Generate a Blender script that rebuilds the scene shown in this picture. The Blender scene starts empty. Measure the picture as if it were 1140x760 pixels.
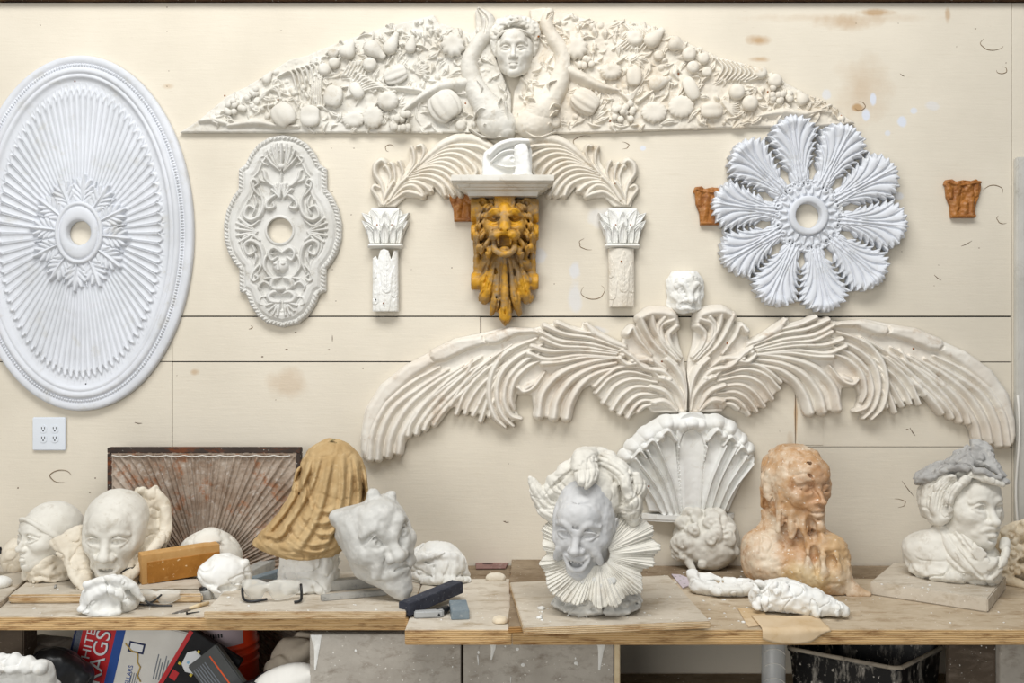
import bpy, bmesh, math, random
import numpy as np
from mathutils import Vector, Matrix, Euler
C = bpy.context.scene.collection
PI = math.pi
F_PX, DIST, CAM_Z = 1068.0, 3.30, 1.65      # focal length in pixels, camera to wall, eye height (m)
S0 = DIST / F_PX                             # metres per pixel on the wall
BENCH_Z = CAM_Z - 248 * S0                   # bench top

def at(px, py, Y=0.0):
    s = (Y + DIST) / F_PX
    return Vector(((px - 570) * s, Y, CAM_Z - (py - 380) * s))
WALL_Y = -0.0025                             # backs of the pieces hung on the boards
def depth_of(py, z=BENCH_Z):                 # depth of a level surface seen at row py
    return F_PX * (CAM_Z - z) / (py - 380) - DIST
def on(px, py, z=BENCH_Z):
    return at(px, py, depth_of(py, z))
def scale_at(Y): return (Y + DIST) / F_PX

# ------------------------------------------------------------ objects
def tag(o, label=None, cat=None, group=None, kind=None):
    if label: o['label'] = label
    if cat: o['category'] = cat
    if group: o['group'] = group
    if kind: o['kind'] = kind
    return o
def thing(name, loc, label, cat, group=None, rot=(0, 0, 0)):
    o = bpy.data.objects.new(name, None); C.objects.link(o)
    o.empty_display_size = 0.03
    o.location = loc; o.rotation_euler = rot
    return tag(o, label, cat, group)
def link(name, me, mat, parent=None, loc=None, rot=None):
    o = bpy.data.objects.new(name, me); C.objects.link(o)
    if mat is not None and not me.materials: me.materials.append(mat)
    if parent is not None: o.parent = parent
    if loc is not None: o.location = loc
    if rot is not None: o.rotation_euler = rot
    return o
def mesh_np(name, V, Fq=None, Ft=None, smooth=True):
    V = np.asarray(V, np.float32)
    me = bpy.data.meshes.new(name)
    nq = 0 if Fq is None else len(Fq); nt = 0 if Ft is None else len(Ft)
    me.vertices.add(len(V)); me.vertices.foreach_set('co', V.ravel())
    loops = []; starts = []; tot = 0
    if nq:
        loops.append(np.asarray(Fq, np.int32).ravel()); starts.append(np.arange(nq) * 4); tot = nq * 4
    if nt:
        loops.append(np.asarray(Ft, np.int32).ravel()); starts.append(tot + np.arange(nt) * 3); tot += nt * 3
    me.loops.add(tot); me.loops.foreach_set('vertex_index', np.concatenate(loops))
    me.polygons.add(nq + nt); me.polygons.foreach_set('loop_start', np.concatenate(starts).astype(np.int32))
    me.update(calc_edges=True); me.validate()
    if smooth: me.polygons.foreach_set('use_smooth', np.ones(nq + nt, bool))
    return me
def bm_mesh(name, bm, smooth=False):
    me = bpy.data.meshes.new(name); bmesh.ops.recalc_face_normals(bm, faces=bm.faces[:])
    bm.to_mesh(me); bm.free()
    if smooth:
        for p in me.polygons: p.use_smooth = True
    return me
def soften(o, angle=40):
    me = o.data
    for p in me.polygons: p.use_smooth = True
    me.set_sharp_from_angle(angle=math.radians(angle))
    return o
def bevel(bm, w, seg=2, edges=None):
    bmesh.ops.bevel(bm, geom=edges or bm.edges[:], offset=w, segments=seg, affect='EDGES', clamp_overlap=True)
def add_box(bm, x0, x1, y0, y1, z0, z1, M=None):
    vs = [bm.verts.new((x, y, z)) for x in (x0, x1) for y in (y0, y1) for z in (z0, z1)]
    if M is not None:
        for v in vs: v.co = M @ v.co
    for f in ((0, 1, 3, 2), (4, 6, 7, 5), (0, 4, 5, 1), (2, 3, 7, 6), (0, 2, 6, 4), (1, 5, 7, 3)):
        bm.faces.new([vs[i] for i in f])
    return vs
def box_obj(name, x0, x1, y0, y1, z0, z1, mat, parent=None, bw=0.0, M=None, seg=2):
    bm = bmesh.new(); add_box(bm, x0, x1, y0, y1, z0, z1, M)
    if bw: bevel(bm, bw, seg)
    o = link(name, bm_mesh(name, bm), mat, parent)
    if bw: soften(o, 35)
    return o
def prism(bm, pts, y0, y1):                  # polygon in x,z extruded along y
    a = [bm.verts.new((p[0], y0, p[1])) for p in pts]; b = [bm.verts.new((p[0], y1, p[1])) for p in pts]
    bm.faces.new(a); bm.faces.new(b[::-1])
    n = len(pts)
    for i in range(n): bm.faces.new((a[i], b[i], b[(i + 1) % n], a[(i + 1) % n]))
def slab(bm, pts, z0, z1):                   # polygon in x,y extruded along z
    a = [bm.verts.new((p[0], p[1], z0)) for p in pts]; b = [bm.verts.new((p[0], p[1], z1)) for p in pts]
    bm.faces.new(a); bm.faces.new(b[::-1])
    n = len(pts)
    for i in range(n): bm.faces.new((a[i], b[i], b[(i + 1) % n], a[(i + 1) % n]))
def lathe(prof, n=32, ang=2 * PI, cap=True):  # prof [(r,z)], about z
    V = []; Fq = []
    m = len(prof)
    for k in range(n):
        a = ang * k / n
        for r, z in prof: V.append((r * math.cos(a), r * math.sin(a), z))
    for k in range(n):
        k2 = (k + 1) % n
        for i in range(m - 1): Fq.append((k * m + i, k2 * m + i, k2 * m + i + 1, k * m + i + 1))
    return np.array(V, np.float32), np.array(Fq, np.int32)
def tube(pts, r, n=8, closed=False):          # swept tube; r scalar or list
    P = [Vector(p) for p in pts]; m = len(P)
    R = r if hasattr(r, '__len__') else [r] * m
    V = []; Fq = []; up = None
    for i in range(m):
        t = (P[min(i + 1, m - 1)] - P[max(i - 1, 0)]).normalized()
        if up is None:
            up = t.orthogonal().normalized()
        else:
            up = (up - t * up.dot(t)); up = up.normalized() if up.length > 1e-6 else t.orthogonal().normalized()
        b = t.cross(up)
        for k in range(n):
            a = 2 * PI * k / n; V.append(P[i] + (up * math.cos(a) + b * math.sin(a)) * R[i])
    for i in range(m - 1):
        for k in range(n):
            k2 = (k + 1) % n; Fq.append((i * n + k, i * n + k2, (i + 1) * n + k2, (i + 1) * n + k))
    V = [tuple(v) for v in V]; Ft = []
    c0 = len(V); V.append(tuple(P[0])); V.append(tuple(P[-1]))
    for k in range(n):
        k2 = (k + 1) % n; Ft.append((c0, k2, k)); Ft.append((c0 + 1, (m - 1) * n + k, (m - 1) * n + k2))
    return np.array(V, np.float32), np.array(Fq, np.int32), np.array(Ft, np.int32)
def tube_obj(name, pts, r, mat, parent=None, n=8):
    V, q, t = tube(pts, r, n); return link(name, mesh_np(name, V, q, t), mat, parent)
def merge_np(parts):
    Vs = []; Qs = []; Ts = []; off = 0
    for p in parts:
        V = p[0]; Vs.append(V)
        if p[1] is not None and len(p[1]): Qs.append(np.asarray(p[1]) + off)
        if len(p) > 2 and p[2] is not None and len(p[2]): Ts.append(np.asarray(p[2]) + off)
        off += len(V)
    return np.concatenate(Vs), (np.concatenate(Qs) if Qs else None), (np.concatenate(Ts) if Ts else None)
def spline(pts, n=None):
    P = np.asarray(pts, float)
    if len(P) == 2 and n is None: return P
    m = len(P); n = n or (m - 1) * 5
    Q = np.vstack([2 * P[0] - P[1], P, 2 * P[-1] - P[-2]])
    u = np.linspace(0, m - 1 - 1e-9, n + 1); i = u.astype(int); t = (u - i)[:, None]
    p0, p1, p2, p3 = Q[i], Q[i + 1], Q[i + 2], Q[i + 3]
    return 0.5 * (2 * p1 + (p2 - p0) * t + (2 * p0 - 5 * p1 + 4 * p2 - p3) * t * t + (3 * p1 - p0 - 3 * p2 + p3) * t ** 3)

# ------------------------------------------------------------ noise
def _lat(seed):
    return np.random.RandomState(seed).rand(32 * 32 * 32).astype(np.float32) * 2 - 1
_LATS = {}
def noise3(P, seed=0, octaves=1):
    if seed not in _LATS: _LATS[seed] = _lat(seed)
    L = _LATS[seed]; out = 0; amp = 1.0
    P = np.asarray(P, np.float32)
    for o in range(octaves):
        i = np.floor(P); f = P - i; i = i.astype(np.int32) & 31
        f = f * f * (3 - 2 * f); j = (i + 1) & 31
        x0, y0, z0 = i[..., 0] * 1024, i[..., 1] * 32, i[..., 2]; x1, y1, z1 = j[..., 0] * 1024, j[..., 1] * 32, j[..., 2]
        fx, fy, fz = f[..., 0], f[..., 1], f[..., 2]
        a = L[x0 + y0 + z0] * (1 - fx) + L[x1 + y0 + z0] * fx; b = L[x0 + y1 + z0] * (1 - fx) + L[x1 + y1 + z0] * fx
        c = L[x0 + y0 + z1] * (1 - fx) + L[x1 + y0 + z1] * fx; d = L[x0 + y1 + z1] * (1 - fx) + L[x1 + y1 + z1] * fx
        out = out + amp * ((a * (1 - fy) + b * fy) * (1 - fz) + (c * (1 - fy) + d * fy) * fz)
        P = P * 2.03 + 7.7; amp *= 0.5
    return out

# ------------------------------------------------------------ relief engine (height fields cut to an outline)
class Relief:
    def __init__(self, x0, y0, x1, y1, res=2.0):
        self.x0, self.y0, self.res = x0, y0, res
        self.nx = int((x1 - x0) * res) + 1; self.ny = int((y1 - y0) * res) + 1
        self.H = np.zeros((self.ny, self.nx), np.float32); self.M = np.full((self.ny, self.nx), -9.0, np.float32)
        self.X = (x0 + np.arange(self.nx) / res).astype(np.float32); self.Y = (y0 + np.arange(self.ny) / res).astype(np.float32)
    def win(self, xa, ya, xb, yb):
        i0 = max(int((xa - self.x0) * self.res) - 1, 0); i1 = min(int((xb - self.x0) * self.res) + 2, self.nx)
        j0 = max(int((ya - self.y0) * self.res) - 1, 0); j1 = min(int((yb - self.y0) * self.res) + 2, self.ny)
        if i1 <= i0 or j1 <= j0: return None
        return slice(j0, j1), slice(i0, i1)
    def put(self, w, val, q, md, mode, mask):
        H = self.H[w]
        ins = q < 1
        if mode == 'max': self.H[w] = np.where(ins, np.maximum(H, val), H)
        elif mode == 'over': self.H[w] = np.where(ins, val, H)
        elif mode == 'add': self.H[w] = np.where(ins, H + val, H)
        elif mode == 'lift': self.H[w] = np.where(ins, H * 0.35 + val, H)
        if mask: self.M[w] = np.maximum(self.M[w], md)
    def stroke(self, pts, w, h, base=0.0, prof='round', mode='max', mask=True, n=None):
        P = spline(pts, n) if len(pts) > 2 else np.asarray(pts, float)
        m = len(P); u = np.linspace(0, 1, m)
        W = np.interp(u, np.linspace(0, 1, len(w)), w) if hasattr(w, '__len__') else np.full(m, float(w))
        Hh = np.interp(u, np.linspace(0, 1, len(h)), h) if hasattr(h, '__len__') else np.full(m, float(h))
        wm = W.max() + 2
        win = self.win(P[:, 0].min() - wm, P[:, 1].min() - wm, P[:, 0].max() + wm, P[:, 1].max() + wm)
        if win is None: return
        X, Y = np.meshgrid(self.X[win[1]], self.Y[win[0]])
        Q = np.full(X.shape, 9.0, np.float32); MD = np.full(X.shape, -9.0, np.float32); HH = np.zeros(X.shape, np.float32)
        SS = np.zeros(X.shape, np.float32)
        for i in range(m - 1):
            ax, ay = P[i]; bx, by = P[i + 1]; dx, dy = bx - ax, by - ay; l2 = dx * dx + dy * dy + 1e-9
            t = np.clip(((X - ax) * dx + (Y - ay) * dy) / l2, 0, 1)
            d = np.hypot(X - ax - t * dx, Y - ay - t * dy)
            ww = W[i] + (W[i + 1] - W[i]) * t + 1e-6; q = d / ww
            k = q < Q
            Q = np.where(k, q, Q); HH = np.where(k, Hh[i] + (Hh[i + 1] - Hh[i]) * t, HH)
            SS = np.where(k, np.sign((X - ax) * dy - (Y - ay) * dx), SS)
            MD = np.maximum(MD, ww - d)
        q = np.clip(Q, 0, 1)
        if prof == 'round': f = np.sqrt(1 - q * q)
        elif prof == 'dome': f = 1 - q * q
        elif prof == 'soft': f = (1 - q * q) ** 2
        elif prof == 'ridge': f = 1 - q
        elif prof == 'flat': f = np.clip((1 - q) * 4, 0, 1); f = f * f * (3 - 2 * f)
        elif prof == 'cup': f = (0.5 + 0.5 * q * q) * np.clip((1 - q) * 6, 0, 1) ** 0.5
        elif prof == 'blade': f = np.where(SS > 0, 1 - q * 0.55, 1 - q) * np.clip((1 - q) * 8, 0, 1) ** .5
        elif prof == 'bladeL': f = np.where(SS < 0, 1 - q * 0.55, 1 - q) * np.clip((1 - q) * 8, 0, 1) ** .5
        elif prof == 'leaf': f = (0.45 + 0.55 * np.abs(2 * q - 0.9).clip(0, 1)) * np.clip((1 - q) * 6, 0, 1) ** .5
        self.put(win, base + HH * f, Q, MD, mode, mask)
    def blob(self, cx, cy, rx, ry=None, h=5, ang=0, base=0.0, prof='round', mode='max', mask=True):
        ry = ry or rx; rm = max(rx, ry) + 1
        win = self.win(cx - rm, cy - rm, cx + rm, cy + rm)
        if win is None: return
        X, Y = np.meshgrid(self.X[win[1]] - cx, self.Y[win[0]] - cy); c, s = math.cos(ang), math.sin(ang)
        q = np.hypot((X * c + Y * s) / rx, (-X * s + Y * c) / ry)
        k = np.clip(q, 0, 1)
        f = {'round': np.sqrt(1 - k * k), 'dome': 1 - k * k, 'soft': (1 - k * k) ** 2, 'flat': np.clip((1 - k) * 5, 0, 1)}[prof]
        self.put(win, base + h * f, q, (1 - q) * min(rx, ry), mode, mask)
    def poly(self, pts, h=3.0, edge=1.5, mode='max', mask=True, sm=False, base=0.0, cut=False, prof='bev'):
        P = spline(list(pts) + [pts[0]]) if sm else np.asarray(list(pts) + [pts[0]], float)
        win = self.win(P[:, 0].min() - 3, P[:, 1].min() - 3, P[:, 0].max() + 3, P[:, 1].max() + 3)
        X, Y = np.meshgrid(self.X[win[1]], self.Y[win[0]])
        D = np.full(X.shape, 1e9, np.float32); ins = np.zeros(X.shape, bool); A = np.zeros(X.shape, np.float32); run = 0.0
        for i in range(len(P) - 1):
            ax, ay = P[i]; bx, by = P[i + 1]; dx, dy = bx - ax, by - ay
            t = np.clip(((X - ax) * dx + (Y - ay) * dy) / (dx * dx + dy * dy + 1e-9), 0, 1)
            d = np.hypot(X - ax - t * dx, Y - ay - t * dy); ln = math.hypot(dx, dy); A = np.where(d < D, run + t * ln, A); run += ln
            D = np.minimum(D, d)
            if abs(dy) > 1e-9: ins ^= ((ay > Y) != (by > Y)) & (X < dx * (Y - ay) / dy + ax)
        D = np.where(ins, D, -D); self.arc = A
        if cut:
            self.M[win] = np.minimum(self.M[win], -D); return D
        e = np.clip(D / edge, 0, 1)
        f = np.sqrt(1 - (1 - e) ** 2) if prof == 'bev' else e
        self.put(win, base + h * f, np.where(D > 0, 0.5, 2.0), D, mode, mask)
        return D
    def hole(self, cx, cy, rx, ry=None):
        ry = ry or rx
        X, Y = np.meshgrid(self.X, self.Y); q = np.hypot((X - cx) / rx, (Y - cy) / ry)
        self.M = np.minimum(self.M, (q - 1) * min(rx, ry))
    def rough(self, amp, freq, seed=0, octaves=2):
        X, Y = np.meshgrid(self.X * freq, self.Y * freq)
        self.H += amp * noise3(np.stack([X, Y, X * 0 + 3.3], -1), seed, octaves)
    def blur(self, n=1):
        for _ in range(n):
            H = np.pad(self.H, 1, mode='edge')
            self.H = (H[1:-1, 1:-1] * 4 + (H[:-2, 1:-1] + H[2:, 1:-1] + H[1:-1, :-2] + H[1:-1, 2:]) * 2 + H[:-2, :-2] + H[:-2, 2:] + H[2:, :-2] + H[2:, 2:]) / 16
    def mesh(self, name, scale=S0, thick=3.0, origin=(0, 0), min_h=None, back=True, bulge=None):
        M, H = self.M, self.H + thick
        ny, nx = M.shape
        ins = M > 0
        qd = ins[:-1, :-1] | ins[1:, :-1] | ins[:-1, 1:] | ins[1:, 1:]
        gy, gx = np.gradient(M); gy *= self.res; gx *= self.res
        g2 = gx * gx + gy * gy + 1e-4
        X, Y = np.meshgrid(self.X, self.Y)
        mv = ~ins; lim = 1.2 / self.res
        ox = np.where(mv, np.clip(-M * gx / g2, -lim, lim), 0); oy = np.where(mv, np.clip(-M * gy / g2, -lim, lim), 0)
        used = np.zeros((ny, nx), bool)
        used[:-1, :-1] |= qd; used[1:, :-1] |= qd; used[:-1, 1:] |= qd; used[1:, 1:] |= qd
        # heights of moved nodes follow their nearest inside neighbour
        Hs = np.where(ins, H, 0); cnt = ins.astype(np.float32)
        Hp = np.pad(Hs, 1); cp = np.pad(cnt, 1)
        sm = sum(Hp[1 + a:ny + 1 + a, 1 + b:nx + 1 + b] for a in (-1, 0, 1) for b in (-1, 0, 1)); sc = sum(cp[1 + a:ny + 1 + a, 1 + b:nx + 1 + b] for a in (-1, 0, 1) for b in (-1, 0, 1))
        H = np.where(ins, H, sm / np.maximum(sc, 1))
        if min_h is not None: H = np.maximum(H, min_h)
        if bulge is not None: H = H + bulge(X, Y)
        idx = np.full((ny, nx), -1, np.int64); n = used.sum(); idx[used] = np.arange(n)
        V = np.stack([(X + ox - origin[0])[used] * scale, -H[used] * scale, -(Y + oy - origin[1])[used] * scale], -1)
        a, b, c, d = idx[:-1, :-1][qd], idx[:-1, 1:][qd], idx[1:, 1:][qd], idx[1:, :-1][qd]
        Fq = np.stack([d, c, b, a], -1)
        # side walls
        E = np.concatenate([Fq[:, [0, 1]], Fq[:, [1, 2]], Fq[:, [2, 3]], Fq[:, [3, 0]]])
        key = np.minimum(E[:, 0], E[:, 1]) * n + np.maximum(E[:, 0], E[:, 1])
        u, inv, ct = np.unique(key, return_inverse=True, return_counts=True)
        B = E[ct[inv] == 1]
        if back:
            bi = np.unique(B); mp = np.full(n, -1, np.int64); mp[bi] = np.arange(len(bi))
            Vt = V[bi]; Vb = Vt.copy(); Vb[:, 1] = 0.0
            if bulge is not None: Vb[:, 1] = -bulge(X[used][bi], Y[used][bi]) * scale
            t0 = n; b0 = n + len(bi)
            S = np.stack([t0 + mp[B[:, 1]], t0 + mp[B[:, 0]], b0 + mp[B[:, 0]], b0 + mp[B[:, 1]]], -1)
            V = np.concatenate([V, Vt, Vb]); Fq = np.concatenate([Fq, S])
        return mesh_np(name, V, Fq)

# ------------------------------------------------------------ clay engine (distance field sculpture, surface nets)
def _smin(a, b, k):
    if k <= 0: return np.minimum(a, b)
    h = np.maximum(k - np.abs(a - b), 0) / k
    return np.minimum(a, b) - h * h * k * 0.25
class Clay:
    def __init__(self, lo, hi, h=1.0):
        self.lo = np.array(lo, np.float32); self.h = h
        self.n = np.ceil((np.array(hi) - self.lo) / h).astype(int) + 1
        self.F = np.full(self.n, 40.0, np.float32)
        self.R = np.eye(3); self.T = np.zeros(3); self.s = 1.0
        self.ax = [(self.lo[i] + h * np.arange(self.n[i])).astype(np.float32) for i in range(3)]
    def frame(self, R=None, T=(0, 0, 0), s=1.0):
        self.R = np.eye(3) if R is None else np.array(R); self.T = np.array(T, float); self.s = s
    def w(self, p): return self.R @ (np.asarray(p, float) * self.s) + self.T
    def win(self, lo, hi):
        a = np.maximum(np.floor((lo - self.lo) / self.h).astype(int), 0); b = np.minimum(np.ceil((hi - self.lo) / self.h).astype(int) + 1, self.n)
        if (b <= a).any(): return None
        return tuple(slice(a[i], b[i]) for i in range(3))
    def put(self, w, d, k, op):
        F = self.F[w]
        if op == 'add': self.F[w] = _smin(F, d, k)
        elif op == 'sub': self.F[w] = -_smin(-F, d, k)
        elif op == 'and': self.F[w] = -_smin(-F, -d, k)
    def ell(self, c, r, k=4.0, op='add', rot=None, raw=False):
        r = np.array(r if hasattr(r, '__len__') else [r] * 3, float); 
        if not raw: r = r * self.s; k = k * self.s
        R = self.R if rot is None else self.R @ np.array(Euler(rot).to_matrix())
        c = self.w(c); ext = np.sqrt(((R * r) ** 2).sum(1)) + k + 2 * self.h
        w = self.win(c - ext, c + ext)
        if w is None: return
        x = self.ax[0][w[0]][:, None, None] - c[0]; y = self.ax[1][w[1]][None, :, None] - c[1]; z = self.ax[2][w[2]][None, None, :] - c[2]
        k0 = 0; k1 = 0
        for i in range(3):
            l = x * R[0, i] + y * R[1, i] + z * R[2, i]
            k0 = k0 + (l / r[i]) ** 2; k1 = k1 + (l / r[i] ** 2) ** 2
        k0 = np.sqrt(k0); d = k0 * (k0 - 1) / (np.sqrt(k1) + 1e-9)
        d = np.where(k0 < 0.15, -min(r) * 0.9, d)
        self.put(w, d.astype(np.float32), k, op)
    def tube(self, pts, r, k=3.0, op='add', n=None, flat=None):
        P = spline(pts, n) if len(pts) > 2 else np.asarray(pts, float)
        m = len(P); rr = np.interp(np.linspace(0, 1, m), np.linspace(0, 1, len(r)), r) if hasattr(r, '__len__') else np.full(m, float(r))
        rr = rr * self.s; k = k * self.s
        W = np.array([self.w(p) for p in P]); e = rr.max() + k + 2 * self.h
        w = self.win(W.min(0) - e, W.max(0) + e)
        if w is None: return
        D = np.full([s.stop - s.start for s in w], 1e3, np.float32)
        X, Y, Z = self.ax[0][w[0]], self.ax[1][w[1]], self.ax[2][w[2]]
        for i in range(m - 1):
            a, b = W[i], W[i + 1]; e = max(rr[i], rr[i + 1]) + k + 2 * self.h
            lo, hi = np.minimum(a, b) - e, np.maximum(a, b) + e
            sx = slice(*np.searchsorted(X, [lo[0], hi[0]])); sy = slice(*np.searchsorted(Y, [lo[1], hi[1]])); sz = slice(*np.searchsorted(Z, [lo[2], hi[2]]))
            x = X[sx][:, None, None] - a[0]; y = Y[sy][None, :, None] - a[1]; z = Z[sz][None, None, :] - a[2]
            if x.size * y.size * z.size == 0: continue
            v = b - a; t = np.clip((x * v[0] + y * v[1] + z * v[2]) / (v @ v + 1e-9), 0, 1)
            d = np.sqrt((x - t * v[0]) ** 2 + (y - t * v[1]) ** 2 + (z - t * v[2]) ** 2) - (rr[i] + (rr[i + 1] - rr[i]) * t)
            D[sx, sy, sz] = np.minimum(D[sx, sy, sz], d)
        self.put(w, D, k, op)
    def half(self, p, nrm, k=0.0, op='and'):   # keep the side the normal points away from
        p = self.w(p); nr = self.R @ np.array(nrm, float); nr /= np.linalg.norm(nr)
        d = (self.ax[0][:, None, None] - p[0]) * nr[0] + (self.ax[1][None, :, None] - p[1]) * nr[1] + (self.ax[2][None, None, :] - p[2]) * nr[2]
        self.F = -_smin(-self.F, -d.astype(np.float32), k)
    def field(self, fn, band=6):                # fn(X,Y,Z)->offset added to F near the surface
        near = np.abs(self.F) < band; i = np.argwhere(near)
        P = self.lo + i * self.h
        self.F[near] += fn(P).astype(np.float32)
    def rough(self, amp, freq, seed=1, octaves=2, band=6):
        self.field(lambda P: amp * noise3(P * freq + 11.3, seed, octaves), band)
    def etch(self, strokes, front=True, band=7):
        """strokes [(points in x,z seen from the front, width, height)]: folds raised (+) or cut (-) into the front surface"""
        near = np.abs(self.F) < band; P = self.lo + np.argwhere(near) * self.h; off = np.zeros(len(P), np.float32)
        x, z = P[:, 0], P[:, 2]
        for pts, w, a in strokes:
            L = spline(pts) if len(pts) > 2 else np.asarray(pts, float); m = len(L)
            k = np.flatnonzero((x > L[:, 0].min() - 3 * w) & (x < L[:, 0].max() + 3 * w) & (z > L[:, 1].min() - 3 * w) & (z < L[:, 1].max() + 3 * w))
            if not len(k): continue
            d = np.full(len(k), 1e3); u = np.zeros(len(k)); X, Zz = x[k], z[k]
            for i in range(m - 1):
                ax, az = L[i]; dx, dz = L[i + 1] - L[i]; t = np.clip(((X - ax) * dx + (Zz - az) * dz) / (dx * dx + dz * dz + 1e-9), 0, 1)
                dd = np.hypot(X - ax - t * dx, Zz - az - t * dz); c = dd < d; d = np.where(c, dd, d); u = np.where(c, (i + t) / (m - 1), u)
            off[k] -= a * np.exp(-(d / w) ** 2) * np.clip(np.sin(PI * np.clip(u * .96 + .02, 0, 1)) * 2.2, 0, 1)
        self.F[near] += off if not front else (off * np.clip((8 - P[:, 1]) / 12, 0, 1)).astype(np.float32)
    def crease(self, amp, freq, seed=1, warp=.6):
        def fn(P):
            Q = P * freq + 5.1; Q = Q + warp * np.stack([noise3(Q * .7, seed + 1), noise3(Q * .7 + 9, seed + 2), noise3(Q * .7 + 21, seed + 3)], -1)
            return amp * (np.exp(-(noise3(Q, seed) / .10) ** 2) - .25)
        self.field(fn)
    def mesh(self, name, scale=1.0, relax=1):
        F = self.F; n = self.n; ins = F < 0
        ins[0] = ins[-1] = False; ins[:, 0] = ins[:, -1] = False; ins[:, :, 0] = ins[:, :, -1] = False
        F = np.where(ins, F, np.maximum(F, 1e-4))
        cs = [(0, 0, 0), (1, 0, 0), (0, 1, 0), (1, 1, 0), (0, 0, 1), (1, 0, 1), (0, 1, 1), (1, 1, 1)]
        sl = lambda A, c: A[c[0]:A.shape[0] - 1 + c[0], c[1]:A.shape[1] - 1 + c[1], c[2]:A.shape[2] - 1 + c[2]]
        cnt = sum(sl(ins, c).astype(np.int8) for c in cs); act = (cnt > 0) & (cnt < 8)
        ii = np.argwhere(act); idx = np.full(act.shape, -1, np.int64); idx[act] = np.arange(len(ii))
        vals = [sl(F, c)[act] for c in cs]
        pos = np.zeros((len(ii), 3)); ct = np.zeros(len(ii))
        for a in range(8):
            for b in range(a + 1, 8):
                df = [cs[b][q] - cs[a][q] for q in range(3)]
                if sum(abs(x) for x in df) != 1: continue
                m = (vals[a] < 0) != (vals[b] < 0); t = np.where(m, vals[a] / (vals[a] - vals[b] + 1e-12), 0)
                pos += m[:, None] * (np.array(cs[a]) + t[:, None] * np.array(df)); ct += m
        V = ii + pos / ct[:, None]
        Q = []
        for ax in range(3):
            o = [i for i in range(3) if i != ax]
            A = ins.take(range(n[ax] - 1), ax); B = ins.take(range(1, n[ax]), ax)
            e = np.argwhere(A != B); g = [(e[:, o[0]] > 0), (e[:, o[1]] > 0)]
            e = e[g[0] & g[1]]; fl = A[tuple(e.T)]
            def cell(d0, d1):
                c = e.copy(); c[:, o[0]] -= d0; c[:, o[1]] -= d1
                return idx[tuple(c.T)]
            q = np.stack([cell(1, 1), cell(0, 1), cell(0, 0), cell(1, 0)], -1)
            flip = fl if ax != 1 else ~fl
            q[~flip] = q[~flip][:, ::-1]; Q.append(q)
        Q = np.concatenate(Q)
        for _ in range(relax):
            acc = np.zeros_like(V); c2 = np.zeros(len(V))
            for i in range(4):
                for j in (1, 3):
                    np.add.at(acc, Q[:, i], V[Q[:, (i + j) % 4]]) if False else None
            e0 = np.concatenate([Q[:, 0], Q[:, 1], Q[:, 2], Q[:, 3]]); e1 = np.concatenate([Q[:, 1], Q[:, 2], Q[:, 3], Q[:, 0]])
            for d in range(3): acc[:, d] = np.bincount(e0, V[e1, d], len(V)) + np.bincount(e1, V[e0, d], len(V))
            c2 = np.bincount(e0, minlength=len(V)) + np.bincount(e1, minlength=len(V))
            V = V * 0.6 + 0.4 * acc / np.maximum(c2, 1)[:, None]
        V = (self.lo + V * self.h) * scale
        return mesh_np(name, V, Q)
def rotm(yaw=0, pitch=0, roll=0):               # degrees; yaw>0 turns the face to the viewer's right, pitch>0 looks down
    return np.array(Matrix.Rotation(math.radians(yaw), 3, 'Z') @ Matrix.Rotation(math.radians(pitch), 3, 'X') @ Matrix.Rotation(math.radians(roll), 3, 'Y'))
EXPOSURE, WORLD, KEY, FILL = -0.14, 0.30, 175, 108
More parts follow.
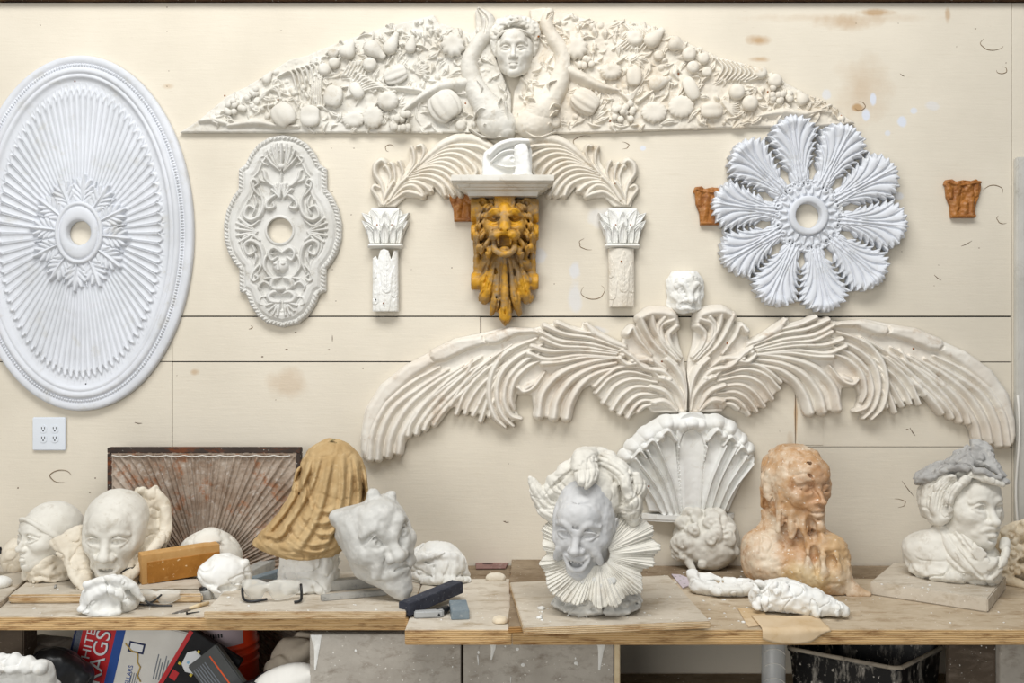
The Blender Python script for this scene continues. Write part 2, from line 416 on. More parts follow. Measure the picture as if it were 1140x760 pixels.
# ------------------------------------------------------------ materials
def srgb(r, g, b):
    f = lambda c: (c / 12.92 if c <= 0.04045 else ((c + 0.055) / 1.055) ** 2.4)
    return tuple(f(c / 255.0) for c in (r, g, b)) + (1.0,)
class NT:
    def __init__(self, name):
        self.m = bpy.data.materials.new(name); self.m.use_nodes = True
        self.t = self.m.node_tree; self.b = self.t.nodes['Principled BSDF']
        self.co = self.t.nodes.new('ShaderNodeTexCoord').outputs['Object']
    def n(self, typ, **kw):
        x = self.t.nodes.new(typ)
        for k, v in kw.items(): setattr(x, k, v)
        return x
    def l(self, a, b): self.t.links.new(a, b)
    def val(self, sock, v):
        if hasattr(v, 'is_linked') or isinstance(v, bpy.types.NodeSocket): self.l(v, sock)
        else: sock.default_value = v
    def math(self, op, a, b=0.0, c=0.0, clamp=False):
        x = self.n('ShaderNodeMath', operation=op, use_clamp=clamp)
        for i, v in enumerate((a, b, c)): self.val(x.inputs[i], v)
        return x.outputs[0]
    def mapping(self, scale=(1, 1, 1), rot=(0, 0, 0), loc=(0, 0, 0), vec=None):
        x = self.n('ShaderNodeMapping'); self.l(vec or self.co, x.inputs[0])
        x.inputs['Scale'].default_value = scale; x.inputs['Rotation'].default_value = rot; x.inputs['Location'].default_value = loc
        return x.outputs[0]
    def noise(self, scale, detail=3, rough=0.55, vec=None, dist=0.0):
        x = self.n('ShaderNodeTexNoise'); x.inputs['Scale'].default_value = scale; x.inputs['Detail'].default_value = detail
        x.inputs['Roughness'].default_value = rough; x.inputs['Distortion'].default_value = dist
        self.l(vec or self.co, x.inputs['Vector']); return x.outputs[0]
    def ramp(self, fac, stops, interp='LINEAR'):
        x = self.n('ShaderNodeValToRGB'); x.color_ramp.interpolation = interp
        e = x.color_ramp.elements
        while len(e) < len(stops): e.new(0.5)
        for i, (p, c) in enumerate(stops):
            e[i].position = p; e[i].color = c if hasattr(c, '__len__') else (c, c, c, 1)
        self.l(fac, x.inputs[0]); return x.outputs[0]
    def mix(self, fac, a, b, mode='MIX'):
        x = self.n('ShaderNodeMix', data_type='RGBA', blend_type=mode)
        self.val(x.inputs[0], fac); self.val(x.inputs[6], a); self.val(x.inputs[7], b); return x.outputs[2]
    def bump(self, h, strength=0.3, dist=0.002, prev=None):
        x = self.n('ShaderNodeBump'); x.inputs['Strength'].default_value = strength; x.inputs['Distance'].default_value = dist
        self.l(h, x.inputs['Height'])
        if prev is not None: self.l(prev, x.inputs['Normal'])
        return x.outputs[0]
    def out(self, col=None, rough=0.8, nrm=None, spec=0.3):
        if col is not None: self.val(self.b.inputs['Base Color'], col)
        self.val(self.b.inputs['Roughness'], rough); self.b.inputs['Specular IOR Level'].default_value = spec
        if nrm is not None: self.l(nrm, self.b.inputs['Normal'])
        return self.m
def plaster(name, c, c2=None, c3=None, f=6.0, rough=0.85, bump=0.25, bscale=160, speck=None, spec=0.25, amount=(0.42, 0.66)):
    t = NT(name); c2 = c2 or tuple(x * 0.9 for x in c)
    col = t.mix(t.ramp(t.noise(f, 5, 0.6), [(amount[0], 0.0), (amount[1], 1.0)]), srgb(*c), srgb(*c2))
    if c3:
        k = t.ramp(t.noise(f * 2.3, 6, 0.7, dist=0.4), [(0.56, 0.0), (0.72, 1.0)])
        col = t.mix(k, col, srgb(*c3))
    if speck:
        k = t.ramp(t.noise(90, 2, 0.5), [(0.70, 0.0), (0.76, 1.0)])
        col = t.mix(k, col, srgb(*speck))
    nr = t.bump(t.noise(bscale, 4, 0.6), bump, 0.0012)
    nr = t.bump(t.noise(bscale * 0.2, 3, 0.6), bump * 0.7, 0.003, nr)
    return t.out(col, rough, nr, spec)
M = {}
M['white_plaster'] = plaster('white_plaster', (216, 219, 225), (204, 207, 212), (198, 198, 196), 5)
M['bright_plaster'] = plaster('bright_plaster', (235, 235, 232), (225, 224, 218), (214, 210, 200), 8, bump=0.35)
M['aged_plaster'] = plaster('aged_plaster', (219, 216, 208), (204, 199, 188), (190, 181, 165), 9)
M['cream_plaster'] = plaster('cream_plaster', (224, 218, 206), (213, 204, 189), (200, 186, 164), 7)
M['wing_plaster'] = plaster('wing_plaster', (230, 225, 215), (219, 210, 197), (198, 182, 163), 6, rough=0.6, spec=0.35)
M['grey_plaster'] = plaster('grey_plaster', (214, 213, 209), (200, 198, 192), (178, 174, 165), 10)
M['clay_white'] = plaster('clay_white', (224, 221, 212), (210, 206, 196), (194, 187, 174), 9, bump=0.35)
M['clay_grey'] = plaster('clay_grey', (203, 202, 197), (188, 187, 182), (216, 214, 209), 14, rough=0.6, bump=0.3, spec=0.4)
M['clay_face'] = plaster('clay_face', (205, 205, 205), (190, 191, 192), (214, 212, 207), 16, rough=0.6, bump=0.25, spec=0.4)
M['clay_cap'] = plaster('clay_cap', (176, 175, 172), (150, 148, 146), (200, 197, 190), 20, bump=0.5)
M['clay_tan'] = plaster('clay_tan', (222, 214, 198), (206, 195, 176), (188, 174, 150), 11, bump=0.3)
M['stone_dark'] = plaster('stone_dark', (62, 65, 76), (48, 50, 60), (96, 98, 106), 25, rough=0.75, bump=0.4, speck=(140, 142, 148))
M['stone_blue'] = plaster('stone_blue', (128, 140, 147), (108, 122, 132), (176, 178, 176), 22, rough=0.8, bump=0.3, speck=(205, 205, 200))
M['stone_light'] = plaster('stone_light', (176, 174, 168), (156, 155, 150), (120, 121, 122), 24, rough=0.8, bump=0.3)
M['wax_amber'] = plaster('wax_amber', (164, 106, 44), (136, 82, 34), (186, 138, 86), 22, rough=0.5, bump=0.4, spec=0.5)
M['black_plastic'] = plaster('black_plastic', (22, 23, 26), (30, 31, 34), None, 20, rough=0.35, bump=0.05, spec=0.5)
M['black_matte'] = plaster('black_matte', (34, 34, 36), (26, 26, 28), None, 20, rough=0.7, bump=0.2)
M['steel'] = plaster('steel', (150, 150, 150), (120, 118, 114), (90, 84, 78), 40, rough=0.4, bump=0.1)
M['steel'].node_tree.nodes['Principled BSDF'].inputs['Metallic'].default_value = 0.7
M['outlet_white'] = plaster('outlet_white', (220, 226, 234), (214, 220, 228), None, 3, rough=0.35, bump=0.02, spec=0.5)
M['dark_slot'] = plaster('dark_slot', (30, 30, 32), (24, 24, 24), None, 3, bump=0.02)
M['rust'] = plaster('rust', (150, 86, 34), (110, 60, 30), None, 60)
M['cardboard_gold'] = plaster('cardboard_gold', (196, 154, 98), (184, 138, 80), (208, 172, 120), 18, rough=0.7, bump=0.1, speck=(224, 204, 168))
M['box_face'] = plaster('box_face', (172, 118, 52), (156, 104, 42), (194, 146, 84), 20, rough=0.55, bump=0.1, speck=(226, 204, 164))
M['paper_white'] = plaster('paper_white', (226, 224, 218), (214, 211, 204), None, 6, rough=0.75, bump=0.15)
M['pink_foam'] = plaster('pink_foam', (206, 196, 204), (196, 184, 192), None, 10)
M['red_metal'] = plaster('red_metal', (140, 108, 102), (120, 88, 84), (170, 150, 144), 20, rough=0.6)
M['wood_pale'] = plaster('wood_pale', (222, 205, 172), (204, 182, 144), (190, 160, 116), 14)

def ply(name, face, face2, dirt, edge=None, f=5.0, grain=(2.5, 6, 6)):
    t = NT(name)
    v = t.mapping(grain)
    col = t.mix(t.ramp(t.noise(f, 5, 0.65), [(0.35, 0.0), (0.65, 1.0)]), srgb(*face), srgb(*face2))
    k = t.ramp(t.noise(4.2, 6, 0.72, vec=v, dist=0.3), [(0.5, 0.0), (0.74, 1.0)])
    col = t.mix(k, col, srgb(*dirt))
    k = t.ramp(t.noise(120, 2, 0.5), [(0.70, 0.0), (0.76, 1.0)])
    col = t.mix(k, col, srgb(236, 232, 224))
    nr = t.bump(t.noise(50, 4, 0.6, vec=v), 0.3, 0.0015)
    return t.out(col, 0.85, nr, 0.2)
def ply_edge(name, c1, c2, c3, layers=55):
    t = NT(name)
    v = t.mapping((1.2, 1.2, 1))
    w = t.n('ShaderNodeTexWave', wave_type='BANDS', bands_direction='Z'); t.l(v, w.inputs['Vector'])
    w.inputs['Scale'].default_value = layers; w.inputs['Distortion'].default_value = 1.6; w.inputs['Detail'].default_value = 2; w.inputs['Detail Scale'].default_value = 0.5
    col = t.mix(t.ramp(w.outputs[0], [(0.25, 0.0), (0.8, 1.0)]), srgb(*c1), srgb(*c2))
    v2 = t.mapping((5, 5, 40))
    col = t.mix(t.ramp(t.noise(2.2, 5, 0.7, vec=v2), [(0.48, 0.0), (0.66, 1.0)]), col, srgb(*c3))
    nr = t.bump(w.outputs[0], 0.5, 0.0015)
    return t.out(col, 0.75, nr, 0.25)
M['bench_dust'] = ply('bench_dust', (216, 208, 194), (196, 186, 170), (160, 142, 116))
M['bench_bare'] = ply('bench_bare', (204, 190, 168), (182, 165, 140), (150, 126, 96))
M['bench_dark'] = ply('bench_dark', (156, 140, 118), (126, 108, 86), (98, 78, 58))
M['board_dust'] = ply('board_dust', (206, 197, 182), (190, 180, 164), (164, 148, 124))
M['ply_edge'] = ply_edge('ply_edge', (194, 154, 102), (214, 184, 138), (136, 100, 62))
M['ply_edge_dark'] = ply_edge('ply_edge_dark', (150, 108, 62), (186, 142, 86), (84, 58, 36))
M['board_edge'] = ply_edge('board_edge', (196, 168, 128), (214, 192, 158), (160, 124, 82), 70)
M['slab_edge'] = ply_edge('slab_edge', (190, 180, 164), (206, 198, 184), (140, 120, 98), 30)
M['trim_wood'] = ply('trim_wood', (96, 70, 50), (64, 48, 38), (120, 92, 64))
M['panel_dust'] = ply('panel_dust', (186, 180, 170), (164, 157, 147), (134, 124, 112), f=6, grain=(4, 4, 7))
M['panel_brown'] = ply('panel_brown', (92, 80, 68), (78, 68, 58), (120, 108, 96))
M['slat_wood'] = ply('slat_wood', (150, 138, 126), (118, 100, 86), (110, 76, 54), f=8, grain=(6, 6, 6))
M['slat_frame'] = ply('slat_frame', (74, 64, 58), (58, 50, 46), (140, 74, 32), f=5)
def plastic(name, c, rough=0.35, spec=0.5):
    return plaster(name, c, None, None, 8, rough=rough, bump=0.03, spec=spec)
def flat(name, c, rough=0.6):
    t = NT(name); return t.out(srgb(*c), rough, None, 0.3)
def glass(name, c=(235, 240, 242), alpha=0.22, rough=0.12):
    t = NT(name); t.out(srgb(*c), rough, None, 0.6); t.b.inputs['Alpha'].default_value = alpha; return t.m
M['lens'] = glass('lens', (236, 234, 226), 0.42, 0.2)
M['clear_film'] = glass('clear_film', (214, 216, 216), 0.55, 0.3)
# ------------------------------------------------------------ camera, light
cam = bpy.data.cameras.new('camera'); co = bpy.data.objects.new('camera', cam); C.objects.link(co)
cam.sensor_width = 36.0; cam.lens = 36.0 * F_PX / 1140.0
co.location = (0, -DIST, CAM_Z); co.rotation_euler = (PI / 2, 0, 0)
bpy.context.scene.camera = co
sc = bpy.context.scene
sc.view_settings.view_transform = 'Standard'; sc.view_settings.look = 'None'; sc.view_settings.gamma = 1.0
sc.view_settings.use_curve_mapping = False; sc.view_settings.exposure = EXPOSURE
wd = bpy.data.worlds.new('workshop_daylight'); sc.world = wd; wd.use_nodes = True
bg = wd.node_tree.nodes['Background']; bg.inputs[0].default_value = (0.93, 0.96, 1.0, 1); bg.inputs[1].default_value = WORLD
def area(name, loc, target, size, size_y, power, col):
    l = bpy.data.lights.new(name, 'AREA'); l.shape = 'RECTANGLE'; l.size = size; l.size_y = size_y; l.energy = power; l.color = col
    o = bpy.data.objects.new(name, l); C.objects.link(o); o.location = loc
    o.rotation_euler = (Vector(target) - Vector(loc)).to_track_quat('-Z', 'Y').to_euler(); return o
area('skylight', (-0.35, -2.5, 4.8), (0.0, -0.1, 1.1), 3.4, 1.3, KEY, (1.0, 0.99, 0.965))
area('front_fill', (-2.2, -5.4, 1.7), (0.1, 0, 0.9), 3.0, 2.4, FILL, (1.0, 0.985, 0.95))  # fill light added low in front to brighten the things under the bench

# ------------------------------------------------------------ wall
def wall_material():
    t = NT('painted_boards')
    sep = t.n('ShaderNodeSeparateXYZ'); t.l(t.co, sep.inputs[0])
    big = t.ramp(t.noise(1.6, 5, 0.6), [(0.35, 0.0), (0.68, 1.0)])
    col = t.mix(big, srgb(225, 217, 201), srgb(212, 204, 188))
    v = t.mapping((1.4, 1, 26))
    grain = t.noise(4.0, 6, 0.7, vec=v, dist=0.25)
    col = t.mix(t.ramp(grain, [(0.60, 0.0), (0.82, 0.55)]), col, srgb(196, 184, 162))
    v2 = t.mapping((9, 1, 110))
    col = t.mix(t.ramp(t.noise(3.0, 3, 0.6, vec=v2), [(0.68, 0.0), (0.74, 0.45)]), col, srgb(168, 152, 128))
    wob = t.math('MULTIPLY_ADD', t.noise(14, 3, 0.6), 1.0, -0.5)
    def spot(px, py, rx, ry, c, a, soft=0.5):
        nonlocal col
        p = at(px, py); kx, kz = 1.0 / (rx * S0), 1.0 / (ry * S0)
        v = t.mapping((kx, 0.0, kz), loc=(-p.x * kx, 0, -p.z * kz))
        ln = t.n('ShaderNodeVectorMath', operation='LENGTH'); t.l(v, ln.inputs[0])
        d = t.math('ADD', ln.outputs['Value'], wob)
        mr = t.n('ShaderNodeMapRange'); mr.inputs[1].default_value = max(0.01, 0.75 * (1 - soft)); mr.inputs[2].default_value = 0.76
        mr.inputs[3].default_value = a; mr.inputs[4].default_value = 0.0; t.l(d, mr.inputs[0])
        col = t.mix(mr.outputs[0], col, srgb(*c))
    for (px, py, rx, ry, a, sf) in ((962, 100, 46, 60, .35, .9), (945, 25, 60, 14, .5, .8), (845, 45, 22, 9, .75, .8), (845, 66, 18, 5, .6, .8), (955, 120, 10, 7, .8, .4),
                                    (1055, 16, 5, 14, .55, .6), (975, 14, 34, 6, .7, .7), (70, 92, 14, 6, .2, .8), (187, 96, 9, 5, .35, .7), (880, 500, 7, 34, .45, .8),
                                    (886, 466, 3, 46, .7, .6), (770, 510, 60, 44, .16, .9), (320, 428, 34, 26, .3, .6), (216, 414, 8, 6, .5, .7), (566, 232, 56, 60, .14, .9), (940, 20, 160, 8, .3, .9), (898, 330, 60, 16, .35, .8)):
        spot(px, py, rx, ry, (176, 138, 90), a, sf)
    for (px, py, rx, ry, a) in ((972, 110, 6, 11, .9), (964, 128, 7, 10, .9), (1004, 135, 8, 9, .9), (1017, 123, 6, 5, .7), (988, 148, 5, 5, .6), (1038, 118, 12, 8, .35), (640, 330, 12, 26, .4), (600, 285, 12, 12, .4),
                                (640, 300, 9, 14, .5), (920, 105, 8, 9, .5), (668, 242, 22, 18, .3), (1000, 218, 9, 7, .5), (716, 165, 6, 5, .8), (660, 368, 26, 8, .4)):
        spot(px, py, rx, ry, (214, 220, 232), a, .35)
    h = t.noise(9, 6, 0.65, vec=t.mapping((1, 1, 8)))
    nr = t.bump(grain, 0.16, 0.003); nr = t.bump(t.noise(120, 4, 0.6), 0.25, 0.0012, nr); nr = t.bump(h, 0.2, 0.004, nr)
    return t.out(col, 0.75, nr, 0.3)
M['wall'] = wall_material()
bm = bmesh.new()
def board(x0, x1, y0, y1, dy=0.0):
    a = at(x0, y1); b = at(x1, y0); add_box(bm, a.x, b.x, 0.0 + dy, 0.02, a.z, b.z)
for x0, x1, y0, y1, dy in ((-600, 1126.4, 3, 351.4, 0), (-600, 191.5, 352, 402, .001), (192, 534.6, 352.8, 402, .0005), (535.8, 1126.4, 353, 402.4, 0), (-600, 191.3, 402.9, 930, .001),
                           (192.2, 885.2, 403.2, 930, 0), (886, 1126.4, 403.4, 497, 0.0006), (886, 1126.4, 497.7, 930, 0), (1127, 1800, 3, 930, .001)):
    board(x0, x1, y0, y1, dy)
bevel(bm, 0.0009, 1)
wall = link('wall_back', bm_mesh('wall_back', bm), M['wall']); tag(wall, 'cream painted board wall with knots and stains', kind='structure')
a, b = at(-600, 930), at(1800, 3)
o = box_obj('board_backing', a.x, b.x, 0.018, 0.05, a.z, b.z, M['dark_slot'], wall)
rng = random.Random(4)
parts = []
for (px, py, rx, ry) in ((657, 271, 12, 7), (652, 160, 14, 9), (1105, 48, 13, 8), (660, 324, 13, 9), (997, 560, 11, 5), (1106, 214, 11, 8), (1117, 243, 7, 6), (68, 530, 12, 7), (1115, 78, 6, 4), (692, 162, 8, 4), (434, 165, 5, 4), (957, 118, 6, 5), (277, 364, 4, 2)):
    a0 = rng.uniform(0, 6); sp = rng.uniform(2.4, 5.0)
    pts = [at(px + rx * math.cos(a0 + sp * i / 18) * (1 + .06 * math.sin(i)), py + ry * math.sin(a0 + sp * i / 18), -0.0002) for i in range(19)]
    parts.append(tube(pts, [0.0012 * math.sin(PI * (i + .5) / 19.0) + .0003 for i in range(19)], 5))
M['knot'] = flat('knot', (126, 106, 82)); V, q, t_ = merge_np(parts); link('knot_ring', mesh_np('knot_ring', V, q, t_), M['knot'], wall)
parts = []
for (px, py) in ((186, 8), (186, 35), (188, 79), (186, 96), (369, 165), (370, 213), (391, 239), (313, 34), (45, 28), (370, 300), (374, 335), (352, 222), (394, 165), (404, 410), (307, 445), (197, 418), (292, 397), (319, 389), (329, 370),
                 (366, 389), (503, 298), (458, 300), (617, 316), (1120, 70), (1000, 26), (1040, 318), (1045, 295), (1090, 276), (953, 26), (1086, 32), (566, 516), (562, 580), (868, 480), (1010, 478), (20, 543), (106, 532), (1065, 52), (1004, 280), (985, 312), (100, 548)):
    p = at(px, py); r1, r2 = rng.uniform(.7, 1.6) * S0, rng.uniform(.5, 1.0) * S0
    V = [(p.x, -0.0004, p.z)] + [(p.x + r1 * math.cos(k * PI / 5) * rng.uniform(.7, 1.2), 0.0002, p.z + r2 * math.sin(k * PI / 5) * rng.uniform(.7, 1.2)) for k in range(10)]
    parts.append((np.array(V, np.float32), None, np.array([(0, 1 + k, 1 + (k + 1) % 10) for k in range(10)])))
for (px, py, dx, dy) in ((1070, 274, 12, -6), (1013, 476, 6, 9), (1002, 82, 5, 3), (1004, 535, 14, 18), (370, 373, 0, 7), (150, 470, 8, 1), (560, 580, 7, 1), (1040, 306, 8, 6)):
    parts.append(tube([at(px, py, 0), at(px + dx * .5, py + dy * .5 + .6, -.0006), at(px + dx, py + dy, 0)], [.0006, .0013, .0004], 5))
M['nail_hole'] = flat('nail_hole', (92, 68, 46)); V, q, t_ = merge_np(parts); link('nail_hole', mesh_np('nail_hole', V, q, t_), M['nail_hole'], wall)
# fibreboard patch in the boards under the wings
a, b = at(888, 495), at(916, 450); box_obj('board_patch', a.x, b.x, -0.0012, 0.004, a.z, b.z, M['wall'], wall)
a, b = at(-600, 3), at(1800, -60)
o = box_obj('trim_top', a.x, b.x, -0.03, 0.05, a.z + 0.004, b.z, M['trim_wood'], bw=0.004); tag(o, kind='structure')
M['post_grey'] = plaster('post_grey', (202, 200, 193), (188, 186, 178), (170, 166, 156), 5)
a, b = at(1128, 930), at(1172, 176)
post = box_obj('door_post', a.x, b.x, -0.024, 0.0, a.z, b.z, M['post_grey'], bw=0.004); post.name = 'trim_side'; tag(post, kind='structure')
for py in (256, 444):
    a, b = at(1136, py + 8), at(1150, py - 8)
    box_obj('hinge_leaf', a.x, b.x, -0.027, -0.022, a.z, b.z, M['steel'], post, bw=0.001)
tube_obj('cable', [at(1133 + 2 * math.sin(i * .7), 440 + i * 16, -0.03) for i in range(12)], 0.004, M['paper_white'], post)
fl = ply('floor_concrete', (176, 172, 164), (150, 146, 140), (120, 112, 100), f=2); M['floor'] = fl
bm = bmesh.new(); add_box(bm, -5, 5, -5.5, 0.05, -0.06, 0.0); o = link('floor', bm_mesh('floor', bm), fl); tag(o, kind='structure')
# ------------------------------------------------------------ relief helpers
def Z(ox, oy, k):                                # zoomed crop coordinates -> photo pixels
    return lambda *pts: [(ox + u / k, oy + v / k) for u, v in pts]
def hang(px, py): return at(px, py, 0.0) + Vector((0, WALL_Y, 0))
def rel_obj(name, R, mat, parent=None, anchor=None, Y=0.0, scale=S0, thick=3.0, **kw):
    anchor = anchor or (0, 0)
    me = R.mesh(name, scale, thick, anchor, **kw)
    p = at(anchor[0], anchor[1]) if parent is None else Vector((0, 0, 0))
    o = link(name, me, mat, parent, loc=(p.x, WALL_Y, p.z) if parent is None else (0, Y, 0))
    return o
def polar(rings, H, cx=0.0, cy=0.0, scale=S0, close=True):
    """rings [(a,b)] outer to inner, H[ring, angle] height in pixels"""
    nr, nt = H.shape; th = np.linspace(0, 2 * PI, nt, endpoint=False)
    A = np.array(rings)
    X = cx + A[:, 0:1] * np.cos(th); Zc = cy + A[:, 1:2] * np.sin(th)
    V = np.stack([X * scale, -H * scale, Zc * scale], -1).reshape(-1, 3)
    i = np.arange(nr - 1)[:, None] * nt; j = np.arange(nt)[None]; j2 = (j + 1) % nt
    Q = np.stack([i + j, i + nt + j, i + nt + j2, i + j2], -1).reshape(-1, 4)
    return V, Q[:, ::-1]
def acanthus(R, bx, by, ang, L, w, h, nl=4, ser=1, base=0.0, tipw=1.0, mask=True, prof='dome', rib=True, wid=None):
    c, s = math.cos(ang), math.sin(ang)
    P = lambda a, o: (bx + c * a - s * o, by + s * a + c * o)
    lw = L / nl * 0.66
    shape = wid or [0.7, 1.0, 0.9, 0.6]
    for i in range(nl)[::-1]:
        p = (i + 0.5) / nl; k = np.interp(p, np.linspace(0, 1, len(shape)), shape)
        for sd in (1, -1):
            a0 = L * 0.55 * p; a1 = L * (0.24 + 0.70 * p); o1 = sd * w * k
            R.stroke([P(a0, 0), P(a0 + (a1 - a0) * .45, o1 * .45), P(a1, o1)], [lw * .6, lw * 1.05, lw * .42], [h * .6, h * .95, h * 1.15], base, prof, mask=mask, n=6)
            R.stroke([P(a0 + lw * .9, o1 * .12), P(a0 + (a1 - a0) * .5 + lw * .75, o1 * .5), P(a1 + lw * .4, o1 * .86)], [.35, .6, .4], [-h * .25, -h * .35, -h * .2], 0, 'ridge', mode='add', mask=False, n=5)
    R.stroke([P(L * .2, 0), P(L * .65, 0), P(L, 0)], [lw * .5, lw * .95 * tipw, lw * .4], [h * .8, h * 1.1, h * 1.35], base, prof, mask=mask, n=6)
    if rib: R.stroke([P(0, 0), P(L * .8, 0)], [max(lw * .28, 0.9), .5], [h * 1.25, h * 1.3], base, 'round', mask=mask)
def screw(parent, px, py, Y, anchor, mat='rust', r=1.0, name='screw_hole'):
    p = at(px, py) - at(*anchor); V, q = lathe([(0.01, 0.9), (r * .8, .7), (r, 0)], 8)
    V = np.stack([V[:, 0], -V[:, 2], V[:, 1]], -1) * S0 + np.array([p.x, Y, p.z])
    return link(name, mesh_np(name, V, q), M[mat], parent)

# ------------------------------------------------------------ large oval ceiling medallion
def oval_medallion():
    cx, cy, a, b = 92, 260, 125, 197
    root = thing('oval_medallion', hang(cx, cy), 'huge white oval plaster ceiling medallion with radiating flutes and beaded rim', 'medallion')
    nt = 2600; th = np.linspace(0, 2 * PI, nt, endpoint=False)
    prof = [(0, 0), (0, 3), (.4, 5), (1.4, 6.4), (3, 7), (8, 7.6), (8.8, 6.2), (9.4, 6.2), (10, 6.6), (10.8, 7.4), (11.6, 7.6), (12.4, 7.2), (13, 6.4), (13.6, 6.4), (14.2, 7.8), (15.5, 9.2), (17.5, 9.8), (19.5, 9.4), (20.5, 8.2), (21.2, 7.4), (22, 8), (23.4, 8.6), (25, 8.2), (26, 6.6), (27.5, 5.2), (30, 4.6), (32, 4.2)]
    H = np.array([[h] * nt for o, h in prof]); rings = [(a - o, b - o) for o, h in prof]
    ds = np.sqrt((a * np.sin(th)) ** 2 + (b * np.cos(th)) ** 2); arc = np.cumsum(ds) * 2 * PI / nt; nb = int(arc[-1] / 3.4)
    bead = np.abs(np.sin(PI * nb * arc / arc[-1])) ** .6
    for i, (o, h) in enumerate(prof):
        if 9.4 < o < 13: H[i] += (bead - .7) * 3.4 * math.sin(PI * (o - 9.2) / 4.0)
    V, Q = polar(rings, H); link('rim', mesh_np('rim', V, Q), M['white_plaster'], root)
    nt = 1176; th = np.linspace(0, 2 * PI, nt, endpoint=False)
    nr = 76; v = np.linspace(0, 1, nr)[:, None] ** 1.15; nf = 84
    f = (nf * th / (2 * PI)) % 1.0; g = np.abs(2 * f - 1)[None]          # g=1 between tongues
    vt = 0.03 + 0.075 * g ** 2.0                                          # tongue tips
    inside = np.clip((v - vt) * 40, 0, 1)
    edge = np.exp(-((g - .80) / .11) ** 2)
    tongue = 4.9 + 0.9 * (1 - v) + 2.5 * edge * np.clip(1.2 - v, 0.4, 1) - .5 * np.clip(1 - g * 1.5, 0, 1) + 1.6 * np.exp(-((v - vt - .02) / .02) ** 2)
    mid = np.where(g > .88, 2.8, 0) * (v < .5)
    H = 4.2 * (1 - inside) + inside * tongue - inside * np.clip((g - .9) * 10, 0, 1) * 3.4
    H = H + (1 - inside) * 1.0 * np.exp(-((f[None] - 0) % 1 / .04) ** 2)
    H += noise3(np.stack([v * 30 + th[None] * 0, th[None] * 6 + v * 0, v * 0 + th[None] * 0], -1), 3) * .12
    # the bowl of the field sinks a little and rises again at the hub
    H = H - 1.6 * np.sin(PI * np.clip(v * 1.05, 0, 1)) 
    rings = [(95 + (24 - 95) * t, 167 + (32 - 167) * t) for t in v[:, 0]]
    V, Q = polar(rings, H); link('fluted_field', mesh_np('fluted_field', V, Q), M['white_plaster'], root)
    R = Relief(-62, -72, 62, 72, 2.5)
    for k in range(12):
        t = 2 * PI * k / 12 + .1
        for sgn, hh in ((0, 5.0),):
            bx, by = 22 * math.cos(t), 28 * math.sin(t); ex, ey = 55 * math.cos(t), 64 * math.sin(t)
            acanthus(R, bx, by, math.atan2(ey - by, ex - bx), math.hypot(ex - bx, ey - by), 11, hh, nl=4, ser=1, wid=[.75, 1, .9, .5])
        t += PI / 12
        R.stroke([(24 * math.cos(t), 30 * math.sin(t)), (51 * math.cos(t), 60 * math.sin(t))], [2.5, 3.5, .6], [3.5, 4.5, 5], 0, 'leaf')
    R.poly([(34 * math.cos(t), 42 * math.sin(t)) for t in np.linspace(0, 2 * PI, 40, endpoint=False)], 2.5, 2)
    R.hole(0, 0, 20, 26)
    rel_obj('leaf_rosette', R, M['white_plaster'], root, thick=3.2)
    prof = [(27, 35, 4), (26.5, 34.5, 9), (25.5, 33.5, 10.6), (24, 32, 11), (22.5, 30.5, 10), (22, 30, 8.8), (21.5, 29.2, 8.8), (21, 28.5, 10), (19.5, 26, 11), (18, 22, 11.2), (16.5, 18, 11), (14.6, 15, 10.2), (13.6, 13.8, 9), (13.5, 13.7, 0)]
    V, Q = polar([(p[0], p[1]) for p in prof], np.array([[p[2]] * 128 for p in prof]))
    V = V.reshape(len(prof), 128, 3)
    link('hub_ring', mesh_np('hub_ring', V.reshape(-1, 3), Q), M['white_plaster'], root)
    screw(root, 86, 92, -.014, (cx, cy)); screw(root, 52, 226, -.016, (cx, cy), 'dark_slot', 1.3); screw(root, 98, 427, -.013, (cx, cy), 'dark_slot')
oval_medallion()

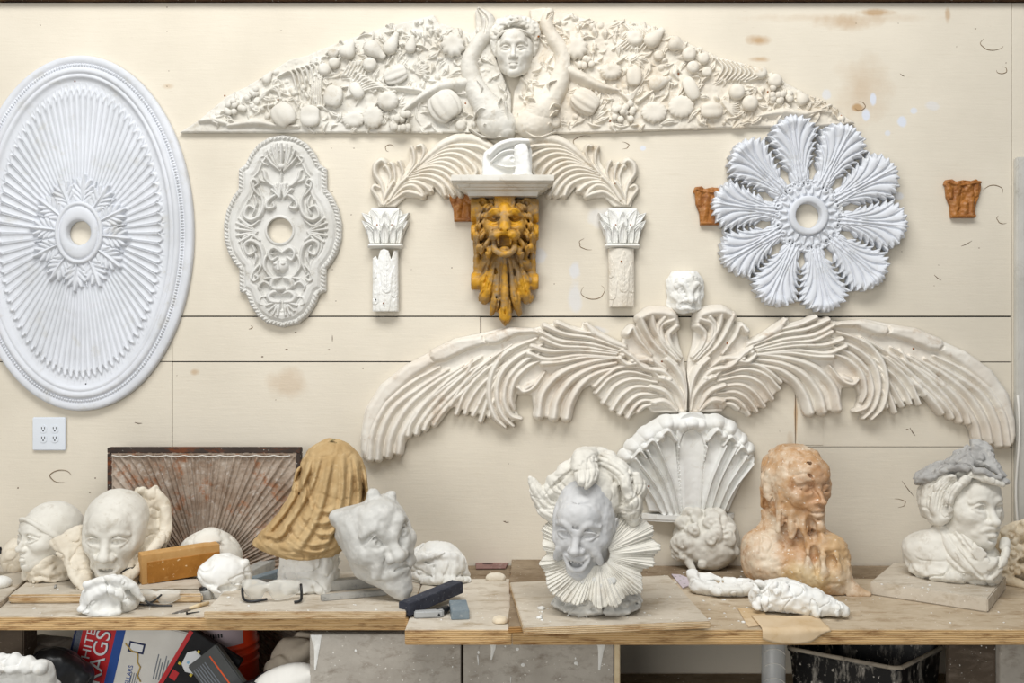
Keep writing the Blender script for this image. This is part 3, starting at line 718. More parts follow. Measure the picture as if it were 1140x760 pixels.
# ------------------------------------------------------------ round acanthus medallion
def round_medallion():
    cx, cy = 897, 241
    root = thing('acanthus_medallion', hang(cx, cy), 'round bluish white plaster medallion of ten pierced acanthus leaves', 'medallion')
    R = Relief(-40, -112, 40, -26, 2.6)
    hv = [(36, 9), (42, 11), (46, 11.5), (50, 10.5), (53, 14), (57, 18), (58.5, 15.2), (62.5, 20), (63.5, 15.2), (66, 17.5), (69, 23), (70.5, 19), (76, 25), (76.5, 18.4), (79.5, 21.5), (83, 28), (85, 23.5), (91, 29.6), (91, 21.6), (95, 25.6), (97, 18.6), (101, 21), (101.5, 12.6), (106, 13), (104, 7), (108, 5), (106, 2.2), (109, 0)]
    R.poly([(o, -a) for a, o in hv] + [(-o, -a) for a, o in hv[-2::-1]], 4.5, 7, prof='bev')
    R.poly([(-10, -28), (10, -28), (10, -40), (-10, -40)], 3, 2)
    for sd in (1, -1):
        lob = [[(38, 6), (50, 9.5), (58, 16)], [(38, 4.4), (54, 9), (64, 14), (70, 20)], [(42, 3.6), (64, 9), (76, 16), (85, 25)], [(48, 3), (74, 7.5), (87, 14), (95, 22)], [(56, 2), (84, 4.5), (95, 8), (102, 13)]]
        for L in lob: R.stroke([(sd * o, -a) for a, o in L], [1.6, 3.4, 4.0, 2.2], [.5, 1.0, 1.2, .8], 0, 'dome', mode='add', mask=False)
        gro = [[(40, 6), (53, 11), (60, 16.6)], [(40, 4), (60, 9.5), (70, 15), (77, 22)], [(44, 3.2), (68, 8.4), (82, 16), (91, 25)], [(52, 2.4), (80, 6), (92, 11.5), (100, 18)], [(60, 1.4), (90, 3), (103, 6)]]
        for L in gro: R.stroke([(sd * o, -a) for a, o in L], [.8, 1.2, 1.4, 1.2], [-1.4, -2.8, -3.2, -2.6], 0, 'ridge', mode='add', mask=False)
        for (a, o, ea, eo) in ((57, 13.5, 61, 17.5), (69, 18, 74, 22), (84, 22, 90, 26), (93, 18, 98, 22), (80, 19, 84, 25), (65, 15, 68, 20), (99, 11, 103, 12)):
            R.stroke([(sd * o, -a), (sd * eo, -ea)], [.5, 1.0], [-1.0, -2.0], 0, 'ridge', mode='add', mask=False)
        R.stroke([(sd * 4.6, -34), (sd * 3, -60), (sd * 1.6, -90)], [1.0, .9, .6], [2.0, 1.8, .8], 0, 'dome', mode='add', mask=False)
    R.stroke([(0, -34), (0, -80), (0, -104)], [1.5, 1.1, .6], [2.2, 2.2, 1], 0, 'dome', mode='add', mask=False)
    R.hole(-14.4, -46.5, 3.6, 4.4); R.hole(14.4, -46.5, 3.6, 4.4)
    X, Y = np.meshgrid(R.X, R.Y); rr = np.hypot(X, Y)
    R.H += np.clip((rr - 40) / 62, 0, 1) ** 1.6 * 8.5 + np.clip((rr - 88) / 12, 0, 1) ** 2 * 2.5
    R.blur(1)
    me = R.mesh('leaf', S0, 4.0)
    rng = random.Random(3)
    for k in range(10):
        o = link('leaf', me, M['white_plaster'], root, rot=(0, math.radians(36 * k - 11), 0)); o.scale = (1, 1, 1)
        if k in (0, 9): o.scale = (1.0, 1.0, 1.03)
    R = Relief(-42, -42, 42, 42, 3)
    for k in range(20):
        t = 2 * PI * k / 20; c, s = math.cos(t), math.sin(t)
        R.blob(33 * c, 33 * s, 4.6, 4.2, 5, t); R.blob(34.5 * c, 34.5 * s, 1.8, 1.8, -3.2, mode='add', mask=False)
        t += PI / 20; c, s = math.cos(t), math.sin(t)
        R.stroke([(25 * c, 25 * s), (31 * c, 31 * s)], [3.4, 2.2], [5.5, 4], 0, 'dome')
        R.blob(37.5 * c, 37.5 * s, 1.6, 1.6, 3.5)
    for k in range(60):
        t = 2 * PI * k / 60; R.blob(39 * math.cos(t), 39 * math.sin(t), 1.6, 2.2, 3.6, t)
    R.poly([(40 * math.cos(t), 40 * math.sin(t)) for t in np.linspace(0, 2 * PI, 60, endpoint=False)], 2.0, 1.5)
    R.hole(0, 0, 19)
    rel_obj('leaf_collar', R, M['white_plaster'], root, thick=5)
    prof = [(22, 4), (21.8, 10), (21, 11.2), (19.5, 11.6), (15.5, 11.4), (14.6, 10.6), (14, 9), (13.8, 0)]
    V, Q = polar([(p[0], p[0]) for p in prof], np.array([[p[1]] * 96 for p in prof])); link('hub_ring', mesh_np('hub_ring', V, Q), M['white_plaster'], root)
round_medallion()

# ------------------------------------------------------------ quatrefoil medallion
def quatrefoil():
    ax = 316.0; cy = 257.5
    root = thing('quatrefoil_medallion', hang(ax, cy), 'narrow grey white plaster medallion with stepped outline and scroll relief around a round hole', 'medallion')
    half = [(316, 151.5), (330, 153.5), (343, 161), (352, 172), (357.5, 184), (364.7, 189), (364.9, 211), (371, 219), (378, 234), (381.3, 250), (380.8, 267), (376, 283), (370, 293), (364.2, 300), (364, 324.6), (356.5, 328), (352, 340), (344, 352), (333, 360.5), (316, 364.5)]
    full = half + [(2 * ax - x, y) for x, y in half[-2:0:-1]]
    R = Relief(246, 146, 386, 370, 3)
    D = R.poly(full, 1.0, .5)
    w = R.win(min(p[0] for p in full) - 3, min(p[1] for p in full) - 3, max(p[0] for p in full) + 3, max(p[1] for p in full) + 3)
    X, Y = np.meshgrid(R.X[w[1]], R.Y[w[0]])
    ang = np.arctan2((Y - cy), (X - ax)); s = np.hypot(X - ax, Y - cy)
    rope = .5 + .5 * np.sin(R.arc * 1.45 + D * .9)
    prof = np.interp(D, [0, .8, 2, 4, 5.2, 5.8, 7, 9, 13, 15, 16, 17.5, 19, 20.5], [2, 4.6, 6.4, 6.6, 5.2, 4, 5.4, 7, 7.6, 6.6, 6.0, 6.8, 4.2, 3.4])
    R.H[w] = np.where(D > 0, prof + np.where((D > 1) & (D < 5.2), rope * 2.0 - 1.2, 0), 0)
    L = lambda *p: [(240 + u / 3.305, 140 + v / 3.305) for u, v in p]
    def both(pts, wd, h, base=3.4, prof='dome'):
        p = L(*pts); R.stroke(p, wd, h, base, prof); R.stroke([(2 * ax - x, y) for x, y in p], wd, h, base, prof)
    def flipv(pts): return [(u, 776 - v) for u, v in pts]
    sc = [([(168, 262), (150, 240), (140, 212), (152, 203), (164, 216), (155, 226)], [1.4, 2.0, 2.2, 2.2, 2, 1.8], [4, 5, 6, 6, 5, 5]),
          ([(165, 235), (182, 285), (172, 330), (140, 350), (116, 335), (128, 300), (152, 310), (146, 330)], [1.6, 3, 3.4, 3.2, 3, 2.6, 2.2, 1.8], [3, 5, 6, 6.5, 6.5, 6, 6, 6]),
          ([(140, 240), (122, 290), (104, 330), (112, 362), (140, 372), (168, 352)], [1, 1.8, 2.2, 2.4, 2.4, 1.6], [3, 4, 5, 5, 5, 4]),
          ([(150, 262), (158, 290), (150, 312)], [1.4, 2.4, 1], [3, 5, 4]), ([(136, 275), (140, 300)], [1, 2.4, 1], [3, 4.5, 4])]
    for p, wd, h in sc: both(p, wd, h); both(flipv(p), wd, h)
    for e in ((96, 345), (88, 362), (86, 384), (88, 408), (98, 430), (116, 446)): both([(160, 392), ((160 + e[0]) / 2, (392 + e[1]) / 2), e], [1, 2.4, 2.6], [3, 5, 6], prof='dome')
    for e in ((196, 122), (202, 98), (216, 82), (233, 74)): both([(246, 172), ((246 + e[0]) / 2 - 4, (172 + e[1]) / 2), e], [1.2, 2.6, 2.2], [4, 6, 7], prof='dome')
    R.stroke(L((248, 170), (250, 110), (250, 74)), [1.6, 3, 2.4], [5, 7, 8], 3.4, 'dome')
    R.blob(315.4, 187, 5, 4, 7, base=3.4); R.stroke(L((249, 180), (244, 235)), [1.6, 1.2], [5, 4], 3.4)
    both([(244, 232), (214, 222), (192, 200), (186, 175), (178, 168)], [1.4, 2.6, 3.0, 2.6, 1], [4, 5, 6, 5, 4], prof='dome')
    both([(205, 215), (176, 205), (166, 190)], [1.4, 2.6, 1], [4, 5, 4]); both([(200, 150), (180, 140), (172, 124), (184, 118)], [1, 1.8, 2.2, 1.8], [3, 4, 5, 5])
    both([(244, 250), (214, 268), (196, 290), (200, 308), (222, 302), (218, 288)], [2, 2.8, 3, 2.8, 2.2, 1.6], [4, 6, 6, 6, 5, 5])
    for e in ((216, 240), (222, 226), (236, 220), (250, 222)): both([(243, 268), e], [2, 2.6], [5, 7], prof='dome')
    # lower mask and garland
    both([(250, 468), (222, 452), (204, 470), (214, 496), (232, 486)], [1.8, 2.8, 3, 2.6, 1.8], [4, 6, 7, 6, 5])
    both([(236, 470), (196, 480), (186, 520), (210, 556), (236, 566)], [1, 2, 2.4, 2.4, 1.4], [3, 4.5, 5, 5, 4])
    R.blob(314, 297, 9, 8, 8, base=3.4); R.blob(309.5, 294.5, 2.6, 1.8, 3, base=9); R.blob(317.5, 294.5, 2.6, 1.8, 3, base=9); R.stroke(L((240, 500), (241, 530)), [1.4, 2.4], [3, 5], 9)
    both([(244, 560), (222, 566), (214, 590), (232, 606)], [2, 4, 4, 2.6], [5, 7, 7, 5])
    both([(250, 620), (224, 612), (204, 628), (214, 646), (240, 650)], [2, 3.6, 4, 4, 3], [4, 6, 7, 7, 6])
    both([(210, 590), (186, 576), (168, 592), (172, 606)], [2, 2.8, 2.6, 1.6], [4, 6, 6, 5]); both([(214, 560), (188, 566), (166, 590)], [2.2, 2.4, 1], [5, 5, 4])
    both([(200, 628), (176, 632), (170, 654), (182, 660)], [1, 2, 2.4, 2], [4, 5, 6, 5])
    for e in ((196, 662), (206, 682), (220, 694), (236, 698)): both([(243, 645), ((243 + e[0]) / 2, (645 + e[1]) / 2), e], [1.4, 2.8, 2.4], [4, 6, 7], prof='dome')
    R.blob(314, 322, 6, 4, 9, base=3.4)
    R.poly([(313 + 17.5 * math.cos(t), 257 + 17.5 * math.sin(t)) for t in np.linspace(0, 2 * PI, 40, endpoint=False)], 5.2, 2)
    R.hole(313, 257, 14.2)
    rel_obj('relief_plate', R, M['grey_plaster'], root, (ax, cy), thick=1.5)
    screw(root, 311, 163, -.026, (ax, cy))
quatrefoil()
# ------------------------------------------------------------ great wings
def wing(mir):
    name = 'plaster_wing'
    zz = Z(390, 340, 3.0)
    R = Relief(396, 338, 768, 516, 2.4)
    def T(pts): return zz(*pts)
    base = [(40, 505), (36, 440), (52, 345), (105, 262), (190, 195), (262, 158), (270, 148), (350, 110), (440, 92), (520, 72), (610, 76), (690, 56), (770, 75), (775, 55), (800, 62), (850, 95), (905, 125), (915, 85), (950, 80), (955, 40), (985, 20), (1060, 30), (1085, 70), (1095, 130), (1112, 180), (1122, 260), (1122, 356), (1005, 356), (985, 335), (930, 372), (905, 360), (880, 350), (850, 330), (820, 300), (808, 262), (740, 300), (715, 375), (640, 372), (612, 340), (605, 300), (560, 290), (548, 330), (565, 375), (520, 402), (470, 370), (400, 355), (335, 335), (300, 350), (285, 390), (200, 430), (172, 490), (60, 515)]
    R.poly(T(base), 3.0, 2.0)
    st = lambda pts, w, h, b=2.0, prof='dome', **k: R.stroke(T(pts), w, h, b, prof, **k)
    # broad outer feathers
    R.poly(T([(40, 480), (40, 430), (58, 340), (112, 258), (195, 192), (270, 165), (290, 190), (215, 240), (130, 320), (85, 410), (66, 510), (50, 512)]), 7.0, 6, base=1.5)
    R.poly(T([(265, 172), (272, 150), (350, 112), (440, 98), (460, 128), (390, 150), (320, 185), (285, 190)]), 7.4, 5, base=2.5)
    R.poly(T([(445, 118), (450, 100), (530, 72), (610, 76), (640, 92), (560, 100), (490, 130), (460, 132)]), 8.0, 5, base=3)
    R.poly(T([(775, 60), (790, 54), (835, 90), (920, 130), (925, 150), (870, 135), (800, 100)]), 7, 4, base=3)
    A = [[(300, 205), (200, 262), (120, 335), (80, 420), (70, 508)], [(330, 212), (240, 270), (150, 340), (106, 430), (97, 508)], [(380, 200), (280, 262), (192, 340), (142, 430), (130, 498)], [(405, 210), (312, 275), (227, 350), (178, 430), (166, 488)]]
    for p in A: st(p, [2.2, 4.2, 5.2, 5.4, 4.8], [5, 6, 6.5, 7, 7.5])
    B = [[(440, 170), (340, 240), (256, 320), (208, 390), (197, 430)], [(450, 185), (360, 250), (281, 330), (234, 395), (224, 424)], [(455, 200), (376, 265), (306, 335), (263, 385), (251, 410)], [(460, 215), (391, 275), (331, 330), (296, 375), (283, 394)]]
    for p in B: st(p, [1.8, 3.6, 4.4, 4.4, 4.0], [5.5, 6.5, 6.5, 7, 7])
    Cc = [[(540, 130), (440, 200), (372, 270), (337, 333)], [(545, 150), (452, 215), (388, 285), (356, 360)], [(520, 190), (440, 262), (400, 320), (386, 358)], [(500, 215), (450, 290), (412, 364)], [(495, 230), (460, 310), (437, 384)], [(490, 290), (474, 330), (465, 366)], [(410, 180), (395, 215), (378, 235)]]
    for p in Cc: st(p, [1.6, 3.0, 3.6, 3.2], [6, 7, 6.5, 6.5], 2)
    D = [[(620, 110), (530, 150), (480, 210), (464, 290), (482, 365), (518, 404)], [(640, 130), (560, 170), (505, 225), (490, 300), (510, 365), (544, 400)], [(630, 160), (575, 190), (527, 245), (514, 310), (534, 362), (570, 376)], [(640, 180), (590, 205), (548, 250), (536, 310), (548, 345)]]
    for p in D: st(p, [2, 4, 4.8, 5, 4.4, 2], [6.5, 8, 9, 9, 8, 6.5], 2.5)
    E = [[(890, 172), (790, 190), (700, 225), (642, 290), (628, 364)], [(885, 190), (805, 208), (735, 248), (690, 312), (678, 370)], [(880, 208), (815, 228), (765, 266), (733, 322), (720, 372)]]
    for p in E: st(p, [2.4, 4.4, 5.4, 6, 6.4], [6, 7.5, 8.5, 9.5, 11], 2.5)
    R.blob(390 + 590 / 3, 340 + 272 / 3, 13, 5, 9, -.55, base=3, prof='dome'); st([(562, 272), (580, 285), (612, 270), (648, 222)], [3.5, 4.5, 3.5, 2], [9, 10, 7, 5], 3)
    Fq = [[(632, 88), (700, 118), (800, 128), (895, 152)], [(648, 70), (720, 97), (800, 108), (900, 142)], [(606, 136), (665, 152), (760, 150), (885, 162)], [(596, 160), (660, 180), (760, 166), (885, 172)], [(640, 192), (700, 188), (790, 172), (888, 176)], [(640, 110), (700, 135), (790, 140), (890, 158)], [(690, 60), (745, 82), (820, 96)]]
    for p in Fq: st(p, [4.2, 3.4, 2.8, 2], [10, 8, 6.5, 6], 3)
    G = [[(985, 208), (900, 204), (850, 232), (812, 268)], [(1000, 235), (925, 220), (862, 242), (818, 290)], [(1020, 255), (940, 244), (880, 268), (842, 322)], [(1020, 275), (950, 270), (902, 298), (870, 345)], [(1020, 295), (962, 295), (922, 322), (896, 360)], [(1010, 315), (970, 316), (942, 338), (922, 370)], [(1002, 328), (976, 334), (956, 350)]]
    for p in G: st(p, [1.6, 3.0, 3.6, 3.2], [6, 7, 8, 7.5], 2.5)
    Hh = [[(905, 150), (950, 180), (1000, 182), (1050, 214)], [(930, 165), (980, 208), (1040, 220), (1085, 262)], [(895, 175), (920, 195), (960, 192), (1000, 215), (1040, 250)], [(1030, 240), (1062, 252), (1098, 292), (1112, 345)], [(1000, 270), (1050, 290), (1088, 345)], [(1005, 320), (1045, 318), (1085, 350)], [(1075, 200), (1100, 240), (1116, 300), (1118, 345)], [(1050, 180), (1090, 215), (1114, 262)]]
    for p in Hh: st(p, [4, 4.6, 4, 2], [10, 9, 7, 5], 3)
    for (u, v) in ((905, 165), (935, 185), (1000, 185), (1040, 240), (1010, 322), (1060, 245)): R.blob(390 + u / 3, 340 + v / 3, 5, 4, 10, .4, base=3, prof='dome')
    I = [[(962, 42), (985, 90), (1022, 142), (1085, 195)], [(1000, 30), (1012, 82), (1050, 132), (1095, 182)], [(1072, 48), (1032, 68), (1042, 118), (1086, 158)], [(1080, 70), (1056, 98), (1068, 138), (1100, 172)], [(920, 95), (938, 76), (958, 112), (1000, 165)], [(1040, 42), (1022, 75), (1036, 130), (1085, 180)]]
    for p in I: st(p, [5.5, 4.4, 4, 2.2], [12, 9, 8, 6], 3)
    R.stroke(T([(960, 45), (1000, 26), (1060, 32), (1080, 58)]), [5, 8, 8, 5], [10, 13, 13, 10], 3, 'dome')
    R.poly(T([(1005, 345), (1122, 345), (1122, 356), (1005, 356)]), 5, 1)
    R.M = np.minimum(R.M, (762.2 - R.X)[None, :]); R.H *= 1.18
    R.rough(.5, .12, 5)
    # lens-shaped section: the wing bellies out in its middle
    R.blur(1)
    if mir:
        R.H = R.H[:, ::-1].copy(); R.M = R.M[:, ::-1].copy()
        x_old = R.X[::-1]; R.X = (1528 - x_old).astype(np.float32)
    anchor = (1526 - 764.5, 458) if not mir else (764.5, 458)
    root = thing(name, hang(*anchor), 'cream plaster wing whose drooping tip hangs above the grey horned head' if not mir else 'cream plaster wing with its drooping tip above the bust on the grey slab', 'wing', 'pair of plaster wings')
    me = R.mesh('feather_relief', S0, 3.5, anchor)
    o = link('feather_relief', me, M['wing_plaster'], root)
    if mir: o.rotation_euler = (0, math.radians(-2.6), 0)
    for (px, py) in (((547, 398), (735, 402)) if not mir else ((807, 382), (1012, 388), (898, 354))): screw(root, px, py, -.034, anchor, 'rust', 1.2)
wing(False); wing(True)

# ------------------------------------------------------------ scroll brackets forming the arch
def arch(mir):
    zz = Z(410, 150, 8.14)
    R = Relief(406, 144, 566, 236, 3)
    T = lambda p: zz(*p)
    st = lambda p, w, h, b=1.5, prof='dome': R.stroke(T(p), w, h, b, prof)
    R.poly(T([(100, 660), (70, 560), (35, 500), (60, 460), (120, 480), (60, 380), (60, 280), (130, 235), (180, 260), (230, 270), (330, 330), (380, 250), (390, 130), (480, 95), (530, 140), (520, 200), (640, 90), (760, 30), (900, 12), (1040, 50), (1160, 130), (1200, 250), (1180, 420), (900, 420), (880, 540), (760, 580), (660, 560), (600, 480), (560, 540), (490, 578), (340, 575), (250, 660)]), 2.5, 1.5)
    st([(160, 640), (300, 420), (480, 270), (640, 130), (800, 55), (950, 50), (1080, 110), (1180, 190)], [2, 2.2, 3, 5.5, 6.5, 6.5, 6, 4], [4, 4.5, 5, 6.5, 7, 7, 7, 6])
    fans = [[(520, 250), (700, 130), (860, 110), (1000, 130), (1120, 190)], [(520, 260), (680, 165), (850, 150), (980, 210), (1060, 300), (1040, 395)], [(500, 280), (660, 200), (800, 190), (920, 260), (980, 340), (960, 400)], [(480, 300), (640, 235), (760, 235), (860, 300), (910, 380), (905, 395)],
            [(450, 320), (620, 265), (720, 275), (810, 335), (850, 390)], [(420, 345), (560, 300), (680, 310), (780, 370), (830, 420)], [(390, 375), (540, 330), (660, 350), (750, 420), (830, 540), (840, 560)], [(360, 400), (520, 370), (640, 400), (720, 470), (780, 560)], [(330, 425), (480, 405), (590, 430), (670, 490), (700, 560)],
            [(260, 520), (350, 450), (430, 440), (510, 470), (570, 520)], [(210, 610), (310, 500), (400, 470), (470, 510), (500, 560)], [(180, 640), (280, 570), (350, 530), (440, 545), (500, 570)]]
    for p in fans: st(p, [1.2, 2.6, 3.4, 4.0, 3.6], [4, 5, 6, 7.5, 8])
    st([(150, 640), (150, 540), (120, 440), (75, 370), (80, 290), (130, 250), (165, 275), (150, 310)], [2.4, 2.8, 3.4, 4.2, 4.6, 4.4, 3.4, 2], [4, 5, 6, 8, 9, 9, 8, 6])
    st([(130, 640), (90, 570), (50, 510), (70, 475), (110, 490)], [2.4, 2.8, 3.2, 3.2, 2], [4, 5, 7, 7, 5])
    for p in ([(190, 480), (210, 400), (190, 330), (170, 300)], [(250, 450), (250, 360), (230, 290), (215, 275)], [(300, 420), (320, 350), (300, 280), (290, 260)], [(340, 400), (420, 280), (420, 180), (400, 130)], [(370, 380), (480, 250), (510, 170), (490, 115), (455, 125)], [(150, 600), (190, 520), (240, 440)], [(200, 600), (280, 480), (360, 400)]):
        st(p, [1.8, 2.6, 3.2, 3.0], [5, 6, 7.5, 8])
    R.rough(.3, .2, 8); R.blur(1)
    if mir:
        R.H = R.H[:, ::-1].copy(); R.M = R.M[:, ::-1].copy(); R.X = (1124 - R.X[::-1]).astype(np.float32)
    an = (430, 232) if not mir else (694, 232)
    root = thing('arch_scroll', hang(*an), 'white leaf scroll rising from the capital above the chipped-top column piece' if not mir else 'white leaf scroll rising from the capital above the square-topped column piece', 'scroll', 'pair of leaf scrolls')
    link('leaf_relief', R.mesh('leaf_relief', S0, 3.0, an), M['cream_plaster'], root)
    screw(root, *((438.5, 208.5) if not mir else (684, 206)), -.03, an)
arch(False); arch(True)

# ------------------------------------------------------------ capitals and column pieces
def capital(cx, label):
    R = Relief(cx - 28, 228, cx + 28, 280, 4)
    R.poly([(cx - 18, 277), (cx - 17, 270), (cx - 17, 250), (cx - 19, 238), (cx - 15, 233), (cx + 15, 233), (cx + 19, 238), (cx + 17, 250), (cx + 17, 270), (cx + 18, 277)], 1.5, 1)
    R.stroke([(cx - 17, 274.5), (cx + 17, 274.5)], 2.4, 4, 0, 'round')
    def leaf(x, y, w, l, h, lean=0.0):
        pts = [(x, y), (x + lean * l * .25, y - l * .5), (x + lean * l, y - l)]
        R.stroke(pts, [w * .75, w, w * .8, .4], [h * .7, h * .9, h * 1.1, h * 1.5], 0, 'flat', mode='over')
        R.stroke(pts, [w * .45, w * .72, w * .5, .2], [-h * .2, -h * .3, -h * .35, 0], 0, 'dome', mode='add', mask=False)
        R.stroke(pts, [.5, .6, .3], [h * .16, h * .2, 0], 0, 'round', mode='add', mask=False)
    for x, ln in ((-12, -.75), (12, .75)): leaf(cx + x, 257, 5.5, 19, 5, ln)
    leaf(cx - 8, 256, 6, 22, 4.0, -.35); leaf(cx + 8, 256, 6, 22, 4.0, .35)
    leaf(cx, 257, 6.4, 20, 6)
    for x, ln in ((-15, -.62), (15, .62)): leaf(cx + x, 264, 5, 17, 6.5, ln)
    for x, ln in ((-14, -.3), (14, .3)): leaf(cx + x, 271, 4.6, 19, 7.5, ln)
    for x, ln in ((-8.5, -.1), (8.5, .1)): leaf(cx + x, 272, 4.6, 20, 8, ln)
    leaf(cx, 272, 5.8, 23, 9)
    R.stroke([(cx - 17, 274.5), (cx + 17, 274.5)], 2.6, 9, 0, 'dome', mode='over')
    R.blur(1)
    o = rel_obj('capital', R, M['bright_plaster'], None, (cx, 277), thick=2, bulge=lambda X, Y: 9 * np.sqrt(np.clip(1 - ((X - cx) / 30) ** 2, 0, 1)) - 4)
    root = thing('capital', hang(cx, 277), label, 'capital', 'pair of leaf capitals'); o.name = 'leaf_bell'; o.parent = root; o.location = (0, 0, 0)
    for x in (-8, 8): screw(root, cx + x, 252, -.044, (cx, 277), 'rust', .9)
capital(430, 'small white plaster leaf capital above the chipped-top column piece')
capital(692, 'small white plaster leaf capital above the square-topped column piece')
def column(cx, y0, y1, hw, jag, label):
    R = Relief(cx - 20, y0 - 4, cx + 20, y1 + 4, 4)
    if jag: out = [(cx - hw, y1), (cx - hw, y0 + 10), (cx - hw + 4, y0 + 8), (cx - hw + 6, y0 + 12), (cx - 5, y0 + 2), (cx - 1, y0), (cx + 4, y0 + 2), (cx + 7, y0 + 12), (cx + hw - 4, y0 + 2), (cx + hw, y0 + 1), (cx + hw + .6, y1)]
    else: out = [(cx - hw, y1), (cx - hw - .5, y0 + 1), (cx - hw + 1, y0), (cx + hw, y0 + .5), (cx + hw, y1)]
    R.poly(out, 1.5, 1.0)
    for (lx, ly, w, l, h) in ((0, y1 - 4, 9, 36, 1.0), (-11, y1 - 12, 7, 34, 1.4), (11, y1 - 20, 7, 30, 1.4), (2, y0 + 44, 8, 40, 1.2), (-12, y0 + 30, 5, 20, 1.2), (13, y1 - 2, 4, 16, 1.6), (-13, y1 - 2, 4, 12, 1.6)):
        R.stroke([(cx + lx, ly), (cx + lx, ly - l * .5), (cx + lx, ly - l)], [w * .7, w, .6], [h * .7, h * .6, h * .7], 0, 'flat', mode='add', mask=False)
        R.stroke([(cx + lx, ly), (cx + lx, ly - l)], [.7, .4], [.5, .3], 0, 'round', mode='add', mask=False)
        for q in range(5):
            for sd in (1, -1): R.stroke([(cx + lx, ly - l * .15 * q), (cx + lx + sd * w * .6, ly - l * .15 * q - 6)], [.5, .3], [-.25, -.15], 0, 'round', mode='add', mask=False)
    X, Y = np.meshgrid(R.X, R.Y); R.M = np.where(R.M > -8.5, np.minimum(R.M, np.minimum(hw + .6 - np.abs(X - cx), 9)), R.M)
    R.rough(.35, .3, 6)
    root = thing('column_fragment', hang(cx, y1), label, 'column', 'pair of column pieces')
    link('shaft', R.mesh('shaft', S0, 1.5, (cx, y1), bulge=lambda X, Y: 10 * np.sqrt(np.clip(1 - ((X - cx) / (hw + 1.5)) ** 2, 0.02, 1))), M['bright_plaster'] if jag else M['cream_plaster'], root)
    screw(root, cx - 1, y0 + 60 if jag else y0 + 15, -.045, (cx, y1), 'rust', 1.0)
    if jag: screw(root, cx - 10, y0 + 56, -.04, (cx, y1), 'dark_slot', .9)
column(430, 278, 347, 14, True, 'short white plaster column piece with a chipped leafy top edge')
column(691, 277, 342, 14, False, 'short cream plaster column piece with a straight square top edge')

# ------------------------------------------------------------ amber wax capitals
def amber(cx, y0, label):
    R = Relief(cx - 24, y0 - 4, cx + 24, y0 + 46, 4)
    R.poly([(cx - 13, y0 + 43), (cx - 14, y0 + 30), (cx - 18, y0 + 20), (cx - 19, y0 + 8), (cx - 21, y0 + 6), (cx - 19, y0 + 1), (cx - 12, y0), (cx - 8, y0 + 3), (cx, y0 + 1), (cx + 9, y0 + 2), (cx + 15, y0), (cx + 20, y0 + 4), (cx + 20, y0 + 12), (cx + 17, y0 + 22), (cx + 14, y0 + 32), (cx + 13, y0 + 43)], 2.5, 1.2)
    for (a, b, c2, d, w) in ((-16, 6, -14, 20, 5), (-6, 6, -7, 24, 5), (6, 8, 9, 22, 6), (15, 6, 14, 18, 4), (-8, 26, -9, 40, 5), (2, 28, 2, 42, 5), (9, 26, 9, 40, 4)):
        R.stroke([(cx + a, y0 + b), (cx + c2, y0 + d)], [w, w * .8], [3, 2], 2, 'dome', mask=False)
    R.stroke([(cx - 18, y0 + 4), (cx - 4, y0 + 7), (cx + 18, y0 + 4)], [2, 1.5, 2], [4, 3, 4], 2, 'dome', mask=False)
    R.rough(.9, .25, 4); R.stroke([(cx - 13, y0 + 41), (cx + 13, y0 + 41)], 2, 2.5, 2, 'round', mask=False)
    o = rel_obj('wax_capital', R, M['wax_amber'], None, (cx, y0 + 43), thick=2.0)
    tag(o, label, 'capital', 'amber wax capitals'); return o
amber(1070, 200, 'orange brown wax capital hanging alone near the grey door post')
amber(792, 208, 'orange brown wax capital half hidden behind the round leaf medallion')
amber(519, 204, 'orange brown wax capital tucked behind the shelf of the lion bracket')

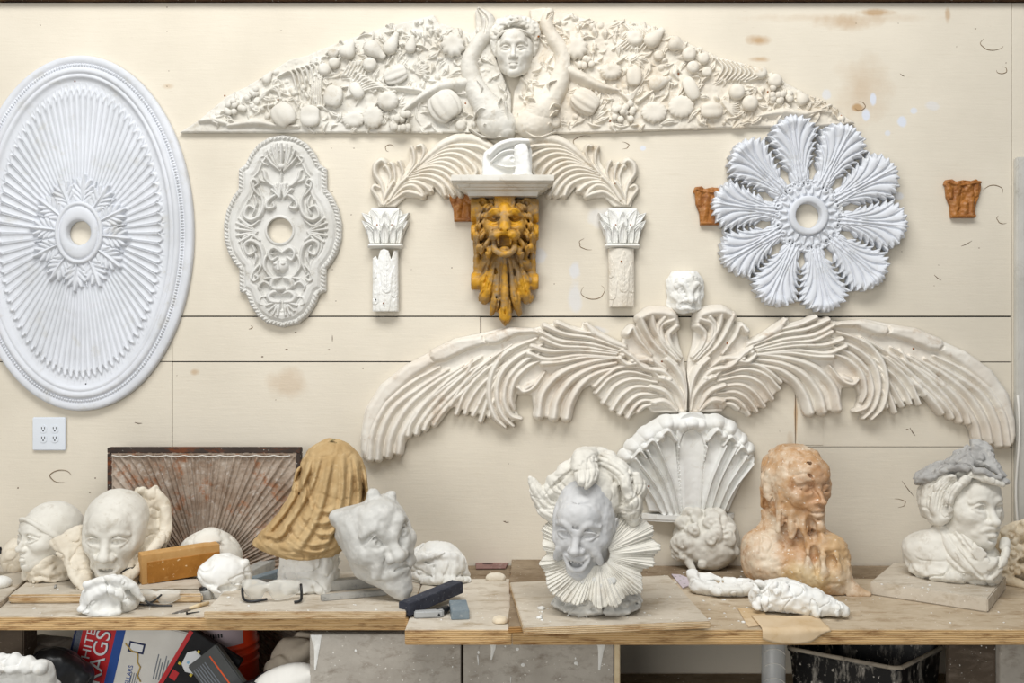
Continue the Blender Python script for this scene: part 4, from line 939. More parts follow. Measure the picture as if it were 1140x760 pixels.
# ------------------------------------------------------------ fluted shell niche
def shell():
    cx = 764; R = Relief(686, 458, 842, 580, 3)
    zz = Z(670, 440, 3.453)
    fl = [((330, 440), (335, 118), 30, 10), ((300, 440), (238, 150), 20, 11), ((365, 440), (425, 150), 20, 11), ((278, 440), (188, 185), 17, 11), ((392, 440), (478, 170), 17, 11), ((255, 440), (140, 215), 15, 12), ((420, 440), (520, 205), 15, 12), ((232, 440), (102, 245), 13, 12), ((448, 440), (550, 240), 12, 12)]
    hulls = [(178, 440), (150, 350), (125, 280), (80, 255), (70, 225), (90, 205), (95, 180), (130, 160), (150, 130), (190, 125), (200, 95), (240, 82), (275, 105), (300, 90), (335, 80), (370, 95), (385, 80), (420, 82), (440, 105), (480, 100), (500, 140), (540, 160), (545, 185), (575, 195), (565, 225), (565, 260), (535, 320), (500, 390), (480, 440)]
    R.poly(zz(*hulls), 2, 1.5)
    for (a, b, w, h) in fl[::-1]:
        (x0, y0), (x1, y1) = zz(a, b); m = ((x0 * .5 + x1 * .5) + (x1 - x0) * -.10, y0 * .5 + y1 * .5)
        w = w / 3.453 * 1.9
        R.stroke([(x0, y0), m, (x1, y1)], [w * .55, w * .85, w * 1.2], [5, 8, 11], 1, 'cup', mode='over')
    for (a, b) in (((315, 440), (284, 190)), ((352, 440), (386, 190)), ((290, 440), (205, 190)), ((378, 440), (460, 185)), ((268, 440), (165, 205)), ((405, 440), (500, 190)), ((244, 440), (122, 235)), ((432, 440), (540, 225)), ((220, 440), (88, 262)), ((455, 440), (565, 255))):
        (x0, y0), (x1, y1) = zz(a, b); m = (x0 * .5 + x1 * .5 - (x1 - x0) * .12, y0 * .5 + y1 * .5)
        R.stroke([(x0, y0), m, (x1, y1)], [1.2, 1.9, 3.0], [7, 12, 17], 1, 'dome')
    R.stroke(zz((84, 240), (116, 200), (168, 152), (240, 112), (335, 104), (430, 110), (478, 132), (526, 176), (558, 222)), [6, 8, 10, 11, 10, 11, 10, 8, 6], [12, 13, 13, 13, 12, 13, 13, 13, 12], 1, 'dome')
    for (u, v, rx, ry, h) in ((240, 108, 12, 9, 17), (430, 106, 12, 9, 17), (170, 150, 11, 9, 17), (478, 128, 10, 9, 17), (118, 195, 10, 8, 16), (524, 172, 8, 8, 16), (92, 232, 9, 8, 15), (553, 205, 8, 7, 15), (214, 150, 8, 7, 19), (452, 148, 8, 7, 19), (152, 190, 7, 6, 18), (505, 185, 7, 6, 18), (300, 110, 8, 8, 16), (372, 108, 8, 8, 16), (335, 104, 13, 8, 16), (540, 232, 7, 6, 16), (118, 232, 7, 5, 16)):
        (x, y), = zz((u, v)); an = math.atan2(y - 575, x - cx) + PI / 2; R.blob(x, y, rx * 1.12, ry * 1.25, h, an, 1, 'dome')
    for (b, r) in (((238, 138), 11), ((425, 136), 11), ((182, 172), 9), ((478, 160), 9), ((135, 212), 8), ((520, 196), 8)):
        (x, y), = zz(b)
        R.stroke([(x - r * .9, y + r * .75), (x, y - r * .3), (x + r * .9, y + r * .75)], [r * .3, r * .5, r * .3], [16, 20, 16], 1, 'dome')
    R.poly(zz((283, 195), (300, 145), (335, 118), (370, 145), (385, 195), (370, 440), (300, 440)), 4, 1, mode='over', base=2)
    R.stroke(zz((335, 440), (335, 150)), [7, 10], [-1.5, -2.5], 0, 'dome', mode='add', mask=False)
    R.rough(.35, .15, 9); R.blur(1)
    root = thing('shell_niche', hang(cx, 577), 'white fluted plaster shell with scalloped top and thin ledge below the meeting wings', 'plaster shell')
    X0 = None
    link('shell_flutes', R.mesh('shell_flutes', S0, 3, (cx, 577), bulge=lambda X, Y: 7 * np.clip(1 - ((X - cx) / 80) ** 2, 0, 1)), M['bright_plaster'], root)
    # ledge: half oval moulding
    bm = bmesh.new()
    for (k, z0, z1) in ((1.0, 1.5, 6.5), (.95, -1.0, 1.7)):
        pts = [(53 * k * math.cos(t), -17 * k * math.sin(t)) for t in np.linspace(0, PI, 30)]
        slab(bm, [(x * S0, y * S0) for x, y in pts], z0 * S0, z1 * S0)
    soften(link('ledge', bm_mesh('ledge', bm), M['bright_plaster'], root), 40)
    for (px, py) in ((720, 539), (814, 526)): screw(root, px, py, -.045, (cx, 577), 'rust', 1.2)
shell()

# ------------------------------------------------------------ outlet
root = thing('wall_outlet', hang(56, 482.5), 'white wall plate with four power sockets under the oval medallion', 'power outlet')
s = S0; bm = bmesh.new(); add_box(bm, -18.6 * s, 18.6 * s, -2.2 * s, 0, -18.4 * s, 18.4 * s); bevel(bm, 1.0 * s, 3); soften(link('cover_plate', bm_mesh('cover_plate', bm), M['outlet_white'], root))
for dx in (-6.2, 6.6):
    for dz in (5.4, -5.2):
        bm = bmesh.new(); pts = [(dx * s + 4.6 * s * max(-.86, min(.86, math.cos(t))), dz * s + 4.6 * s * math.sin(t)) for t in np.linspace(0, 2 * PI, 32, endpoint=False)]
        prism(bm, pts, -2.75 * s, -2.0 * s); r = link('socket', bm_mesh('socket', bm), M['outlet_white'], root)
        bm = bmesh.new()
        for ox, oz, w, h in ((-1.6, 1.1, .4, 1.2), (1.6, 1.1, .4, 1.2), (0, -1.9, .75, .75)): add_box(bm, (dx + ox - w) * s, (dx + ox + w) * s, -2.85 * s, -2.6 * s, (dz + oz - h) * s, (dz + oz + h) * s)
        link('slots', bm_mesh('slots', bm), M['dark_slot'], r)
# ------------------------------------------------------------ pediment frieze with fruit
def ribbed(rx, ry, rz, nrib=8, amp=.14, n=48, m=20, sink=.25, wobble=0.0, axis='y'):
    """squashed ribbed ball (pumpkin, tomato, apple); axis towards the viewer"""
    V = []; Q = []
    for i in range(m + 1):
        f = PI * i / m
        for k in range(n):
            t = 2 * PI * k / n; r = 1 - amp * abs(math.cos(nrib * t / 2)) ** 3 * math.sin(f)
            x, y = math.sin(f) * math.cos(t) * r, math.sin(f) * math.sin(t) * r; c = math.cos(f)
            c -= sink * math.exp(-(f / .45) ** 2) - sink * math.exp(-((PI - f) / .45) ** 2)
            if axis == 'y': V.append((x * rx, -c * ry, y * rz))
            else: V.append((x * rx, y * ry, c * rz))
    for i in range(m):
        for k in range(n): Q.append((i * n + k, i * n + (k + 1) % n, (i + 1) * n + (k + 1) % n, (i + 1) * n + k))
    return np.array(V, np.float32), np.array(Q)
def pear_np(r, L, n=24):
    prof = [(0.001, -1), (.45, -.97), (.85, -.75), (1, -.4), (.95, 0), (.72, .4), (.5, .75), (.42, 1.0), (.3, 1.18), (.001, 1.22)]
    P = spline(prof, 24); P = np.clip(P, [[.001, -2]], [[9, 9]])
    return lathe([(a * r, b * L) for a, b in P], n)
def rot_np(V, ang, sy=1.0, tilt=0.0):
    R = np.array(Matrix.Rotation(ang, 3, 'Y') @ Matrix.Rotation(tilt, 3, 'X')); V = V @ R.T; V = V.copy(); V[:, 1] *= sy
    return V
def place(name, VQ, root, anchor, px, py, depth, mat, ang=0.0, sy=.8, tilt=0.0, scale=S0):
    V, Q = VQ[0], VQ[1]; V = rot_np(V, ang, sy, tilt) * scale
    V = V + np.array([(px - anchor[0]) * S0, -depth * S0, (anchor[1] - py) * S0])
    return link(name, mesh_np(name, V, Q, VQ[2] if len(VQ) > 2 else None), mat, root)
def grape_cluster(spots, r):
    ps = []
    for (x, z, y) in spots:
        V, Q = lathe([(r * math.sin(PI * i / 8) + .0001, r * math.cos(PI * i / 8)) for i in range(9)], 12); ps.append((V + np.array([x, -y, z]), Q))
    return merge_np(ps)
def leaf_relief(R, x, y, ang, L, w, h, base=0, seed=0):
    R.stroke([(x, y), (x + math.cos(ang) * L * .5, y + math.sin(ang) * L * .5), (x + math.cos(ang) * L, y + math.sin(ang) * L)], [1, w * .9, .5], [h * .7, h * 1.2, h], base, 'dome'); R.stroke([(x, y), (x + math.cos(ang) * L, y + math.sin(ang) * L)], [.8, .5], [-h * .5, -h * .3], 0, 'ridge', mode='add', mask=False)
def frieze(mir):
    mat = M['aged_plaster'] if not mir else M['cream_plaster']
    rng = random.Random(11 + mir)
    if not mir:
        z = Z(200, 0, 3.0); an = (400, 149)
        out = z((5, 446), (70, 405), (165, 325), (235, 290), (300, 250), (370, 205), (430, 190), (500, 160), (600, 125), (700, 92), (780, 74), (850, 56), (866, 80), (920, 100), (978, 118), (992, 95), (988, 40), (1000, 34), (1030, 70), (1045, 130), (1056, 200), (1085, 270), (1106, 320), (1107, 420), (1098, 447))
        R = Relief(198, 6, 574, 154, 2.4)
    else:
        z = Z(560, 0, 2.85); an = (760, 146)
        out = z((36, 424), (28, 380), (36, 290), (70, 230), (104, 130), (88, 60), (84, 36), (130, 30), (280, 70), (320, 82), (372, 68), (450, 80), (500, 105), (560, 130), (620, 158), (680, 185), (800, 218), (870, 255), (935, 290), (1040, 345), (1112, 394), (1000, 403), (740, 408), (400, 420), (200, 427))
        R = Relief(566, 4, 956, 154, 2.4)
    R.poly(out, 2.5, 1.5)
    slabM = R.M.copy()
    xs = [p[0] for p in out]
    for _ in range(420):
        for _t in range(50):
            x = rng.uniform(min(xs) + 10, max(xs) - 6); y = rng.uniform(20, 143); i, j = int((x - R.x0) * R.res), int((y - R.y0) * R.res)
            if 0 <= i < R.nx and 0 <= j < R.ny and slabM[j, i] > 3: break
        a = rng.uniform(0, 2 * PI); L = rng.uniform(8, 20); k = rng.random()
        c, s_ = math.cos(a), math.sin(a)
        if k < .3:
            R.stroke([(x, y), (x + c * L * .5 - s_ * 2, y + s_ * L * .5 + c * 2), (x + c * L, y + s_ * L)], [.8, L * .26, .5], [3, 6, 4], rng.uniform(0, 2), 'dome')
            R.stroke([(x, y), (x + c * L * .5 - s_ * 2, y + s_ * L * .5 + c * 2), (x + c * L * .95, y + s_ * L * .95)], [.6, .8, .5], [-2, -3, -1.5], 0, 'ridge', mode='add', mask=False)
        elif k < .7: R.stroke([(x, y), (x + c * L * .5 - s_ * 2, y + s_ * L * .5 + c * 2), (x + c * L, y + s_ * L)], [1, rng.uniform(1.5, 3), .8], [3, rng.uniform(4, 8), 3], 1, 'dome')
        else: R.blob(x, y, rng.uniform(2, 5), rng.uniform(2, 5), rng.uniform(3, 8), a)
    st = lambda pts, w, h, b=2.0, prof='dome': R.stroke(z(*pts), w, h, b, prof)
    if not mir:
        for k in range(7): st([(335 + k * 16, 265 - k * 6), (380 + k * 15, 250 - k * 5), (400 + k * 14, 320 - k * 10)], [1.5, 2.4, 1.8], [5, 8, 6])
        for k in range(6): st([(440 + k * 8, 360), (448 + k * 6, 300), (440 + k * 9, 215)], [1, 1.6, 1.2], [4, 6, 5])
        for k in range(8): st([(560, 330), (590 + k * 12, 250 + 7 * k), (610 + k * 18, 270 + k * 10)], [1.4, 2, 1], [4, 6, 4])
        st([(740, 385), (800, 340), (870, 300), (962, 284)], [2, 5, 8, 9], [5, 9, 11, 10]); st([(690, 300), (760, 305), (820, 320), (745, 375)], [2, 4, 3, 2], [5, 8, 6, 5])
        st([(170, 425), (260, 415), (330, 425), (400, 428)], [3, 5, 4, 3], [5, 7, 6, 5]); st([(75, 410), (120, 405), (170, 420)], [2.5, 5, 3], [4, 6, 5])
        for k in range(5): st([(260, 360), (290 + 10 * k, 320 - 6 * k), (345, 290 + 16 * k)], [1, 2.4, 1.4], [4, 6, 4])
        for k in range(7): st([(560, 240), (575 + 10 * k, 215), (548 + 12 * k, 262)], [1, 2, 2], [4, 6, 5])
        for k in range(8): leaf_relief(R, *z((800 + 14 * k, 128 + (k % 3) * 8))[0], -PI / 2 + (k - 3) * .3, 11, 4, 5, 2)
        for k in range(6): leaf_relief(R, *z((790, 250))[0], .3 - k * .35, 16, 5, 5, 2)
    else:
        for k in range(9): st([(665 + 14 * k, 190 + 3 * k), (690 + 14 * k, 225 + 3 * k), (672 + 13 * k, 262)], [1.2, 2.4, 1.6], [5, 8, 5])
        for k in range(8): st([(380 + 8 * k, 85 + k), (400 + 10 * k, 120), (345 + 14 * k, 165)], [1, 2.2, 1.4], [4, 7, 4])
        st([(195, 225), (240, 250), (300, 280), (366, 294)], [8, 8, 7, 2.5], [10, 11, 10, 5])
        for k in range(6): st([(360, 295), (400, 310 + 4 * k), (450 - 10 * k, 250 + 18 * k)], [1.2, 2, 1], [4, 6, 4])
        st([(425, 330), (480, 290), (530, 265)], [3, 2.4, 1], [7, 6, 4]); st([(800, 375), (880, 362), (950, 368), (1020, 352)], [2, 6, 4.5, 1.5], [5, 8, 7, 4]); st([(1000, 352), (1030, 340)], [1.5, 3], [5, 5]); st([(1000, 356), (1030, 362)], [1.5, 3], [5, 5])
        for k in range(7): st([(690, 320 + 2 * k), (720, 340 + 5 * k), (745, 330 + 8 * k)], [1, 2, 1], [4, 6, 4])
        for k in range(7): leaf_relief(R, *z((860 + 24 * k, 360 - (k % 2) * 16))[0], PI + k * .5, 12, 4, 4, 2)
        for k in range(6): leaf_relief(R, *z((270 + 26 * k, 130 - 6 * (k % 2)))[0], -PI / 2 + (k - 2) * .4, 12, 5, 5, 2)
        for k in range(5): leaf_relief(R, *z((290, 395 - 12 * k))[0], -.4 - .2 * k, 17, 5, 5, 2)
    R.M = np.minimum(R.M, slabM + .6); R.M = np.where(slabM < -2, np.minimum(R.M, slabM + 2), R.M)
    R.rough(.5, .2, 3); R.blur(1)
    lab = ('tapering plaster frieze piece of fruit and shells whose pointed end lies beside the oval medallion' if not mir else 'tapering plaster frieze piece of fruit and shells whose point ends above the round medallion')
    root = thing('pediment_frieze', hang(*an), lab, 'frieze', 'two pieces of the fruit frieze')
    o = rel_obj('carved_slab', R, mat, root, an, thick=3.5)
    P = lambda name, vq, u, v, d, ang=0, sy=.8, tilt=0: place(name, vq, root, an, *z((u, v))[0], d + 2.0, mat, ang, sy, tilt)
    sp = lambda r: ribbed(r, r, r, 1, .0, 28, 14, .18)
    if not mir:
        P('pear', pear_np(9.0, 9.5), 568, 178, 8, .5); P('pear', pear_np(9, 12), 655, 178, 8, 2.2); P('eggplant', pear_np(7.5, 12), 712, 158, 8, .45); P('eggplant', pear_np(6, 9), 776, 160, 8, .2)
        P('pumpkin', ribbed(14, 9, 14, 9, .16), 915, 160, 8); P('pumpkin', ribbed(19, 12, 20, 10, .15, axis='z'), 888, 362, 8, -.6, .8)
        for (u, v, r) in ((490, 241, 7.2), (522, 220, 6.4), (518, 186, 6), (640, 225, 8), (455, 215, 4)): P('apple', sp(r), u, v, 8)
        P('gourd', ribbed(11, 8, 16, 8, .16, axis='z'), 725, 258, 8, 1.2, .8); P('pepper', ribbed(12, 9, 14, 4, .2, axis='z'), 520, 330, 8, .2); P('pepper', ribbed(11, 8, 8, 3, .15, axis='z'), 597, 312, 7, 1.0)
        P('onion', ribbed(12, 9, 11, 12, .05), 700, 345, 8); P('melon', ribbed(14, 10, 16, 6, .1, axis='z'), 355, 392, 8, -.6); P('column_stump', ribbed(14, 9, 13, 4, .2, axis='z'), 442, 395, 7, 1.57)
        P('shell', ribbed(13, 5, 9, 14, .1), 585, 405, 6); P('shell', ribbed(12, 6, 13, 14, .1), 650, 398, 7); P('fig', pear_np(5, 7), 300, 268, 6, .6); P('apple', sp(6), 940, 425, 6)
        g = [(rng.uniform(-12, 12), rng.uniform(-9, 9), rng.uniform(0, 5)) for _ in range(14)]; P('grape_cluster', grape_cluster(g, 4.2), 735, 412, 7)
        g = [(rng.uniform(-17, 17), rng.uniform(-9, 9), rng.uniform(0, 4)) for _ in range(22)]; P('grape_cluster', grape_cluster([(x, zz_ + x * .4, y) for x, zz_, y in g], 3.6), 215, 350, 5)
    else:
        P('pumpkin', ribbed(13.5, 9, 13.5, 9, .16), 230, 162, 8); P('gourd', ribbed(14, 11, 19, 9, .16, axis='z'), 258, 330, 8, -1.0, .85); P('pear', pear_np(9, 12), 475, 130, 8, .8); P('pear', pear_np(8.5, 9), 545, 150, 8, 2.0)
        for (u, v, r) in ((585, 181, 8), (630, 195, 6.6), (597, 222, 7), (640, 237, 6), (810, 240, 7), (855, 265, 8), (735, 300, 9), (776, 336, 9), (165, 395, 6)): P('apple', sp(r), u, v, 8)
        P('fig', pear_np(7, 8), 940, 318, 6, -.5); P('pepper', ribbed(10, 8, 13, 4, .2, axis='z'), 412, 250, 8); P('artichoke', ribbed(13, 9, 10, 14, .12), 340, 235, 7); P('squash', pear_np(8, 12), 490, 270, 7, 1.2)
        P('column_stump', ribbed(10, 9, 15, 4, .2, axis='z'), 655, 358, 7, 1.57); P('column_stump', ribbed(9, 9, 16, 4, .2, axis='z'), 590, 290, 7, -.45); P('shell', ribbed(15, 6, 12, 14, .1), 475, 362, 7); P('shell', ribbed(15, 6, 13, 14, .1, ), 560, 345, 7)
        P('onion', ribbed(10, 8, 9, 12, .05), 415, 130, 7); P('apple', sp(6), 490, 185, 7)
        for (cu, cv, n, sx, sz_) in ((380, 362, 16, 12, 9), (872, 308, 14, 12, 8), (265, 210, 8, 8, 5)):
            g = [(rng.uniform(-sx, sx), rng.uniform(-sz_, sz_), rng.uniform(0, 4)) for _ in range(n)]; P('grape_cluster', grape_cluster(g, 3.9), cu, cv, 6)
    # dolphin
    z5 = Z(500, 10, 4.727)
    D = Relief(506, 6, 634, 156, 3)
    if not mir:
        body = z5((158, 10), (205, 70), (200, 140), (150, 200), (110, 290), (125, 390), (170, 480), (235, 570), (280, 640))
        D.stroke(body, [2.5, 8, 8.5, 9, 10, 11.5, 14, 18, 15], [6, 12, 13, 13, 13, 14, 17, 20, 15], 3, 'round', n=60)
        D.blob(*z5((250, 610))[0], 23, 19, 18, .2, 3); fins = [((135, 580), (170, 548), (215, 560)), ((150, 400), (175, 440), (165, 480)), ((290, 470), (262, 520), (270, 560)), ((290, 480), (300, 540), (310, 600))]
        D.stroke(z5((110, 640), (190, 690), (270, 690), (340, 600)), [1.5, 3, 3.5, 2], [8, 12, 12, 8], 3, 'dome'); eye = z5((190, 630))[0]; slit = z5((160, 15), (200, 80), (190, 150))
    else:
        body = z5((525, 30), (510, 90), (540, 160), (590, 230), (600, 300), (575, 400), (530, 480), (480, 550), (430, 620))
        D.stroke(body, [6, 8, 8.5, 9.5, 10, 12, 14.5, 18, 15], [7, 12, 13, 13, 13, 14, 17, 20, 15], 3, 'round', n=60)
        D.blob(*z5((455, 605))[0], 23, 19, 18, -.2, 3); fins = [((520, 560), (550, 525), (600, 540)), ((530, 585), (560, 560), (598, 575)), ((560, 400), (520, 420), (525, 460)), ((410, 490), (440, 500), (460, 530))]
        D.stroke(z5((365, 560), (385, 640), (460, 690), (560, 655)), [2, 3.5, 3, 1.5], [8, 12, 12, 8], 3, 'dome'); eye = z5((527, 625))[0]; slit = z5((512, 75), (525, 50), (540, 38))
    for f in fins: D.stroke(z5(*f), [1.5, 3.2, 1], [20, 24, 20], 0, 'dome', mask=False)
    D.blob(*eye, 2.6, 2.6, 25, mask=False, prof='dome'); D.stroke(slit, [1, 2, 1], [-3, -4, -2], 0, 'dome', mode='add', mask=False)
    D.rough(.5, .2, 8); D.blur(1)
    rel_obj('dolphin', D, mat, root, an, thick=0.5)
    for (u, v) in (((340, 345), (957, 357), (165, 332)) if not mir else ((170, 328), (553, 240), (722, 258), (828, 303), (1066, 372), (335, 395))): screw(root, *z((u, v))[0], -.046 if v > 300 and u < 1000 else -.02, an, 'rust', 1.1)
frieze(False); frieze(True)

# ------------------------------------------------------------ faces
def face(S, p=None):
    """a face in head units: chin near z=-0.5, crown near 0.5, looking along -y"""
    q = dict(cran=(.335, .42, .36), skull=True, jaw=.20, chin=.10, chinz=-.42, brow=.036, browin=.088, browout=.108, frown=0.0, eye=.062, eyez=0.0, eyex=.135, lid=.012, open=.5, nose=.05, nosel=.0, noser=.0,
             mouthw=.105, mouthz=-.285, smile=0.0, gape=0.0, lips=.030, cheek=.10, fold=0.0, teeth=0, ears=True, pupil=True, iris=False, mus=False)
    q.update(p or {}); k = .05
    if q['skull']: S.ell((0, .07, .14), q['cran'], .06)
    S.ell((0, -.10, -.08), (.295, .285, .36), .10)
    jw = q['jaw']
    for s in (1, -1):
        S.tube([(s * jw, .0, -.26), (s * .06, -.26, q['chinz'] + .03)], [.105, .085], .10)
        S.ell((s * .175, -.245, -.10), (q['cheek'], .10, .085), .09)
        S.ell((s * .255, -.08, .02), (.06, .15, .16), .10)
    S.ell((0, -.305, q['chinz']), (q['chin'], .085, .075), .08)
    S.ell((0, -.30, .17), (.20, .12, .15), .12)
    S.ell((0, -.325, -.27), (.115, .085, .115), .08)
    ez, ex = q['eyez'], q['eyex']
    for s in (1, -1):
        S.ell((s * ex, -.405, ez - .005), (.095, .062, .062), .045, 'sub')
        S.tube([(s * .035, -.385, ez + q['browin'] - q['frown']), (s * .12, -.385, ez + q['browout'] - q['frown'] * .1), (s * .23, -.30, ez + .06 + q['frown'] * .35)], [q['brow'] * .95, q['brow'] * .95, q['brow'] * .5], .035, n=8)
        e = q['eye']; S.ell((s * ex, -.322, ez), (e * 1.15, e * .92, e), .010)
        if q['pupil']: S.ell((s * ex, -.325 - e * .95, ez), e * .34, .006, 'sub')
        if q['iris']: S.tube([(s * ex + .034 * math.cos(t), -.318 - e * .85, ez + .034 * math.sin(t)) for t in np.linspace(0, 2 * PI, 13)], .006, .01, 'sub', n=12)
        o = q['open'] * e * .80; L = q['lid']
        up = [(s * (ex - .088), -.345, ez - .012), (s * (ex - .04), -.385, ez + o * .9), (s * (ex + .02), -.385, ez + o), (s * (ex + .085), -.325, ez - .002)]
        lo = [(s * (ex - .085), -.345, ez - .014), (s * (ex - .03), -.376, ez - o * .95 - .004), (s * (ex + .03), -.374, ez - o * .9), (s * (ex + .085), -.325, ez - .006)]
        S.tube(up, [L * .8, L * 1.3, L * 1.3, L * .8], .012, n=9); S.tube(lo, [L * .7, L, L, L * .7], .014, n=9)
        S.tube([(a, b - .004, c + .030) for a, b, c in up], .007, .018, 'sub', n=9)
        S.tube([(s * (ex - .05), -.372, ez - .062), (s * ex, -.362, ez - .082), (s * (ex + .07), -.325, ez - .062)], .010, .05, n=6)
    n = q['nose']; nz = -.165 - q['nosel']
    S.tube([(0, -.355, .06), (0, -.40, -.04), (0, -.455, nz + .01)], [n * .72, n * .70, n * .95], .05, n=8)
    S.ell((0, -.462, nz), (n * .98, n * .95, n * .85), .03)
    for s in (1, -1):
        S.ell((s * n * 1.12, -.405, nz - .012), (n * .75, n * .9, n * .68), .03)
        S.ell((s * n * .58, -.44, nz - .05), (n * .34, n * .5, n * .3), .012, 'sub')
    w, mz, sm, g = q['mouthw'], q['mouthz'], q['smile'], q['gape']; l = q['lips']
    if g > 0:
        S.ell((0, -.40, mz - g * .45), (w * .82, .09, g * .55 + .012), .02, 'sub')
        if q['teeth']:
            for i in range(q['teeth']):
                x = (i - (q['teeth'] - 1) / 2) * .036; S.ell((x, -.384 + x * x * 3, mz - .006), (.017, .018, .03), .004)
    up = [(-w, -.345, mz + sm), (-w * .45, -.395, mz + .012 + sm * .15), (-w * .14, -.412, mz + .026), (0, -.405, mz + .02), (w * .14, -.412, mz + .026), (w * .45, -.395, mz + .012 + sm * .15), (w, -.345, mz + sm)]
    lo = [(-w, -.345, mz + sm - .006), (-w * .5, -.385, mz - .025 - g + sm * .2), (0, -.402, mz - .036 - g), (w * .5, -.385, mz - .025 - g + sm * .2), (w, -.345, mz + sm - .006)]
    S.tube(up, [l * .35, l * .8, l * .85, l * .35], .02, n=14); S.tube(lo, [l * .35, l, l * 1.05, l, l * .35], .02, n=12)
    if g == 0: S.tube([(-w * .97, -.362, mz + sm - .002), (-w * .4, -.425, mz - .004 + sm * .1), (0, -.44, mz + .002), (w * .4, -.425, mz - .004 + sm * .1), (w * .97, -.362, mz + sm - .002)], .008, .014, 'sub', n=14)
    S.ell((0, -.39, mz - .085 - g), (.06, .03, .022), .03, 'sub')
    if q['fold']:
        for s in (1, -1):
            S.tube([(s * n * 1.7, -.385, nz + .03), (s * (w * .95), -.372, mz + .07), (s * (w * 1.25), -.325, mz - .02)], .013 * q['fold'], .04, 'sub', n=8)
            S.tube([(s * n * 2.1, -.355, nz + .05), (s * (w * 1.25), -.33, mz + .08), (s * (w * 1.45), -.29, mz - .02)], .03 * q['fold'], .06, n=8)
    if q['ears']:
        for s in (1, -1):
            S.ell((s * .325, .05, -.04), (.035, .075, .115), .02, rot=(0.15, s * .2, 0)); S.ell((s * .36, .03, -.02), (.02, .04, .07), .02, 'sub')
def curls(S, pts, r, k=2.0, amp=.35, seed=1):
    rng = random.Random(seed)
    for p in pts:
        a = rng.uniform(0, 6); n = 9; q = []
        ax = np.array([rng.uniform(-1, 1), rng.uniform(-.3, .3), rng.uniform(-1, 1)])
        for i in range(n):
            t = a + i * .8; rr = r * (1.0 - i / n * .7)
            q.append((p[0] + rr * math.cos(t), p[1] - i * r * .06, p[2] + rr * math.sin(t)))
        S.tube(q, r * .42, k, n=10)

# classical head between the frieze halves
def keystone_head():
    cx, cy = 573, 55; root = thing('relief_head', hang(cx, 88), 'plaster head with a headband and curly hair between the two dolphins', 'relief head')
    S = Clay((-29, -34, -36), (29, 2, 38), .7)
    S.frame(rotm(-4, 4), (0, -3, -4), 62)
    face(S, dict(cran=(.34, .36, .34), jaw=.17, eye=.058, ears=False, pupil=False, open=.45, nose=.045, mouthw=.08, lips=.028, fold=0))
    S.rough(.3, .25, 2); S.half((0, 0, 0), (0, 1, 0)) if False else None
    S.frame(); S.half((0, -.5, 0), (0, 1, 0))
    link('face', S.mesh('face', S0), M['aged_plaster'], root, loc=(0, 0, 33 * S0))
    Hh = Clay((-33, -38, -30), (33, 2, 40), .75)
    Hh.ell((0, -6, 20), (25, 16, 15), 3); Hh.ell((0, -22, 4), (22, 18, 19), 3, 'sub')
    for s in (1, -1): Hh.tube([(s * 20, -14, 16), (s * 23, -9, 4), (s * 21, -6, -8)], [4, 4.5, 2.5], 2)
    rng = random.Random(5)
    curls(Hh, [(25 * math.cos(t) * .93, -16 + 4 * abs(math.cos(t)), 14 + 13 * math.sin(t) + rng.uniform(-2, 2)) for t in np.linspace(-.35, PI + .35, 15)], 4.6, 1.5, seed=3)
    curls(Hh, [(19 * math.cos(t), -22 + 6 * abs(math.cos(t)), 13 + 12 * math.sin(t) + rng.uniform(-1, 1)) for t in np.linspace(.1, PI - .1, 10)], 4.0, 1.5, seed=4)
    Hh.tube([(-20, -15, 8), (-12, -21.5, 12.5), (0, -24, 13.5), (12, -21.5, 12.5), (20, -15, 8)], 1.6, 1, n=20)
    Hh.half((0, -.3, 0), (0, 1, 0)); Hh.rough(.5, .4, 4)
    link('hair', Hh.mesh('hair', S0), M['aged_plaster'], root, loc=(0, 0, 33 * S0))
    screw(root, 599, 46, -.05, (cx, 88), 'rust', 1.2)
keystone_head()

# scowling little mask above the wings
def little_mask():
    root = thing('scowling_mask', hang(762, 351), 'small bright white scowling plaster mask resting on top of the two wings', 'mask')
    S = Clay((-26, -30, -26), (26, 2, 26), .6)
    S.frame(rotm(4, 2), (0, 0, 4), 58)
    face(S, dict(cran=(.37, .40, .34), jaw=.25, chin=.09, chinz=-.36, frown=.085, brow=.06, browin=.10, browout=.14, eye=.072, open=.95, pupil=True, nose=.066, mouthw=.14, smile=-.05, lips=.046, cheek=.13, fold=1.4, ears=False))
    for s in (1, -1):
        for i in range(3): S.tube([(s * .05, -.36, .15 + i * .05), (s * .13, -.37, .18 + i * .05), (s * .24, -.30, .15 + i * .05)], .014, .02, 'sub', n=8)
    S.frame(); S.half((0, -.2, 0), (0, 1, 0)); S.half((0, 0, -20.5), (.12, 0, -1)); S.rough(.8, .22, 3)
    link('mask_face', S.mesh('mask_face', S0), M['bright_plaster'], root, loc=(0, 0, 22.5 * S0))
little_mask()

